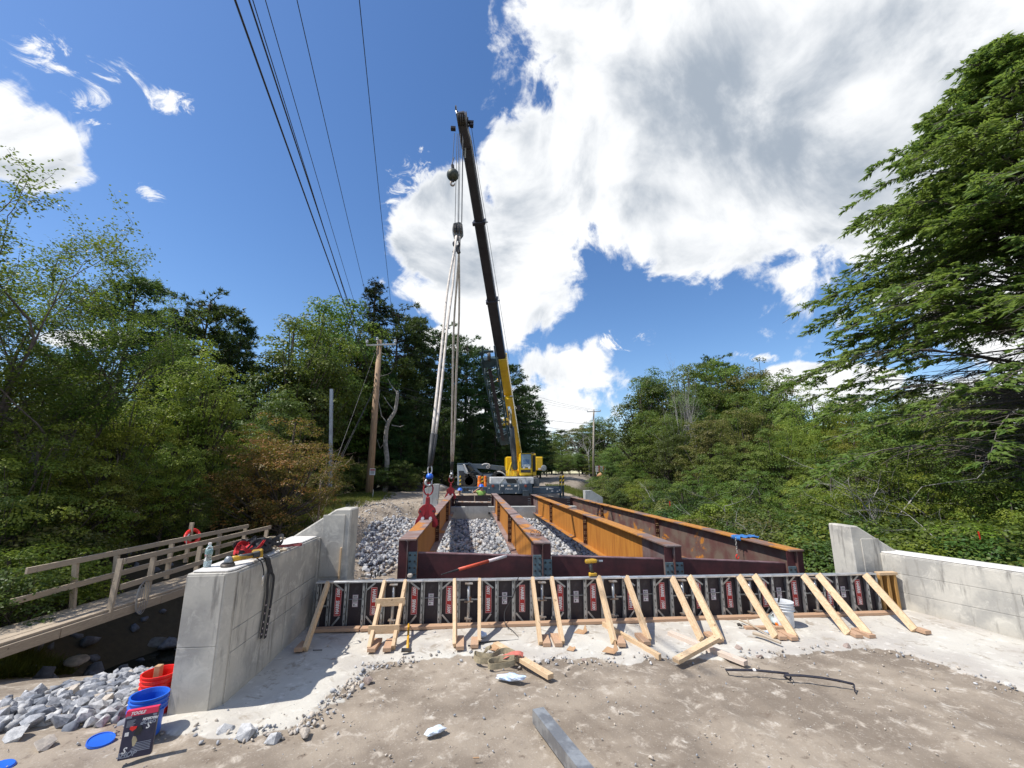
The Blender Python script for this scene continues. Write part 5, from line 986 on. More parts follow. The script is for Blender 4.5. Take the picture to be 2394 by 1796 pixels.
# ------------------------------------------------------------------ crane
CY_ = 27.0
cr = thing('mobile_crane', (UY(1190, 1150, CY_).x, 29, .5), 'yellow and slate mobile crane with its black boom raised over the bridge girders', 'crane')
z8 = lambda x, y: (1100+x/8.848, 1020+y/8.848)
def pbox(name, x0, y0, x1, y1, Y, d, mat, parent=None, bevel=.02, zz=z8):
    a = UY(*zz(x0, y1), Y); b_ = UY(*zz(x1, y0), Y); return MB().box((a.x, Y, a.z), (b_.x, Y+d, b_.z)).build(name, mat, parent or cr, bevel)
ch = pbox('front_bumper', 345, 990, 1280, 1195, CY_, 1.1, SLATE)
for x in (465, 1140): MB().lathe([(.001, .03), (.085, .02), (.09, 0)], UY(*z8(x, 1030), CY_-.001), 12, (0, -1, 0)).build('marker_light', M('dull_red', (.25, .05, .03), None, 5, .5), ch)
for x in (662, 940): pbox('headlight', x-28, 1010, x+28, 1045, CY_-.03, .03, WPAINT, ch)
pbox('number_plate', 765, 1008, 830, 1040, CY_-.02, .02, M('plate_tan', (.45, .36, .28), None, 5, .6), ch)
for k, (x, y) in enumerate(((655, 1175), (940, 1180), (385, 1075))): pbox('bumper_detail', x-8, y-8, x+8, y+8, CY_-.02, .02, WHT, ch)
for x in (600, 995): MB().tube([UY(*z8(x-5, 985), CY_-.05), UY(*z8(x+8, 1050), CY_-.06), UY(*z8(x-4, 1120), CY_-.05)], .03, 6).build('tie_chain', ALU, ch)
place_text(text_mesh('PW14', .17, WHT), 'lettering', ch, UY(*z8(795, 1093), CY_-.012), (1, 0, 0), (0, 0, 1))
pbox('winch_box', 1090, 1120, 1215, 1260, CY_-.35, .34, M('dark_slate', (.03, .045, .06), None, 3, .5)); 
dk = pbox('white_deck', 410, 845, 1305, 988, CY_+.15, 1.6, WPAINT)
pz = [UY(*z8(*p), CY_+.13) for p in ((722, 880), (985, 880), (950, 972), (765, 972))]; MB().prism([(v.x, CY_+.14, v.z) for v in pz], (0, -.02, 0)).build('deck_opening', BLK, dk)
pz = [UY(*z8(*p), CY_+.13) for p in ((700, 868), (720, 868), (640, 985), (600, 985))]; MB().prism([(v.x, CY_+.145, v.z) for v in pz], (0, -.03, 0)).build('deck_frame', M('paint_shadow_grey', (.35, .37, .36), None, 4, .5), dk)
for x in (975, 1065): MB().tube([UY(*z8(x, 985), CY_+.1), UY(*z8(x-20, 905), CY_+.1), UY(*z8(x-50, 900), CY_+.1)], .025, 6).build('grab_rail', ALU, dk)
MB().tube([UY(*z8(1208, 985), CY_+.08), UY(*z8(1210, 905), CY_+.08), UY(*z8(1235, 905), CY_+.08), UY(*z8(1230, 985), CY_+.08)], .02, 6).build('grab_rail', ALU, dk)
pbox('deck_side', 1305, 870, 1425, 1050, CY_+.6, 2.4, M('louvre_dark', (.04, .045, .05), (.15, .16, .17), 30, .5, bmp=0, stretch=(8, 1, .3)))
pbox('carrier_frame', 420, 900, 1300, 1150, CY_+1.8, 8.5, SLATE)
for yk in (3.6, 5.2, 9.2):
    for s_ in (0, 1):
        c_ = UY(*z8(440 if s_ == 0 else 1290, 1120), CY_+.5); w_ = MB().lathe([(.2, -.2), (.56, -.2), (.62, -.12), (.62, .12), (.56, .2), (.2, .2)], (c_.x, CY_+yk, 1.1), 20, (1, 0, 0)).build('wheel', TYRE, cr); MB().lathe([(.001, .21), (.3, .21), (.33, .19)], (c_.x, CY_+yk, 1.1), 14, (1 if s_ else -1, 0, 0)).build('rim', WPAINT, w_)
for (xa, xb, ya, yb, nm) in ((-480, 345, 1060, 1190, 'l'), (1280, 1890, 1060, 1190, 'r')):
    x_a, x_b = (-190, 345) if nm == 'l' else (xa, xb)
    b_ = pbox('outrigger_beam', x_a, ya if nm == 'r' else 1050, x_b, yb if nm == 'r' else 1185, CY_+.25, .45, SLATE)
    y_ = CY_+.23
    if nm == 'r':
        for x0, y0, x1, y1 in ((1575, 1068, 1600, 1110), (1625, 1080, 1715, 1094), (1670, 1128, 1710, 1142), (1785, 1130, 1815, 1148), (1830, 1105, 1855, 1125)): pbox('beam_marking', x0, y0, x1, y1, y_, .012, WHT, b_, 0)
        pbox('second_outrigger_beam', 1430, 1028, 1890, 1058, CY_+7.2, .4, M('slate_rear', (.04, .06, .085), None, 3, .5))
        for x0, x1, yy_ in ((1845, 1880, CY_+.35), (1902, 1938, CY_+.75)):
            for k in range(5): MB().prism([UY(*z8(x0, 1020-k*38), yy_), UY(*z8(x1, 1000-k*38), yy_), UY(*z8(x1, 962-k*38), yy_), UY(*z8(x0, 982-k*38), yy_)], (0, .14, 0)).build('hazard_band', YEL if k % 2 == 0 else BLK, cr)
            pbox('jack_cap', x0, 835, x1, 862, yy_, .14, STEELD)
            l_ = pbox('outrigger_jack', x0+5, 1020, x1-2, 1275, yy_+.02, .16, TEAL); 
        pbox('jack_float', 1845, 1268, 1980, 1290, CY_+.2, .7, STEELD)
    else:
        for x0, y0, x1, y1 in ((-40, 1120, 5, 1132), (28, 1115, 45, 1165)): pbox('beam_marking', x0, y0, x1, y1, y_, .012, WHT, b_, 0)
        for x in (-130, -60): MB().lathe([(.001, .01), (.09, .01), (.09, 0)], UY(*z8(x, 1105), CY_+.25), 12, (0, -1, 0)).build('beam_hole', BLK, b_)
        for x0, x1, yy_ in ((-232, -200, CY_+.3),):
            for k in range(5): MB().prism([UY(*z8(x0, 1020-k*38), yy_), UY(*z8(x1, 1000-k*38), yy_), UY(*z8(x1, 962-k*38), yy_), UY(*z8(x0, 982-k*38), yy_)], (0, .14, 0)).build('hazard_band', YEL if k % 2 == 0 else BLK, cr)
            pbox('outrigger_jack', x0+4, 1020, x1-2, 1275, yy_+.02, .16, TEAL)
TY = 29.2
ts = [pbox('turret_base', 775, 700, 1040, 832, TY, 2.0, YEL)]
pz = [UY(*z8(*p), TY-.1) for p in ((775, 832), (880, 832), (880, 535), (838, 540), (790, 690))]; MB().prism([(v.x, TY-.1, v.z) for v in pz], (0, .5, 0)).build('turret_cheek', YEL, cr, .02)
pz = [UY(*z8(*p), TY-.13) for p in ((815, 710), (830, 715), (868, 575), (852, 565))]; MB().prism([(v.x, TY-.13, v.z) for v in pz], (0, .03, 0)).build('cheek_stripe', BLK, cr)
pbox('cylinder_base', 880, 720, 965, 832, TY-.25, .3, YEL); pbox('turntable', 700, 832, 1300, 850, TY, 2.2, STEELD)
cab = pbox('cab', 1015, 352, 1280, 815, TY-.7, 1.7, YEL, bevel=.06)
gl = pbox('windscreen', 1055, 375, 1252, 645, TY-.715, .02, WINDOW, cab, .004); pbox('windscreen_seal', 1045, 365, 1262, 655, TY-.705, .012, BLK, cab, .004)
pbox('seat', 1090, 480, 1220, 600, TY-.728, .01, M('seat_blue', (.05, .12, .25), (.12, .2, .32), 14, .6, bmp=0), cab, .003); pbox('dashboard', 1060, 585, 1240, 640, TY-.73, .012, M('dash_white', (.5, .55, .58), (.2, .25, .3), 16, .5, bmp=0), cab, .003)
pbox('grille', 1040, 697, 1245, 755, TY-.715, .02, BLK, cab, .012); pbox('grille_inner', 1100, 707, 1225, 745, TY-.73, .016, TOOLK, cab, .003)
pbox('cab_door_frame', 1280, 362, 1352, 820, TY-.3, 1.3, YEL, bevel=.03); pbox('cab_door_glass', 1283, 395, 1345, 735, TY-.33, .04, BLK, cab, .004); pbox('cab_roof_rail', 1265, 338, 1335, 372, TY-.1, .8, STEELD)
for s_ in (0, 1): pbox('cab_wiper', 1085+110*s_, 630, 1125+110*s_, 670, TY-.74, .015, WHT, cab, .002)
pbox('counterweight', 740, 425, 862, 715, TY+2.6, 1.6, YEL, bevel=.05); pbox('counterweight', 1350, 425, 1495, 712, TY+2.6, 1.6, YEL, bevel=.05); pbox('counterweight_bar', 860, 560, 1360, 800, TY+2.7, 1.0, YEL)
pbox('counterweight_decal', 1405, 660, 1468, 700, TY+2.57, .02, WHT); MB().lathe([(.001, .05), (.2, .04), (.22, 0)], UY(*z8(1515, 660), TY+2.4), 14, (0, -1, 0)).build('mirror', ALU, cr)
zJ = lambda x, y: (1100+x/4.88, 780+y/4.88); zT = lambda x, y: (1000+x/3.608, 220+y/3.608)
BT = UY(*zT(318, 350), 16.6); BB = UY(*zJ(548, 1480), 30.6)
def axis_at(px, py):
    "point on the boom axis nearest to the ray through a pixel"
    d = Vector(_ray(px, py)); a = BT-BB; w0 = BB-Vector((0, 0, CAMH)); A_, B_, C_, D_, E_ = a.dot(a), a.dot(d), d.dot(d), a.dot(w0), d.dot(w0)
    return (B_*E_-C_*D_)/(A_*C_-B_*B_)
bax = (BT-BB).normalized(); side = Vector((1, -.12, 0)).normalized(); bup = side.cross(bax).normalized()
if bup.y > 0: bup = -bup
def BP(t_, s_=0, u_=0): return BB.lerp(BT, t_)+side*s_+bup*u_
tm_ = axis_at(*zJ(367, 285)); t2 = axis_at(*zT(450, 1080)); t3 = axis_at(*zJ(450, 0)); t3 = axis_at(1158, 690) if not 0 < t3 < 1 else axis_at(1150, 703)
MB().beam(BP(-.02), BP(tm_), .60, .74, bup).build('boom_base_section', YELD, cr, .05)
MB().beam(BP(tm_-.03), BP(tm_+.008), .66, .80, bup).build('boom_collar', YEL, cr, .03)
MB().beam(BP(tm_), BP(t3), .54, .66, bup).build('boom_section', BLKS, cr, .05); MB().beam(BP(t3), BP(t2), .48, .60, bup).build('boom_section', BLKS, cr, .05); MB().beam(BP(t2), BP(1.), .43, .54, bup).build('boom_section', BLKS, cr, .05)
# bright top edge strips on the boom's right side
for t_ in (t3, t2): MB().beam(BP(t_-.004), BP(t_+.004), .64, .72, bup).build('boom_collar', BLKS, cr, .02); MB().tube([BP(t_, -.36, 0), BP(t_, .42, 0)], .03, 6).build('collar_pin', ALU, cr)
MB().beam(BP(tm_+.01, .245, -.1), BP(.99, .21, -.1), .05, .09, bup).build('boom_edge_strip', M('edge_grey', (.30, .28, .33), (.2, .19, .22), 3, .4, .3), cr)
MB().beam(BP(-.01, .305, -.05), BP(tm_, .305, -.05), .02, .5, bup).build('boom_side_plate', YEL, cr)
# boom head with sheaves and the short rooster point
hd_ = MB(); hd_.beam(BP(.975, 0, .02), BP(1.045, -.05, .10), .46, .62, bup, .34, .5); head = hd_.build('boom_head', BLKS, cr, .04)
for s_ in (-.15, -.05, .05, .15): MB().lathe([(.05, -.02), (.24, -.02), (.26, -.03), (.26, .03), (.24, .02), (.05, .02)], BP(1.03, s_, .22), 18, side).build('sheave', STEELD, head)
for s_ in (-.15, .15): MB().lathe([(.05, -.02), (.2, -.02), (.2, .02), (.05, .02)], BP(1.035, s_, -.18), 16, side).build('sheave', STEELD, head)
RP = UY(1066, 257, 16.2); MB().beam(BP(1.03, -.12, .1), RP, .10, .34, bup, .06, .12).build('rooster_sheave_arm', BLKS, cr, .02); MB().beam(BP(1.03, .08, .0), RP, .05, .12, bup, .05, .08).build('rooster_sheave_arm', BLKS, cr, .01); MB().lathe([(.03, -.02), (.13, -.02), (.13, .02), (.03, .02)], RP+Vector((0, -.02, .04)), 14, side).build('sheave', STEELD, cr)
for (x, y, w_, h_) in ((340, 240, .5, .10), (310, 215, .35, .12), (370, 265, .16, .12), (215, 292, .22, .12)): c_ = UY(*zT(x, y), 16.5); MB().cb(c_, (w_, .2, h_)).build('head_fitting', BLKS, cr, .01)
MB().tube([UY(*zT(310, 215), 16.5), UY(*zT(345, 235), 16.5), UY(*zT(340, 290), 16.6)], .03, 6).build('head_rail', ALU, cr); MB().tube([UY(*zT(325, 270), 16.5), UY(*zT(385, 266), 16.5)], .045, 6).build('head_rail', STEELD, cr)
MB().beam(UY(*zT(318, 380), 16.55), UY(*zT(316, 540), 16.9), .06, .04).build('anti_two_block', ALU, cr)
MB().tube([UY(*zT(368, 275), 16.6), UY(*zT(430, 700), 18.5), UY(*zT(500, 1110), 21.), UY(*zJ(440, 300), 25.4)], .011, 5).build('hoist_wire', WIREM, cr)
# lift cylinder
MB().tube([UY(*zJ(510, 1540), 28.9), UY(*zJ(463, 1070), 27.2)], .19, 12).build('lift_cylinder', M('cylinder_slate', (.06, .075, .09), None, 4, .4), cr, smooth=True); MB().tube([UY(*zJ(463, 1080), 27.25), UY(*zJ(440, 825), 26.2)], .115, 12).build('cylinder_rod', CHROME, cr, smooth=True)
c_ = UY(*zJ(432, 780), 26.1); MB().beam(c_+bax*-.45, c_+bax*.35, .62, .35, bup).build('cylinder_bracket', YEL, cr, .03)
for s_ in (-.25, .25): MB().cb(c_+side*s_+bax*.42, (.22, .2, .08)).build('bracket_lamp', WPAINT, cr, .01)
c_ = UY(*zJ(548, 850), 27.); MB().cb(c_, (.22, .2, .32)).build('boom_lamp', BLK, cr, .02)
# stowed lattice jib
j0, j1 = UY(*zJ(395, 1250), 26.6), UY(*zJ(215, 300), 23.6); jx = (j1-j0).normalized(); js = Vector((1, -.2, 0)).normalized(); ju = js.cross(jx)
jib = MB().beam(j0, j0+jx*.9, .5, .5, ju, .62, .5).build('jib_foot', TEAL, cr, .02)
Lj = (j1-j0).length
def JP(t_, a, b_): w_ = .30+.12*t_; return j0.lerp(j1, t_)+js*(a*w_)+ju*(b_*.32)
for a, b_ in ((-1, -1), (1, -1), (-1, 1), (1, 1)): MB().tube([JP(.05, a, b_), JP(1., a, b_)], .05, 6).build('jib_chord', TEAL, cr)
n_ = 13
for k in range(n_):
    ta, tb = .1+.86*k/n_, .1+.86*(k+1)/n_; s_ = 1 if k % 2 else -1
    mb = MB(); mb.tube([JP(ta, -s_, -1), JP(tb, s_, -1)], .028, 5); mb.tube([JP(ta, s_, 1), JP(tb, -s_, 1)], .028, 5); mb.tube([JP(ta, -1, s_), JP(tb, -1, -s_)], .024, 5); mb.tube([JP(ta, 1, s_), JP(tb, 1, -s_)], .024, 5); mb.build('jib_lacing', M('lacing_grey', (.07, .11, .13), (.12, .16, .18), 6, .4, .3), cr)
MB().beam(JP(.08, 0, 1.3), JP(.93, 0, 1.3), .2, .06, ju).build('jib_backing', BLKS, cr)
MB().beam(j0.lerp(j1, .93), j0.lerp(j1, 1.02), .86, .5, ju).build('jib_head', TEAL, cr, .02)
for a in (-1, 1): MB().beam(j1+js*a*.4, UY(*zJ(140 if a < 0 else 272, 140), 23.2), .07, .12).build('jib_arm', TEAL, cr); MB().tube([j1+js*a*.3, UY(*zJ(170 if a < 0 else 290, 330), 23.4)], .05, 6).build('jib_arm', TEAL, cr)
MB().tube([UY(*zJ(150, 205), 23.2), UY(*zJ(262, 205), 23.2)], .07, 6).build('jib_arm', TEAL, cr); MB().lathe([(.05, -.06), (.25, -.06), (.25, .06), (.05, .06)], UY(*zJ(212, 265), 23.2), 16, (1, -.2, 0)).build('sheave', STEELD, cr)
MB().tube([UY(*zJ(112, 210), 23.2), UY(*zJ(150, 330), 23.5)], .06, 6).build('jib_arm', TEAL, cr)
for (x, y) in ((405, 985), (395, 1035), (330, 530)): MB().cb(UY(*zJ(x, y), 26.), (.32, .3, .16)).build('jib_bracket', YEL, cr, .02)
# hoist lines, block and ball
blk_top = UY(1070, 527, 16.2); hb_ = thing('hook_block', blk_top, 'heavy grey hook block hanging under the boom tip above the slings', 'hook block')
zk = lambda x, y: UY(*zT(x, y), 16.2)
MB().prism([zk(215, 1085), zk(270, 1075), zk(292, 1090), zk(300, 1165), zk(268, 1205), zk(222, 1195), zk(205, 1140)], (0, .35, 0)).build('block_body', M('block_grey', (.11, .11, .10), (.2, .19, .17), 8, .5, .3), hb_, .03)
MB().prism([zk(220, 1095)-Vector((0, .02, 0)), zk(252, 1095)-Vector((0, .02, 0)), zk(250, 1160)-Vector((0, .02, 0)), zk(218, 1160)-Vector((0, .02, 0))], (0, .03, 0)).build('block_plate', BLK, hb_); 
for s_ in (-.12, .0, .12): MB().lathe([(.05, -.03), (.27, -.03), (.27, .03), (.05, .03)], zk(255, 1140)+Vector((s_, .17, 0)), 16, (1, 0, 0)).build('sheave', STEELD, hb_)
MB().tube([zk(247, 1200), zk(247, 1235)], .05, 8).build('hook_shank', STEELD, hb_); c_ = zk(245, 1262)
MB().tube([c_+Vector((cos(a)*.12, 0, sin(a)*.13)) for a in np.linspace(.55*pi, 2.15*pi, 14)], [.04]+[.06]*9+[.05, .04, .03, .015], 8).build('hook', BLKS, hb_, smooth=True)
hs_ = HOOKP; MB().tube([c_+Vector((0, 0, -.12)), c_+Vector((-.1, 0, -.4))], .08, 6).build('shackle', STEELD, hb_); MB().tube([c_+Vector((0, 0, -.12)), c_+Vector((.1, 0, -.42))], .08, 6).build('shackle', STEELD, hb_)
for x0, x1 in ((248, 230), (262, 255), (275, 262), (295, 285), (318, 288)): tp_ = UY(*zT(x0, 335 if x0 < 310 else 590), 16.3 if x0 < 310 else 16.6); MB().tube([tp_ if x0 < 310 else UY(*zT(300, 335), 16.4), zk(x1, 1085)], .014, 5).build('hoist_line', M('wire_rope', (.12, .12, .12), None, 5, .5, .5), cr)
bl = UY(*zT(212, 683), 16.0); ob = thing('headache_ball', bl, 'dark round ball weight with a small hook hanging left of the boom tip', 'hook ball')
MB().lathe([(.26*sin(a)+.001, -.26*cos(a)) for a in np.linspace(0, pi, 12)], bl, 18).build('ball', M('ball_dark', (.05, .055, .04), (.09, .09, .07), 8, .5, .3), ob, smooth=True)
c_ = UY(*zT(211, 755), 16.0); MB().tube([c_+Vector((cos(a)*.085, 0, sin(a)*.10)) for a in np.linspace(.6*pi, 2.1*pi, 12)], [.03]+[.042]*7+[.035, .03, .02, .01], 7).build('hook', M('hook_tan', (.4, .33, .28), None, 7, .5, .4), ob, smooth=True); MB().tube([bl-Vector((0, 0, .25)), c_+Vector((0, 0, .09))], .06, 7).build('shank', STEELD, ob)
MB().tube([bl+Vector((0, 0, .25)), UY(*zT(208, 600), 16)], .07, 7).build('wedge_socket', STEELD, ob); MB().tube([UY(*zT(205, 590), 16), UY(*zT(222, 535), 16)], .02, 5).build('line_tail', STEELD, ob); MB().tube([UY(*zT(208, 600), 16), UY(*zT(226, 330), 16.1)], .013, 5).build('hoist_line', WIREM, ob)
# ------------------------------------------------------------------ telehandler
z5 = lambda x, y: (1000+x/5.53, 1060+y/5.53)
TH = 34.; th = thing('telehandler', (UY(*z5(680, 400), TH).x, TH, .65), 'grey and white telehandler with a lowered slate boom parked left of the crane', 'telehandler')
def poly5(name, pts, Y, d, mat, parent=None, bevel=.02): P_ = [UY(*z5(*p), Y) for p in pts]; return MB().prism([(v.x, Y, v.z) for v in P_], (0, d, 0)).build(name, mat, parent or th, bevel)
LB = M('pale_blue_paint', (.40, .46, .52), (.33, .39, .45), 3, .4, bmp=0)
poly5('front_panel', [(382, 150), (455, 150), (535, 310), (530, 330), (470, 330), (445, 410), (385, 415)], TH-1.0, .12, LB); poly5('front_window', [(400, 225), (465, 225), (500, 310), (410, 315)], TH-1.03, .02, M('dark_glass', (.02, .03, .06), None, 5, .1, bmp=0))
poly5('frame_post', [(380, 128), (520, 128), (520, 150), (380, 150)], TH-1., 2.0, SLATE); poly5('frame_post', [(455, 140), (478, 140), (555, 310), (530, 315)], TH-1.05, .1, WPAINT)
poly5('cab', [(480, 135), (560, 125), (640, 200), (660, 280), (560, 300), (520, 250)], TH-.2, 1.2, SLATE); poly5('cab_window', [(500, 160), (550, 155), (610, 220), (560, 240)], TH-.24, .03, MATS['dark_glass'])
poly5('body', [(540, 300), (700, 275), (860, 262), (1010, 262), (1020, 330), (760, 345), (640, 400), (545, 400)], TH-.6, 1.8, LB)
poly5('engine_cover', [(540, 240), (640, 235), (680, 275), (860, 262), (850, 250), (690, 250)], TH-.5, 1.2, SLATE)
bm_ = poly5('boom', [(560, 135), (700, 138), (800, 146), (985, 165), (1000, 215), (940, 222), (760, 203), (600, 195)], TH-.9, .5, M('slate_light', (.085, .115, .15), (.07, .10, .13), 3, .45, bmp=0)); poly5('boom_arm', [(520, 115), (545, 122), (760, 320), (700, 300), (600, 215)], TH-1.15, .15, SLATE); poly5('boom_head', [(960, 168), (1005, 180), (1020, 250), (985, 262), (970, 215)], TH-.95, .6, SLATE)
c_ = UY(*z5(778, 178), TH-.91); MB().lathe([(.001, .012), (.13, .012), (.13, 0)], c_, 20, (0, -1, 0)).build('round_emblem', WHT, bm_); MB().lathe([(.001, .016), (.085, .016), (.085, .01)], c_, 20, (0, -1, 0)).build('emblem_ring', MATS['slate_light'], bm_); MB().cb(c_-Vector((0, .02, 0)), (.11, .006, .04)).build('emblem_mark', WHT, bm_)
MB().tube(wavy([UY(*z5(*p), TH-1.) for p in ((700, 150), (740, 135), (790, 140), (805, 165))]), .04, 5).build('hydraulic_hose', WPAINT, th); MB().tube(wavy([UY(*z5(*p), TH-1.1) for p in ((900, 235), (940, 240), (985, 265), (1010, 300))]), .05, 5).build('hydraulic_hose', WPAINT, th)
for x, y, r_ in ((535, 358, .62), (925, 320, .58)):
    for yy_ in (TH-.85, TH+1.1):
        c_ = UY(*z5(x, y), yy_); c_.z = max(c_.z, .65+r_); w_ = MB().lathe([(.28, -.2), (r_*.9, -.2), (r_, -.12), (r_, .12), (r_*.9, .2), (.28, .2)], c_, 22, (0, 1, 0)).build('wheel', TYRE, th)
        MB().lathe([(.001, .08), (.2, .1), (.3, .19), (.31, .2)], c_, 16, (0, -1, 0)).build('rim', STEELD, w_)
        mb = MB(); [mb.cb(c_+Vector((cos(a)*r_, 0, sin(a)*r_)), (.07, .4, .07)) for a in np.linspace(0, 2*pi, 18, endpoint=False)]; mb.build('tread', TYRE, w_)
poly5('fender', [(470, 300), (530, 280), (605, 310), (615, 345), (590, 320), (530, 300), (480, 315)], TH-1.05, .5, LB); poly5('fender', [(860, 290), (890, 262), (960, 262), (990, 300), (960, 278), (900, 278)], TH-1.05, .5, WPAINT)
# orange barrels on the carrier corner
for k, (xa, xb) in enumerate(((642, 698), (722, 762))):
    p0, p1 = UY(*z5(xa, 430), 31.), UY(*z5(xb, 430), 31.); tpz = UY(*z5(xa, 292), 31.).z; r_ = (p1.x-p0.x)/2; c_ = Vector(((p0.x+p1.x)/2, 31., p0.z)); h_ = tpz-p0.z
    o = thing('traffic_barrel', c_, ['left', 'right'][k]+' orange traffic barrel between the telehandler and the crane', 'traffic barrel', 'orange barrels beside the crane')
    MB().lathe([(r_*1.05, 0), (r_, .05*h_), (r_, .3*h_), (r_*.93, .32*h_), (r_*.93, .6*h_), (r_*.86, .62*h_), (r_*.86, .95*h_), (r_*.7, h_), (.001, h_)], c_, 18).build('barrel_body', ORP, o)
    for zz in (.34, .64): MB().lathe([(r_*.95, zz*h_), (r_*.95, (zz+.10)*h_)], c_, 18).build('reflective_band', M('orange_band', (.95, .36, .08), None, 4, .4, bmp=0), o)
c_ = UY(*z5(705, 300), 30.3)
pst = thing('striped_post', UY(*z5(705, 430), 30.3), 'yellow and black striped post standing in front of the orange barrels', 'striped post')
for k in range(6): MB().prism([UY(*z5(692, 425-k*24), 30.3), UY(*z5(718, 413-k*24), 30.3), UY(*z5(718, 389-k*24), 30.3), UY(*z5(692, 401-k*24), 30.3)], (0, .14, 0)).build('hazard_band', YEL if k % 2 == 0 else BLK, pst)
tag(MB().cb(UY(*z5(785, 350), 31.5), (.3, .3, .5)).build('equipment_box', STEELD, None, .03), 'small dark equipment box right of the orange barrels', 'equipment box')
# far right barricade
BYY = 62.; b0 = UY(*(1350+115/2.119, 780+690/2.119), BYY); o = thing('road_barricade', b0, 'white and red striped road barricade at the far right edge of the road', 'barricade')
zr_ = lambda x, y: (900+x/4.022, 1020+y/4.022)
for k, y in enumerate((287, 308, 328)):
    a_, b_ = UY(*zr_(1982, y), BYY), UY(*zr_(2075, y), BYY); MB().beam(a_, b_, .1, .26).build('barricade_board', WPAINT, o)
    for s_ in (.25, .7): MB().beam(a_.lerp(b_, s_)+Vector((0, -.06, 0)), a_.lerp(b_, s_+.16)+Vector((0, -.06, 0)), .03, .24).build('red_stripe', M('stripe_red', (.55, .12, .08), None, 4, .5), o)
for x in (1990, 2068): MB().beam(UY(*zr_(x, 280), BYY+.1), UY(*zr_(x, 360), BYY+.1), .1, .1).build('barricade_post', WPAINT, o)
o = thing('soil_mound', UY(*zr_(2025, 385), 61), 'small orange tan mound wrapped below the far barricade', 'mound'); mb = MB(); blobmesh(mb, UY(*zr_(2025, 372), 60.), 0.5, .4, .35, 3); mb.build('mound', M('mound_tan', (.42, .24, .12), (.34, .18, .09), 2, .9), o, smooth=True)
# ------------------------------------------------------------------ poles and wires
zq = lambda x, y: (780+x/2.7645, 600+y/2.7645)
PY = 30.; pb = UY(862, 1163, PY); pt = UY(888, 796, PY); pole = thing('utility_pole', (pb.x, PY, float(hz(pb.x, PY))), 'tall brown wooden utility pole with a crossarm and a small white sign', 'utility pole')
MB().tube([Vector((pb.x, PY, float(hz(pb.x, PY))-.3)), pb.lerp(pt, .5), pt], [.25, .21, .16], 12).build('pole_shaft', POLE, pole, smooth=True)
ca, cb_ = UY(*zq(212, 574), PY-.2), UY(*zq(404, 566), PY-.2); MB().beam(ca, cb_, .1, .11).build('crossarm', M('arm_grey', (.45, .45, .43), None, 6, .8), pole); ins = []
for px_, py_ in (zq(216, 548), zq(282, 532), zq(398, 545)):
    c_ = UY(px_, py_, PY-.2); ins.append(c_); MB().lathe([(.03, -.3), (.03, -.1), (.1, -.1), (.07, .0), (.1, .02), (.05, .1), (.001, .12)], c_, 10).build('insulator', M('insulator_grey', (.55, .56, .58), None, 5, .3), pole)
c_ = UY(*zq(251, 1391), PY-.28); sg = MB().cb(c_, (.36, .02, .42)).build('warning_sign', WHT, pole); MB().cb(c_+Vector((0, -.014, .12)), (.3, .006, .09)).build('sign_band', REDL, sg)
mb = MB(); [mb.cb(c_+Vector((0, -.014, .02-.06*k)), (.26, .006, .022)) for k in range(3)]; mb.build('sign_lines', BLK, sg)
MB().tube(wavy([UY(*zq(300, 620), PY-.3), UY(*zq(345, 640), PY-.5), UY(*zq(382, 690), PY-.5), UY(*zq(370, 750), PY-.4), UY(*zq(300, 775), PY-.2)]), .018, 5).build('loop_cable', WIREM, pole)
att = [UY(*zq(272, 800), PY-.2), UY(*zq(270, 835), PY-.2), UY(*zq(274, 852), PY-.2)]
P2Y = 64.; pb2 = UY(1387, 1115, P2Y); pt2 = UY(1388, 958, P2Y); p2 = thing('utility_pole', (pb2.x, P2Y, float(hz(pb2.x, P2Y))), 'far slender utility pole with a short crossarm beside the road at right', 'utility pole')
MB().tube([Vector((pb2.x, P2Y, float(hz(pb2.x, P2Y))-.3)), pt2], [.17, .12], 10).build('pole_shaft', POLEG, p2, smooth=True); ca2, cb2 = UY(1373, 963, P2Y-.2), UY(1404, 962, P2Y-.2); MB().beam(ca2, cb2, .12, .12).build('crossarm', MATS['arm_grey'], p2)
for k in range(3): c_ = ca2.lerp(cb2, k/2)+Vector((0, 0, .15)); MB().lathe([(.03, -.1), (.09, 0), (.03, .12)], c_, 8).build('insulator', MATS['insulator_grey'], p2)
def wire(A, B, r, sag, label, n_=24, name='overhead_wire', ext=0.):
    A, B = Vector(A), Vector(B); 
    if ext: A = A+(A-B)*ext
    pts = [A.lerp(B, k/n_)-Vector((0, 0, sag*4*(k/n_)*(1-k/n_))) for k in range(n_+1)]
    tag(MB().tube(pts, r, 5).build(name, WIREM, None, loc=B), label, 'wire', 'overhead wires on the utility poles')
def sky_pt(xd, yd, z): d = _ray(xd*1.0823, yd*1.0823); t_ = (z-CAMH)/d[2]; return Vector((d[0]*t_, d[1]*t_, z))
for xd, yd, tgt, r, sag, lab in ((510, 0, att[1], .017, .15, 'thick leftmost overhead cable crossing the sky to the middle of the brown pole'), (540, 0, att[0], .014, .15, 'thick overhead cable just right of the leftmost one'),
        (548, 0, att[2], .008, .15, 'thin cable running close beside the second thick cable'), (575, 0, ins[0], .010, .2, 'thin overhead wire to the left end of the crossarm'), (643, 0, ins[1], .010, .2, 'thin overhead wire to the top of the brown pole'), (777, 0, ins[2], .010, .2, 'rightmost thin overhead wire to the right end of the crossarm')):
    wire(sky_pt(xd, yd, 11.5 if tgt in ins else 8.6), tgt, r, sag, lab, ext=.07)
for k in range(3): wire(ins[k], ca2.lerp(cb2, k/2)+Vector((0, 0, .2)), .012, .9, ['lowest', 'middle', 'highest'][k]+' of the three thin wires from the crossarm to the far pole')
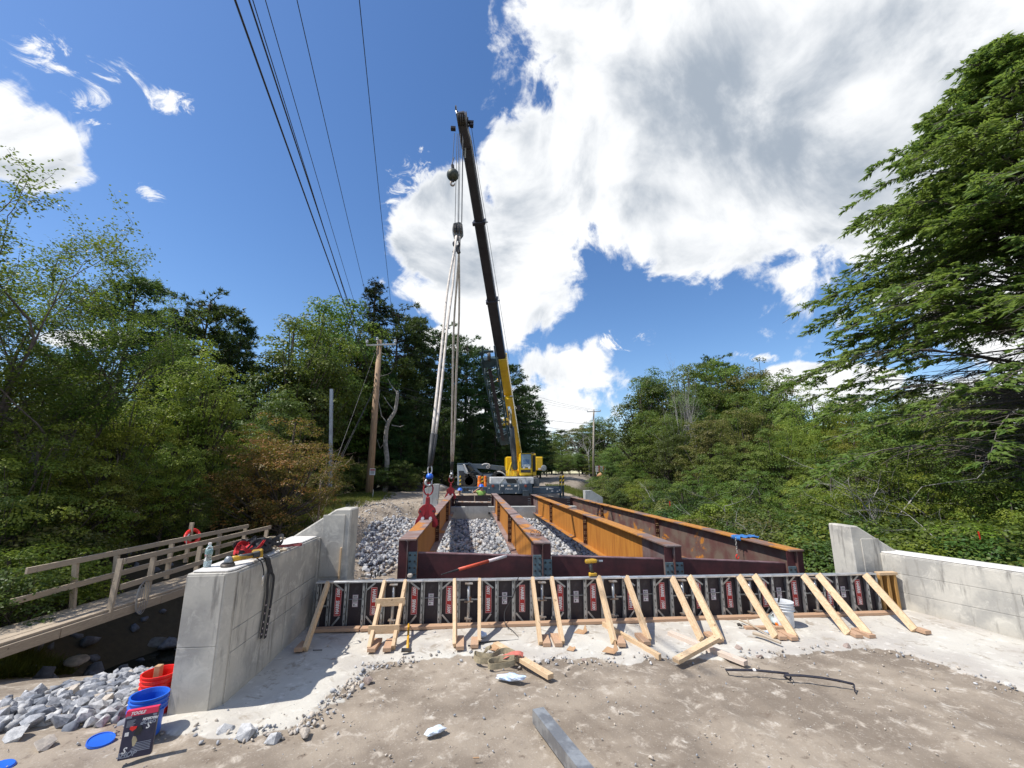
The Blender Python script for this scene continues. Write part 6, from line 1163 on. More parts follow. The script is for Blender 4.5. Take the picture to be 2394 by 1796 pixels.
for k, dz in enumerate((-2.2, -3.4, -4.0)): wire(att[k], pt2+Vector((0, 0, dz)), .018, .7, ['upper', 'middle', 'lower'][k]+' of the three cables from the middle of the brown pole to the far pole')
for a, b_, lab in ((zq(276, 600), zq(62, 1195), 'upper guy wire from the top of the brown pole'), (zq(268, 842), zq(48, 1290), 'middle guy wire from the brown pole'), (zq(264, 852), zq(40, 1330), 'lowest guy wire from the brown pole')):
    A = UY(*a, PY); B = UY(*b_, 24.); B = B+(B-A)*.5; wire(A, B, .016, 0., lab, 4, 'guy_wire')
A = UY(775, 910, 21); B = UY(772, 1140, 21); tag(MB().beam(B, A, .13, .13).build('steel_post', M('post_grey', (.3, .33, .38), (.22, .24, .28), 3, .5, .4), None, loc=B), 'grey steel post standing behind the rusty bush', 'post')
for (xa, ya), (xb, yb), Y, w_, col, lab in ((( 991, 1113), (989, 1136), 27, .05, M('stake_red', (.4, .12, .06), None, 8, .8), 'thin reddish survey stake on the bank left of the far clamp'), ((873, 1145), (871, 1163), 27, .05, WHT, 'thin white survey stake beside the foot of the brown pole')):
    A, B = UY(xa, ya, Y), UY(xb, yb, Y); B.z = min(B.z, float(hz(B.x, Y))); tag(MB().beam(A, B, w_, .02).build('survey_stake', col, None, loc=B), lab, 'survey stake')
for (x, y, Y, w_, h_, lab) in ((2290, 1252, 8.6, .035, .16, 'red ribbon hanging in the dark bushes behind the right wall'), (1566, 1178, 15., .035, .17, 'small red flag stake in the bushes beyond the rightmost girder')):
    c_ = UY(x, y, Y); tag(MB().prism([c_+Vector((-w_/2, 0, h_/2)), c_+Vector((w_*.4, 0, h_/2)), c_+Vector((w_/2, 0, -h_*.4)), c_+Vector((0, 0, -h_/2))], (0, .01, 0)).build('red_ribbon', REDP, None, loc=c_), lab, 'ribbon')
# ------------------------------------------------------------------ people
def skin_fig(joints, bones, rad, mat, name, parent, sub=1):
    names = list(joints); me = bpy.data.meshes.new(name); root = parent; off = Vector(root.location)
    me.from_pydata([tuple(Vector(joints[n])-off) for n in names], [(names.index(a), names.index(b_)) for a, b_ in bones], [])
    o = bpy.data.objects.new(name, me); COL.objects.link(o); md = o.modifiers.new('sk', 'SKIN'); md.use_smooth_shade = True; sv = me.skin_vertices[0].data
    for i, n in enumerate(names): r_ = rad[n]; sv[i].radius = r_ if isinstance(r_, tuple) else (r_, r_)
    sv[0].use_root = True; s2 = o.modifiers.new('ss', 'SUBSURF'); s2.levels = sub; s2.render_levels = sub
    dg = bpy.context.evaluated_depsgraph_get(); dg.update(); m2 = bpy.data.meshes.new_from_object(o.evaluated_get(dg)); bpy.data.objects.remove(o)
    m2.materials.clear(); m2.materials.append(mat); m2.polygons.foreach_set('use_smooth', [True]*len(m2.polygons)); return link_mesh(name, m2, parent)
def person(hp, label, shirt, lean, arm_up):
    "hp: centre of the helmet; stands about 1.75 m below it"
    g = Vector((hp.x-lean*.5, hp.y, hp.z-1.66)); o = thing('person', (g.x, g.y, g.z), label, 'person'); h = lambda x, z, y=0: Vector((g.x+x+lean*max(0, z-.9)*.6, g.y+y, g.z+z))
    J = dict(pel=h(0, .92), wst=h(0, 1.08), chs=h(0, 1.3), nek=h(0, 1.46, -.01), hdb=h(0, 1.54, -.02), hdt=h(0, 1.66, -.02), lh=h(-.1, .9), lk=h(-.12, .5, -.03), la=h(-.12, .09), lf=h(-.14, .04, -.15), rh=h(.1, .9), rk=h(.12, .5, -.03), ra=h(.12, .09), rf=h(.14, .04, -.15),
             ls=h(-.17, 1.4), le=h(-.42, 1.36, -.1) if arm_up else h(.0-.24, 1.12, .02), lw_=h(-.16, 1.56, -.22) if arm_up else h(-.26, .88, -.12), lha=h(-.09, 1.60, -.2) if arm_up else h(-.26, .8, -.15), rs=h(.17, 1.4), re=h(.25, 1.13, .02), rw=h(.30, .9, -.15) if arm_up else h(.5, .98, -.2), rha=h(.3, .82, -.19) if arm_up else h(.57, .96, -.22))
    B = [('pel', 'wst'), ('wst', 'chs'), ('chs', 'nek'), ('nek', 'hdb'), ('hdb', 'hdt'), ('pel', 'lh'), ('lh', 'lk'), ('lk', 'la'), ('la', 'lf'), ('pel', 'rh'), ('rh', 'rk'), ('rk', 'ra'), ('ra', 'rf'), ('chs', 'ls'), ('ls', 'le'), ('le', 'lw_'), ('lw_', 'lha'), ('chs', 'rs'), ('rs', 're'), ('re', 'rw'), ('rw', 'rha')]
    R_ = dict(pel=(.15, .11), wst=(.14, .1), chs=(.16, .11), nek=.055, hdb=.075, hdt=.085, lh=.09, rh=.09, lk=.065, rk=.065, la=.045, ra=.045, lf=.04, rf=.04, ls=.07, rs=.07, le=.045, re=.045, lw_=.032, rw=.032, lha=.04, rha=.04)
    skin_fig(J, B, R_, SKINM, 'body', o)
    TB = [b_ for b_ in B if b_[0] in ('pel', 'wst', 'chs') and b_[1] in ('wst', 'chs', 'ls', 'rs')]; JT = {k: J[k] for k in ('pel', 'wst', 'chs', 'ls', 'rs')}; JT['le2'] = J['ls'].lerp(J['le'], .55); JT['re2'] = J['rs'].lerp(J['re'], .55); TB += [('ls', 'le2'), ('rs', 're2')]
    skin_fig(JT, TB, dict(pel=(.17, .13), wst=(.165, .125), chs=(.185, .13), ls=.09, rs=.09, le2=.068, re2=.068), shirt, 'shirt', o)
    JP_ = {k: J[k] for k in ('pel', 'lh', 'lk', 'la', 'rh', 'rk', 'ra')}; skin_fig(JP_, [('pel', 'lh'), ('lh', 'lk'), ('lk', 'la'), ('pel', 'rh'), ('rh', 'rk'), ('rk', 'ra')], dict(pel=(.16, .12), lh=.105, rh=.105, lk=.08, rk=.08, la=.065, ra=.065), JEANS, 'trousers', o)
    hc = J['hdt']+Vector((0, -.01, .0)); MB().lathe([(.15, -.0), (.148, .012), (.128, .02), (.12, .06), (.09, .105), (.045, .13), (.001, .135)], hc, 20).build('hard_hat', BLUEP, o, smooth=True); MB().cb(hc+Vector((0, -.15, .005)), (.16, .09, .012)).build('hat_brim', BLUEP, o, .004)
    for k in range(4): a_ = J['rha']; MB().tube([a_, a_+Vector((.01*(k-1.5), -.03, -.05)), a_+Vector((.012*(k-1.5), -.04, -.09))], [.011, .009, .006], 5).build('finger', SKINM, o)
person(UY(*zc(1345, 245), 23.0), 'worker in a blue hard hat bending beside the far red clamp, pale sleeve', TANS, .25, False)
person(UY(*zc(1800, 165), 23.0), 'worker in a bright green shirt and blue hard hat shading the eyes with one arm', GREENS, 0., True)
# ------------------------------------------------------------------ vegetation meshes
def quads(P, L, Wd, rs, droop=-.15, up=1.1, N=None):
    n = len(P); d = rs.normal(size=(n, 3)); d[:, 2] = d[:, 2]*.45+droop; d /= np.linalg.norm(d, axis=1)[:, None]
    nr = rs.normal(size=(n, 3)); nr[:, 2] = np.abs(nr[:, 2])+up
    if N is not None: nr = N+rs.normal(size=(n, 3))*.38; nr /= np.linalg.norm(nr, axis=1)[:, None]; d = d-nr*(d*nr).sum(1)[:, None]; d /= np.linalg.norm(d, axis=1)[:, None]
    t_ = np.cross(d, nr); t_ /= np.linalg.norm(t_, axis=1)[:, None]+1e-9; up_ = np.cross(t_, d)
    L = (L*rs.uniform(.6, 1.25, n))[:, None]; Wd = (Wd*rs.uniform(.7, 1.2, n))[:, None]
    V = np.stack([P, P+d*L*.45+t_*Wd*.5+up_*L*.06, P+d*L, P+d*L*.45-t_*Wd*.5+up_*L*.06], 1).reshape(-1, 3)
    return V, np.arange(4*n).reshape(n, 4)
def tubes(paths, n=4):
    Vs, Fs, off = [], [], 0
    for pts, rad in paths:
        pts = np.asarray(pts, float); m_ = len(pts); d = np.gradient(pts, axis=0); d /= np.linalg.norm(d, axis=1)[:, None]+1e-9
        a = np.array([1., 0, 0]) if abs(d[0][0]) < .8 else np.array([0, 1., 0]); x = np.cross(d, a); x /= np.linalg.norm(x, axis=1)[:, None]+1e-9; y = np.cross(d, x)
        th_ = 2*np.pi*np.arange(n)/n; R_ = np.asarray(rad)[:, None, None]; V = pts[:, None]+R_*(x[:, None]*np.cos(th_)[None, :, None]+y[:, None]*np.sin(th_)[None, :, None]); Vs.append(V.reshape(-1, 3))
        i = np.arange(m_-1)[:, None]*n; k = np.arange(n)[None]; l = (k+1) % n; Fs.append(np.stack([i+k, i+l, i+n+l, i+n+k], -1).reshape(-1, 4)+off); off += m_*n
    return np.concatenate(Vs), np.concatenate(Fs)
def smoothm(me): me.polygons.foreach_set('use_smooth', [True]*len(me.polygons)); return me
def decid(seed, H=10., R=3., ncl=150, nl=60, leaf=.13, rc=.62, lobes=6, base=.22, lmat=None, bmat=None, flat=.55, hollow=.5, trunk=.16):
    rs = np.random.default_rng(seed); zc_ = H*(1+base)/2; hz_ = H*(1-base)/2
    lob = rs.normal(size=(lobes, 3)); lob /= np.linalg.norm(lob, axis=1)[:, None]; lob *= rs.uniform(.35, .62, (lobes, 1)); lr = rs.uniform(.36, .58, lobes); lob = np.vstack([lob, [0, 0, 0], [0, 0, .45]]); lr = np.append(lr, [.6, .5])
    cs = []
    while len(cs) < ncl:
        k = rs.integers(len(lob)); u = rs.normal(size=3); u /= np.linalg.norm(u); r = lr[k]*rs.uniform(hollow, 1)**.6; p = lob[k]+u*r
        if np.linalg.norm(p) > 1.05: continue
        cs.append(p)
    C = np.array(cs)*np.array([R, R, hz_])+np.array([0, 0, zc_]); rcs = rc*rs.uniform(.6, 1.25, ncl)
    n = (nl*(rcs/rc)**2).astype(int)+6; idx_ = np.repeat(np.arange(ncl), n); g = rs.normal(size=(len(idx_), 3)); g /= np.linalg.norm(g, axis=1)[:, None]; gn = g.copy(); gn[:, 2] += .75; g *= rs.uniform(.25, 1, (len(g), 1))**.4; g[:, 2] = np.where(g[:, 2] < -.35, -g[:, 2]*.6, g[:, 2])
    P = C[idx_]+g*rcs[idx_, None]*np.array([1, 1, flat]); P[:, 2] -= .25*rcs[idx_]*(g[:, 0]**2+g[:, 1]**2)
    V, F = quads(P, leaf, leaf*.66, rs, N=gn+.5*(C[idx_]-np.array([0, 0, zc_]))/np.array([R, R, hz_]))
    th_ = rs.uniform(0, 6.28); zt = np.linspace(-.4, H*.86, 8); tr = np.stack([.25*np.sin(zt*.35+th_)*zt/H, .25*np.cos(zt*.3+th_)*zt/H, zt], 1); paths = [(tr, np.linspace(trunk*H/10, .03, 8))]
    for c_ in C[::max(1, ncl//70)]:
        z0 = np.clip(base*H*.8+(c_[2]-base*H)*.45, .1, H*.8); k = np.interp(z0, zt, np.arange(8)); b0 = np.array([np.interp(z0, zt, tr[:, 0]), np.interp(z0, zt, tr[:, 1]), z0]); mid = (b0+c_)/2+np.array([0, 0, -.12*np.linalg.norm(c_-b0)])+rs.normal(size=3)*.12
        paths.append((np.array([b0, mid, c_]), np.array([.05, .032, .01])*H/10*1.2))
    Vt, Ft = tubes(paths, 5)
    return smoothm(mesh_np('trunk', Vt, Ft, bmat or BARK)), mesh_np('crown', V, F, lmat)
def tris_needles(P, D, L, w_, rs, k=9, spread=.7):
    n = len(P); P = np.repeat(P, k, 0); D = np.repeat(D, k, 0)+rs.normal(size=(n*k, 3))*spread; D /= np.linalg.norm(D, axis=1)[:, None]
    a = rs.normal(size=(n*k, 3)); t_ = np.cross(D, a); t_ /= np.linalg.norm(t_, axis=1)[:, None]; L = (L*rs.uniform(.6, 1.2, n*k))[:, None]
    V = np.stack([P+t_*w_*.5, P-t_*w_*.5, P+D*L], 1).reshape(-1, 3); return V, np.arange(3*n*k).reshape(-1, 3)
def pine(seed, H=14., R=3.2, nwh=20, base=.12, nt_=11, L=.34, w_=.07, mat=None, shape='round', rise=.25, kn=9):
    rs = np.random.default_rng(seed); zs = np.linspace(H*base, H*.985, nwh); Pt = []; Dt = []; paths = [(np.array([[0, 0, -.4], [.05, .02, H*.5], [0, 0, H]]), np.array([.22, .14, .03])*H/14)]
    for z in zs:
        f = (z-H*base)/(H*(1-base)); ln = R*((1-f)**.75*.95+.12) if shape == 'cone' else R*(np.sqrt(max(0, 1-(f*1.0-.25)**2/.62))*.95+.1)*(1 if f > .12 else .8)
        for b_ in range(6):
            a = rs.uniform(0, 6.28); l = ln*rs.uniform(.55, 1.1); zz = z+rs.uniform(-.25, .25); s_ = np.linspace(0, 1, 5); up = rise*l*(s_**1.6)-(.12*l*s_ if shape == 'cone' else 0)
            br = np.stack([np.cos(a)*l*s_, np.sin(a)*l*s_, zz+up], 1); paths.append((br, np.linspace(.045, .01, 5)*H/14))
            m_ = max(4, int(nt_*l/R*1.3)); t_ = rs.uniform(.2, 1, m_)**.8; side_ = rs.normal(size=m_)*.30*l*(1.15-t_)*1.2
            x = np.interp(t_, s_, br[:, 0])-np.sin(a)*side_; y = np.interp(t_, s_, br[:, 1])+np.cos(a)*side_; zz_ = np.interp(t_, s_, br[:, 2])+rs.normal(size=m_)*.07*l*.5
            Pt.append(np.stack([x, y, zz_], 1)); o_ = np.stack([np.cos(a)*np.ones(m_)*.7-np.sin(a)*np.sign(side_)*.5, np.sin(a)*np.ones(m_)*.7+np.cos(a)*np.sign(side_)*.5, np.full(m_, .35 if shape != 'cone' else -.1)], 1); Dt.append(o_)
    P = np.vstack(Pt); D = np.vstack(Dt); 
    # three tufts round every point
    P = np.repeat(P, 4, 0)+rs.normal(size=(len(P)*4, 3))*np.array([.22, .22, .09]); D = np.repeat(D, 4, 0)
    V, F = tris_needles(P, D, L, w_, rs, kn, .55); Vt, Ft = tubes(paths, 4)
    return smoothm(mesh_np('trunk', Vt, Ft, BARK)), mesh_np('crown', V, F, mat or N_PINE, 3)
def branching(seed, H, spread, levels=4, n0=5, leaf=0., nleaf=14, lmat=None, bmat=None, r0=.13, lean=(0, 0), droop=0., upf=1., kids_=(3, 5), nstart=.18, rleaf=.2):
    rs = np.random.default_rng(seed); paths = []; tips = []
    def grow(p, d, l, r, lv):
        k = 6; pts = [p]; dd = d.copy()
        for i in range(k): dd = dd+rs.normal(size=3)*.12+np.array([0, 0, .05*upf-droop]); dd /= np.linalg.norm(dd); pts.append(pts[-1]+dd*l/k)
        pts = np.array(pts); paths.append((pts, np.linspace(r, r*.45, k+1)))
        if lv <= 0: tips.append(pts[2:]); return
        for j in range(rs.integers(kids_[0], kids_[1]+1)):
            f = rs.uniform(.3, 1) if j else 1.; q_ = pts[min(k, int(f*k))]; a = rs.normal(size=3)*spread; nd_ = dd+a; nd_[2] += .12*upf; nd_ /= np.linalg.norm(nd_); grow(q_, nd_, l*rs.uniform(.55, .8), r*.5*(1.15 if j == 0 else .9), lv-1)
        if lv <= 2: tips.append(pts[3:])
    base = np.array([0., 0, -.3]); tr = np.array([base, [lean[0]*.15*H, lean[1]*.15*H, H*.25], [lean[0]*.4*H, lean[1]*.4*H, H*.5]]); paths.append((tr, np.array([r0, r0*.8, r0*.6])))
    for i in range(n0):
        f = rs.uniform(nstart, .5) if i else .5; z = f*H; a = rs.uniform(0, 6.28); d = np.array([np.cos(a)*spread+lean[0], np.sin(a)*spread+lean[1], 1.]); d /= np.linalg.norm(d); x = np.array([np.interp(z, tr[:, 2], tr[:, 0]), np.interp(z, tr[:, 2], tr[:, 1]), z]); grow(x, d, H*.26, r0*.45, levels-1)
    Vt, Ft = tubes(paths, 4); tm = smoothm(mesh_np('trunk', Vt, Ft, bmat or LIVEB))
    if not leaf: return tm, None
    T = np.vstack(tips); P = np.repeat(T, nleaf, 0)+rs.normal(size=(len(T)*nleaf, 3))*rleaf; V, F = quads(P, leaf, leaf*.6, rs, -.25, .6); return tm, mesh_np('crown', V, F, lmat)
def hemlock(seed, H=17., R=9.4):
    rs = np.random.default_rng(seed); paths = [(np.array([[0, 0, -1], [.1, 0, H*.5], [0, 0, H]]), np.array([.32, .2, .03]))]; PP = []; DD = []
    for z in np.arange(2.2, H, .15):
        f = z/H; ln = R*(1-f)**.78*(1.08 if f > .3 else .92)+.25
        for b_ in range(3 if f < .42 else 5):
            a = rs.uniform(0, 6.28); l = ln*rs.uniform(.6, 1.12); s_ = np.linspace(0, 1, 8); lf = rs.uniform(-.05, .42); zz = z+lf*l*np.sin(s_*2.2)-.17*l*s_**2; wob = rs.normal()*.15
            br = np.stack([np.cos(a+wob*s_)*l*s_, np.sin(a+wob*s_)*l*s_, zz], 1); paths.append((br, np.linspace(.035, .006, 8))); bare = .72 if f < .40 else .42 if f < .55 else .12
            m_ = int(9+l*5.0)
            for k in range(m_):
                t_ = rs.uniform(.15, 1)
                p = np.array([np.interp(t_, s_, br[:, i]) for i in range(3)]); sg = 1 if k % 2 else -1; an = a+sg*rs.uniform(.5, 1.15); tl = (.35+.32*l*(1-t_))*rs.uniform(.6, 1.1); q_ = np.linspace(0, 1, 5); tw = p+np.stack([np.cos(an)*tl*q_, np.sin(an)*tl*q_, rs.uniform(-.42, .30)*tl*q_-.12*tl*q_**2], 1)
                if l > 1.2: paths.append((tw, np.linspace(.009, .003, 5)))
                if t_ < bare*rs.uniform(.6, 1.15): continue
                nn2 = int(27*tl)+8; u = rs.uniform(.12, 1, nn2); c_ = np.stack([np.interp(u, q_, tw[:, i]) for i in range(3)], 1); sd2 = rs.choice([-1, 1], nn2); aa = an+sd2*rs.uniform(.4, .9, nn2); d = np.stack([np.cos(aa), np.sin(aa), rs.uniform(-.55, .25, nn2)], 1); PP.append(c_); DD.append(d)
    P = np.vstack(PP); D = np.vstack(DD); D /= np.linalg.norm(D, axis=1)[:, None]; n = len(P)
    # every leaflet is a slender flat spray
    nr = rs.normal(size=(n, 3))*.6+np.array([-.25, -.35, .8]); T_ = np.cross(D, nr); T_ /= np.linalg.norm(T_, axis=1)[:, None]; L = rs.uniform(.10, .25, n)[:, None]; w_ = rs.uniform(.02, .042, n)[:, None]
    V = np.stack([P, P+D*L*.4+T_*w_, P+D*L+np.array([0, 0, -.03]), P+D*L*.4-T_*w_], 1).reshape(-1, 3); Vt, Ft = tubes(paths, 4)
    return smoothm(mesh_np('trunk', Vt, Ft, LIVEB)), mesh_np('crown', V, np.arange(4*n).reshape(n, 4), N_HEM)
D_ = 1.0823
_h = {}
def top_of(me):
    if me.name not in _h:
        a = np.zeros(len(me.vertices)*3, np.float32); me.vertices.foreach_get('co', a); _h[me.name] = float(np.percentile(a[2::3], 99.6))
    return _h[me.name]
def put(proto, name, xd, topd, Y, H0, label, cat='tree', group=None, wscale=None, rz=None, zbase=None, dx=0.):
    tm, cm = proto; H0 = top_of(cm or tm); p = UY(xd*D_, topd*D_, Y); zb_ = float(hz(p.x, Y)) if zbase is None else zbase; s_ = (p.z-zb_)/H0; w_ = wscale*s_ if wscale else s_
    o = thing(name, (p.x+dx, Y, zb_), label, cat, group); rz = random.uniform(0, 6.28) if rz is None else rz
    for nm, me in (('trunk', tm), ('crown', cm)):
        if me is not None: link_mesh(nm, me, o, (0, 0, 0), (0, 0, rz), (w_, w_, s_))
    return o
# prototypes (shared meshes)
DA_ = decid(11, 10, 3.4, 230, 70, .15, .62, 7, .10, L_MID); DB_ = decid(12, 10, 3.2, 230, 70, .15, .6, 8, .12, L_DK); DC_ = decid(13, 10, 3.6, 230, 80, .13, .55, 8, .05, L_YG)
DD_ = decid(14, 10, 3.4, 260, 75, .14, .5, 9, .06, L_OL); DE_ = decid(15, 10, 3.8, 220, 75, .14, .6, 8, .04, L_MID, flat=.4)
DN_ = decid(21, 6, 3.0, 260, 110, .085, .40, 9, .0, L_YG, flat=.45); DM_ = decid(22, 6, 3.0, 260, 110, .085, .40, 9, .0, L_MID, flat=.45); DO_ = decid(23, 6, 3.2, 300, 90, .08, .38, 9, -.02, L_OR, hollow=.3)
SHA = decid(31, 2.6, 1.5, 130, 70, .075, .30, 6, -.05, L_DK, trunk=.1); SHB = decid(32, 2.6, 1.6, 130, 70, .075, .30, 6, -.05, L_OL, trunk=.1); SHC = decid(33, 2.6, 1.5, 130, 70, .075, .28, 6, -.05, L_YG, trunk=.1)
PA = pine(41, 14, 3.4, 22, .06); PB = pine(42, 14, 3.0, 22, .1, shape='cone', rise=.2); PS = pine(43, 14, 2.3, 26, .05, 9, .22, .05, N_SPR, 'cone', -.05)
MARKS = [(60, 1150, 'the far left footbridge deck'), (170, 1120, 'the end of the outer footbridge rail'), (300, 1130, 'the middle of the footbridge fence'), (420, 1130, 'the life ring post'), (520, 1130, 'the far end of the footbridge'), (620, 1080, 'the foot of the rusty bush'), (712, 1000, 'the grey steel post'), (800, 1010, 'the foot of the brown utility pole'),
         (850, 1020, 'the dead leaning trunk'), (930, 1030, 'the bank behind the near sling'), (990, 1010, 'the telehandler'), (1290, 1030, 'the far utility pole'), (1380, 1050, 'the small far pylon'), (1460, 1050, 'the foot of the dead grey tree'), (1560, 1070, 'the red flag stake'), (1650, 1110, 'the blue cloth on the right girder'), (1740, 1120, 'the end of the rightmost girder'),
         (1820, 1130, 'the right pylon'), (1920, 1130, 'the pylon shoulder'), (2020, 1130, 'the middle of the right wall'), (2116, 1130, 'the red ribbon'), (2200, 1150, 'the right edge of the picture')]
_used = {}
def near_label(xd, yd, base):
    m_ = min(MARKS, key=lambda q: abs(q[0]-xd)+abs(q[1]-yd)*.6); rel = 'behind' if abs(m_[0]-xd) < 16 else 'left of' if xd < m_[0] else 'right of'
    l_ = f'{base} {rel} {m_[2]}'; k = _used.get(l_, 0); _used[l_] = k+1
    return l_ if k == 0 else ['taller', 'brighter', 'farther', 'rounder', 'darker', 'lower', 'wider', 'thicker', 'paler', 'looser'][k-1]+' '+l_
# ---- left forest
LG = 'trees of the wood on the left bank'
for a in [(PA, 'pine_tree', 300, 600, 24, 'dark pine with layered branches standing above the yellow-green maples at left'), (PA, 'pine_tree', 455, 648, 27, 'round-topped dark pine against blue sky left of the tall leafy tree'), (PB, 'pine_tree', 525, 690, 30, 'dark pine just right of the round-topped pine'),
          (PB, 'pine_tree', 395, 690, 29, 'dark pine partly hidden left of the round-topped pine'), (DB_, 'leafy_tree', 590, 760, 27, 'dark leafy tree right of the dark pines'), (DA_, 'leafy_tree', 650, 690, 28, 'tall leafy tree whose crown starts the high tree line'),
          (DA_, 'leafy_tree', 715, 655, 35, 'tallest leafy tree left of the spruce tip'), (PS, 'spruce_tree', 812, 612, 39, 'dark spruce with a pointed tip rising above the wood'), (DB_, 'leafy_tree', 760, 690, 38, 'dark leafy tree in front of the spruce'), (PA, 'pine_tree', 862, 668, 40, 'tall pine right of the spruce tip'),
          (PB, 'pine_tree', 905, 690, 42, 'tall pine directly behind the pale sling'), (PA, 'pine_tree', 955, 712, 45, 'pine between the two slings and the stowed jib'), (PA, 'pine_tree', 1010, 740, 48, 'pine left of the stowed lattice jib'), (PB, 'pine_tree', 1050, 775, 50, 'pine behind the stowed lattice jib'),
          (PA, 'pine_tree', 1095, 790, 52, 'pine behind the yellow boom section'), (PA, 'pine_tree', 1135, 835, 56, 'pine right of the yellow boom section'), (PB, 'pine_tree', 1165, 868, 60, 'last tall pine at the right end of the dark wood'), (PA, 'pine_tree', 1120, 900, 50, 'low pine behind the yellow cab'),
          (DB_, 'leafy_tree', 690, 780, 28, 'dark leafy tree behind the rusty bush'), (DB_, 'leafy_tree', 600, 850, 21, 'dark leafy tree left above the rusty bush'), (DB_, 'leafy_tree', 780, 800, 37, 'dark tree just left of the brown utility pole'), (PB, 'pine_tree', 840, 800, 37, 'dark pine just right of the brown utility pole'),
          (PA, 'pine_tree', 900, 860, 37, 'lower dark pine behind the near sling'), (PA, 'pine_tree', 960, 880, 37, 'lower dark pine behind the telehandler'), (PB, 'pine_tree', 1020, 900, 41, 'low dark pine above the telehandler boom'), (PA, 'pine_tree', 1070, 900, 44, 'low dark pine left of the yellow counterweight'), (PA, 'pine_tree', 870, 900, 36, 'low dark pine beside the dead leaning trunk')]:
    put(a[0], a[1], a[2], a[3], a[4], 14 if a[0] in (PA, PB, PS) else 10, a[5], 'tree', LG)
for a in [(DC_, 455, 742, 16.5, 'yellow-green maple with a high bright crown left of the dark wood'), (DC_, 300, 830, 14, 'wide yellow-green maple in the left foreground wood'), (DD_, 140, 765, 15, 'olive green tree at the far left below the sparse tree'), (DD_, 30, 800, 12.5, 'olive tree at the left edge of the picture'),
          (DC_, 380, 930, 13, 'yellow-green maple low in front of the dark pines'), (DN_, 250, 960, 11.8, 'fine leaved yellow-green tree behind the footbridge fence'), (DN_, 110, 920, 10.5, 'fine leaved tree over the near end of the footbridge'), (DM_, 420, 1040, 13.5, 'dense mid green bush tree behind the middle of the footbridge'),
          (DM_, 10, 1000, 9.6, 'mid green tree at the lower left edge'), (DN_, 480, 900, 17, 'yellow-green tree left of the rusty bush'), (DC_, 200, 880, 14.5, 'yellow-green tree in the middle of the left wood'), (DM_, 480, 1075, 15, 'leafy bush at the far end of the footbridge')]:
    put(a[0], 'leafy_tree', a[1], a[2], a[3], 6 if a[0] in (DN_, DM_) else 10, a[4], 'tree', 'bright trees beside the footbridge')
put(DO_, 'rusty_bush', 628, 900, 15.2, 6, 'tall bush with rusty orange leaves left of the brown utility pole', 'bush', wscale=1.15, rz=1.)
put(DO_, 'rusty_bush', 560, 985, 16.0, 6, 'lower brownish bush at the left foot of the rusty bush', 'bush', wscale=1.0, rz=3.)
spA = branching(61, 11, .55, 5, 7, .085, 8, L_MID, LIVEB, .12, (.10, 0), 0., 1., (2, 4), .12, .13)
put(spA, 'sparse_tree', 75, 400, 10.2, 10.2, 'thin leaved tall tree at the left edge with branches open to the sky', 'tree', rz=.4, wscale=1.15); put(spA, 'sparse_tree', 225, 560, 12.5, 10.2, 'open branched tree leaning right below the left cloud', 'tree', rz=2.2, wscale=1.25)

# understory along the left bank
k_ = 0
for xd, td, Y in [(750, 1000, 32), (790, 1005, 33), (835, 1010, 33), (880, 1020, 33), (930, 1030, 34), (700, 1010, 26), (660, 1060, 21), (725, 1040, 27), (900, 1010, 34), (960, 1020, 36), (860, 995, 33), (780, 985, 34), (610, 1090, 17.5), (560, 1100, 16.5), (510, 1110, 15.5), (450, 1120, 14.6), (380, 1120, 14.2), (320, 1110, 14.0), (240, 1120, 13.6), (160, 1110, 13.0),
                  (80, 1120, 11.5), (10, 1110, 9.6), (60, 1180, 8.6), (10, 1230, 7.6), (140, 1160, 10.5), (210, 1150, 12.5), (980, 1000, 42), (1030, 1010, 46), (600, 1020, 19.5)]:
    kind = [SHA, SHB, SHC, SHA][k_ % 4] if xd < 500 else [SHA, SHB][k_ % 2]; k_ += 1
    put(kind, 'shrub', xd, td, Y, 2.6, near_label(xd, td+30, 'low green shrub'), 'shrub', 'shrubs along the left wood edge', wscale=1.35)
# ---- far centre
for a in [(PA, 1212, 930, 105, 'distant pine at the end of the road right of the crane'), (DA_, 1190, 935, 90, 'distant leafy tree behind the crane counterweight'), (DD_, 1255, 915, 98, 'distant brownish tree left of the far utility pole'), (DB_, 1300, 905, 92, 'distant dark tree behind the far utility pole'), (DA_, 1230, 975, 84, 'low distant green tree beyond the road'), (PA, 1280, 925, 110, 'distant pine between the far trees'),
          (DA_, 1175, 950, 98, 'distant tree directly right of the dark wood'), (DD_, 1265, 985, 82, 'low distant olive tree by the far road'), (DB_, 1200, 990, 80, 'low distant dark tree by the far road')]:
    put(a[0], 'distant_tree', a[1], a[2], a[3], 14 if a[0] is PA else 10, a[4], 'tree', 'distant trees at the end of the road', wscale=1.4)
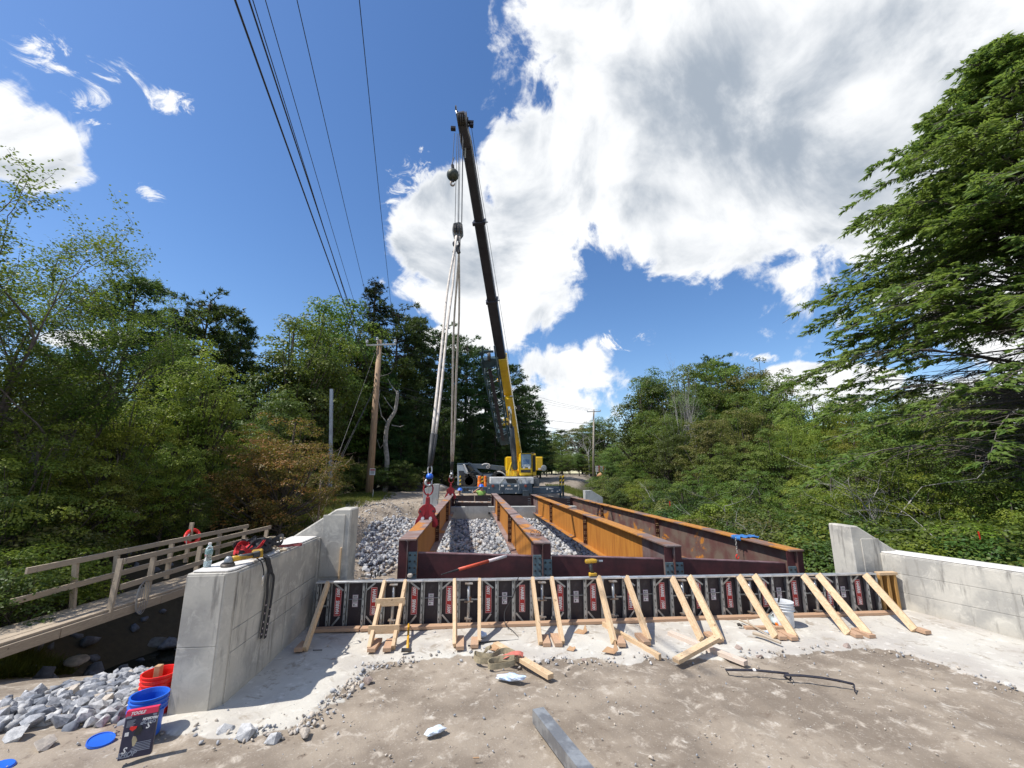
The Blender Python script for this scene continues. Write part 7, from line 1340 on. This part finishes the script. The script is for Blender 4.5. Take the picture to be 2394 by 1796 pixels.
# ---- right forest
RG = 'trees of the wood on the right bank'
for a in [(DB_, 1385, 815, 43, 'dark rounded maple at the left end of the right wood'), (DB_, 1430, 800, 45, 'dark maple second from the left end of the right wood'), (DA_, 1400, 890, 37, 'lower dark green tree at the left end of the right wood'), (DA_, 1480, 790, 42, 'tall leafy tree behind the dead grey tree'), (DA_, 1560, 782, 44, 'tallest leafy tree in the middle of the right wood'), (PA, 1545, 775, 50, 'dark pine top behind the middle of the right wood'),
          (DD_, 1620, 785, 42, 'leafy tree with a yellowish rounded crown right of the middle'), (DA_, 1670, 815, 38, 'leafy tree stepping down right of the rounded crown'), (DC_, 1745, 838, 27, 'bright green broad tree at the right below the hemlock'), (DA_, 1700, 870, 31, 'green tree left of the bright broad tree'), (DD_, 1600, 870, 29, 'olive tree in the middle of the right wood'),
          (DD_, 1520, 890, 27, 'brownish olive tree beside the dead grey tree'), (DE_, 1440, 900, 34, 'dark tree under the dead grey tree'), (DE_, 1660, 930, 23, 'layered green tree in the lower right wood'), (DC_, 1830, 880, 22, 'green tree under the tip of the hemlock branches'), (DE_, 1900, 880, 19, 'dark green tree behind the hemlock'), (DA_, 1950, 850, 24, 'leafy tree top behind the lower hemlock branches'),
          (DD_, 2030, 845, 19, 'olive tree under the hemlock at right'), (DE_, 2120, 830, 16, 'dark tree under the hemlock trunk'), (DD_, 2200, 820, 15, 'olive tree at the right edge below the hemlock'), (DE_, 1760, 960, 19, 'green tree in the middle right below the broad tree'), (DE_, 1560, 960, 22, 'dark tree above the rightmost girder'), (DB_, 1500, 845, 36, 'full dark crown behind the bare grey trees'), (DA_, 1610, 850, 35, 'full green crown left of the bright broad tree'), (DC_, 1690, 905, 25, 'bright rounded crown below the bright broad tree'), (DB_, 1440, 930, 31, 'dark rounded crown at the foot of the bare grey trees'), (DC_, 1960, 945, 15.5, 'bright crown between the right pylon and the hemlock')]:
    put(a[0], 'leafy_tree', a[1], a[2], a[3], 14 if a[0] is PA else 10, a[4], 'tree', RG)
for a in [(DM_, 1640, 1010, 16.5, 'dense mid green bush tree beyond the rightmost girder'), (DN_, 1780, 1010, 14.5, 'yellow-green bush tree behind the right pylon'), (DM_, 1900, 960, 13.5, 'mid green tree behind the right pylon shoulder'), (DN_, 1960, 1030, 12, 'yellow-green bush above the right wall'), (DM_, 2080, 980, 12, 'dark mid green tree above the right wall'), (DM_, 2200, 960, 11, 'mid green tree at the right edge'),
          (DN_, 2160, 1060, 10.6, 'yellow-green bush at the right edge above the wall'), (DM_, 1500, 1010, 20, 'mid green bush tree left of the red flag'), (DM_, 1850, 1060, 12.8, 'dark green bush tree between the pylon and the wall'), (DM_, 1720, 1060, 14., 'bush tree above the blue cloth')]:
    put(a[0], 'leafy_tree', a[1], a[2], a[3], 6, a[4], 'tree', 'dense bushes beyond the right wall')
k_ = 0
for xd, td, Y in [(1290, 1030, 36), (1320, 1025, 33), (1350, 1030, 30), (1390, 1035, 28), (1425, 1035, 26), (1300, 1050, 30), (1340, 1060, 27), (1380, 1055, 25), (1430, 1060, 22), (1470, 1060, 20), (1520, 1080, 18), (1570, 1080, 17), (1620, 1095, 15), (1680, 1100, 13.8), (1740, 1110, 12.6), (1790, 1120, 11.8), (1460, 1090, 18.5), (1560, 1110, 15.2), (1660, 1130, 12.6), (1740, 1160, 11.),
                  (1830, 1130, 11), (1900, 1130, 10.6), (1980, 1120, 10.2), (2060, 1130, 9.8), (2130, 1130, 9.4), (2200, 1140, 9.2), (1850, 1150, 10), (1960, 1160, 9.4), (2090, 1160, 8.8), (2190, 1180, 8.3), (2240, 1120, 10), (1400, 1085, 21), (1780, 1170, 10.2), (1700, 1150, 11.6), (1600, 1140, 13.6), (1500, 1110, 17)]:
    kind = [SHA, SHB, SHA, SHC][k_ % 4]; k_ += 1
    put(kind, 'shrub', xd, td, Y, 2.6, near_label(xd, td+30, 'leafy shrub'), 'shrub', 'shrubs beyond the right girder and wall', wscale=1.3, zbase=min(float(hz(UY(xd*D_, td*D_, Y).x, Y)), UY(xd*D_, td*D_, Y).z-1.6))
# a row of far woodland closes every gap at the skyline
for i, (xd, td, Y) in enumerate([(700, 880, 36), (760, 870, 40), (820, 880, 42), (880, 890, 44), (940, 900, 46), (1000, 910, 50), (1050, 930, 52), (1100, 940, 55), (1150, 950, 60), (1180, 960, 66), (1215, 975, 72), (1250, 978, 76), (1290, 975, 76), (1320, 960, 66), (1350, 950, 58), (1390, 930, 52), (1430, 920, 50), (1480, 900, 50), (1530, 900, 48), (640, 900, 30), (560, 900, 28), (480, 860, 30), (1160, 1000, 58), (1100, 1000, 50), (1040, 990, 47), (1320, 1000, 50), (1370, 1000, 44), (1420, 990, 40), (1470, 980, 36), (1220, 1003, 100), (1275, 1003, 102), (1190, 1000, 84)]):
    put([DM_, DB_][i % 2], 'background_tree', xd, td, Y, [6, 10][i % 2], near_label(xd, td, 'dark leafy tree filling the wood'), 'tree', 'background trees of the wood', wscale=1.5)
for xd, td, Y in ((1185, 978, 88), (1205, 985, 92), (1228, 985, 96), (1250, 988, 94), (1272, 985, 96), (1295, 985, 90), (1318, 980, 84), (1340, 985, 78), (1175, 985, 80)):
    put(SHA, 'shrub', xd, td, Y, 2.6, near_label(xd, td+40, 'distant low shrub across the road end'), 'shrub', 'low shrubs beyond the road end', wscale=1.9)
n_ = 0
for side_, xs in ((-1, range(-60, -14, 6)), (1, range(26, 80, 6))):
    for x in xs:
        for row in range(2):
            Y = 62+row*14+random.uniform(-4, 4)-abs(x)*.25; zb_ = float(hz(x, Y)); o = thing('background_tree', (x+random.uniform(-2, 2), Y, zb_), 'dark tree deep in the wood closing the view between nearer crowns', 'tree', 'background trees of the wood')
            s_ = random.uniform(.7, .95); pr = [DB_, PA][n_ % 2]; n_ += 1; rz = random.uniform(0, 6)
            for nm, me in (('trunk', pr[0]), ('crown', pr[1])): link_mesh(nm, me, o, (0, 0, 0), (0, 0, rz), (s_*1.5, s_*1.5, s_))
# ---- hemlock
hm = hemlock(71); top = UY(2330, 120, 10.5); hx = UY(2540, 900, 10.5).x; zb_ = -1.0; s_ = (top.z-zb_)/17.
o = thing('hemlock_tree', (hx, 10.5, zb_), 'huge near hemlock filling the right edge with drooping dark sprays', 'tree'); [link_mesh(nm, me, o, (0, 0, 0), (0, 0, .6), (s_,)*3) for nm, me in zip(('trunk', 'crown'), hm)]
# ---- bare and dead trees
put(branching(81, 9, .42, 5, 5, 0, bmat=DEADB, r0=.11, kids_=(2, 4), nstart=.25), 'dead_tree', 1455, 772, 33, 8.6, 'bare pale grey dead tree standing out in front of the right wood', 'dead tree', rz=.5, wscale=.55)
put(branching(82, 9, .4, 4, 4, 0, bmat=DEADB, r0=.12, kids_=(2, 3), nstart=.25), 'dead_tree', 1490, 800, 31, 8.6, 'second thinner bare tree right of the grey dead tree', 'dead tree', rz=2.5, wscale=.5)
for k, (xd, td, Y) in enumerate(((1270, 930, 80), (1660, 1100, 12.8), (1560, 1050, 16.5), (1420, 1040, 21), (1900, 985, 12), (700, 970, 16.2), (2110, 1080, 9.2))):
    put(branching(90+k, 5, .75, 4, 6, 0, bmat=DEADB if k != 5 else M('twig_tan', (.36, .27, .2), None, 6, .9), r0=.05, kids_=(2, 4), nstart=.05, upf=.4), 'bare_shrub', xd, td, Y, 4.8, ['bare distant bush beside the far utility pole', 'tangle of bare pale twigs beyond the blue cloth', 'tangle of bare twigs above the rightmost girder', 'bare twigs at the left end of the right undergrowth', 'bare arching branches under the hemlock', 'bare twiggy stems in the rusty bush', 'bare thin stems behind the right wall'][k], 'bare bush', wscale=1.5)
zt_ = [UY(*zq(*p), 33.) for p in ((340, 1410), (345, 1330), (335, 1200), (350, 1080), (395, 1000), (412, 900), (408, 870))]; zt_[0].z = min(zt_[0].z, float(hz(zt_[0].x, 33)))
o = thing('dead_tree', zt_[0], 'pale leaning dead trunk in the dark wood right of the brown utility pole', 'dead tree'); MB().tube(wavy(zt_), np.linspace(.2, .1, len(wavy(zt_))), 8).build('trunk', DEADB, o, smooth=True)
for L in (((410, 880), (370, 830), (350, 790)), ((350, 1080), (310, 1030), (290, 930), (300, 860)), ((335, 1200), (300, 1240), (280, 1180)), ((375, 1090), (430, 1100), (455, 1090)), ((395, 1000), (360, 960), (320, 900))): MB().tube([UY(*zq(*p), 33.) for p in L], np.linspace(.05, .015, len(L)), 5).build('limb', DEADB, o)
# ---- grass and litter as stuff
def tufts(name, P, h, mat, k=7):
    rs = np.random.default_rng(5); n = len(P); D = np.tile([0, 0, 1.], (n, 1)); V, F = tris_needles(P, D, h, .02, rs, k, .45); me = mesh_np(name, V, F, mat, 3); tag(link_mesh(name, me), kind='stuff')
pts = []
for _ in range(26000):
    x = random.uniform(-14, -5.0); y = random.uniform(8, 30)
    if float(ss(-5.0, -7.2, np.array(x+(random.random()-.5)*2))) > random.random() and not (y < 12.9): pts.append((x, y))
for _ in range(9000): pts.append((random.uniform(6.6, 13), random.uniform(12, 40)))
for _ in range(3500): pts.append((random.uniform(-9, -6.9), random.uniform(5, 9)))
pts = np.array(pts); tufts('ground_cover', np.column_stack([pts, hz(pts[:, 0], pts[:, 1])]), .26, L_OL)

print('TRIS', sum(sum(len(p.vertices)-2 for p in me.polygons) if len(me.polygons) < 3000 else len(me.loops)-2*len(me.polygons) for me in bpy.data.meshes))
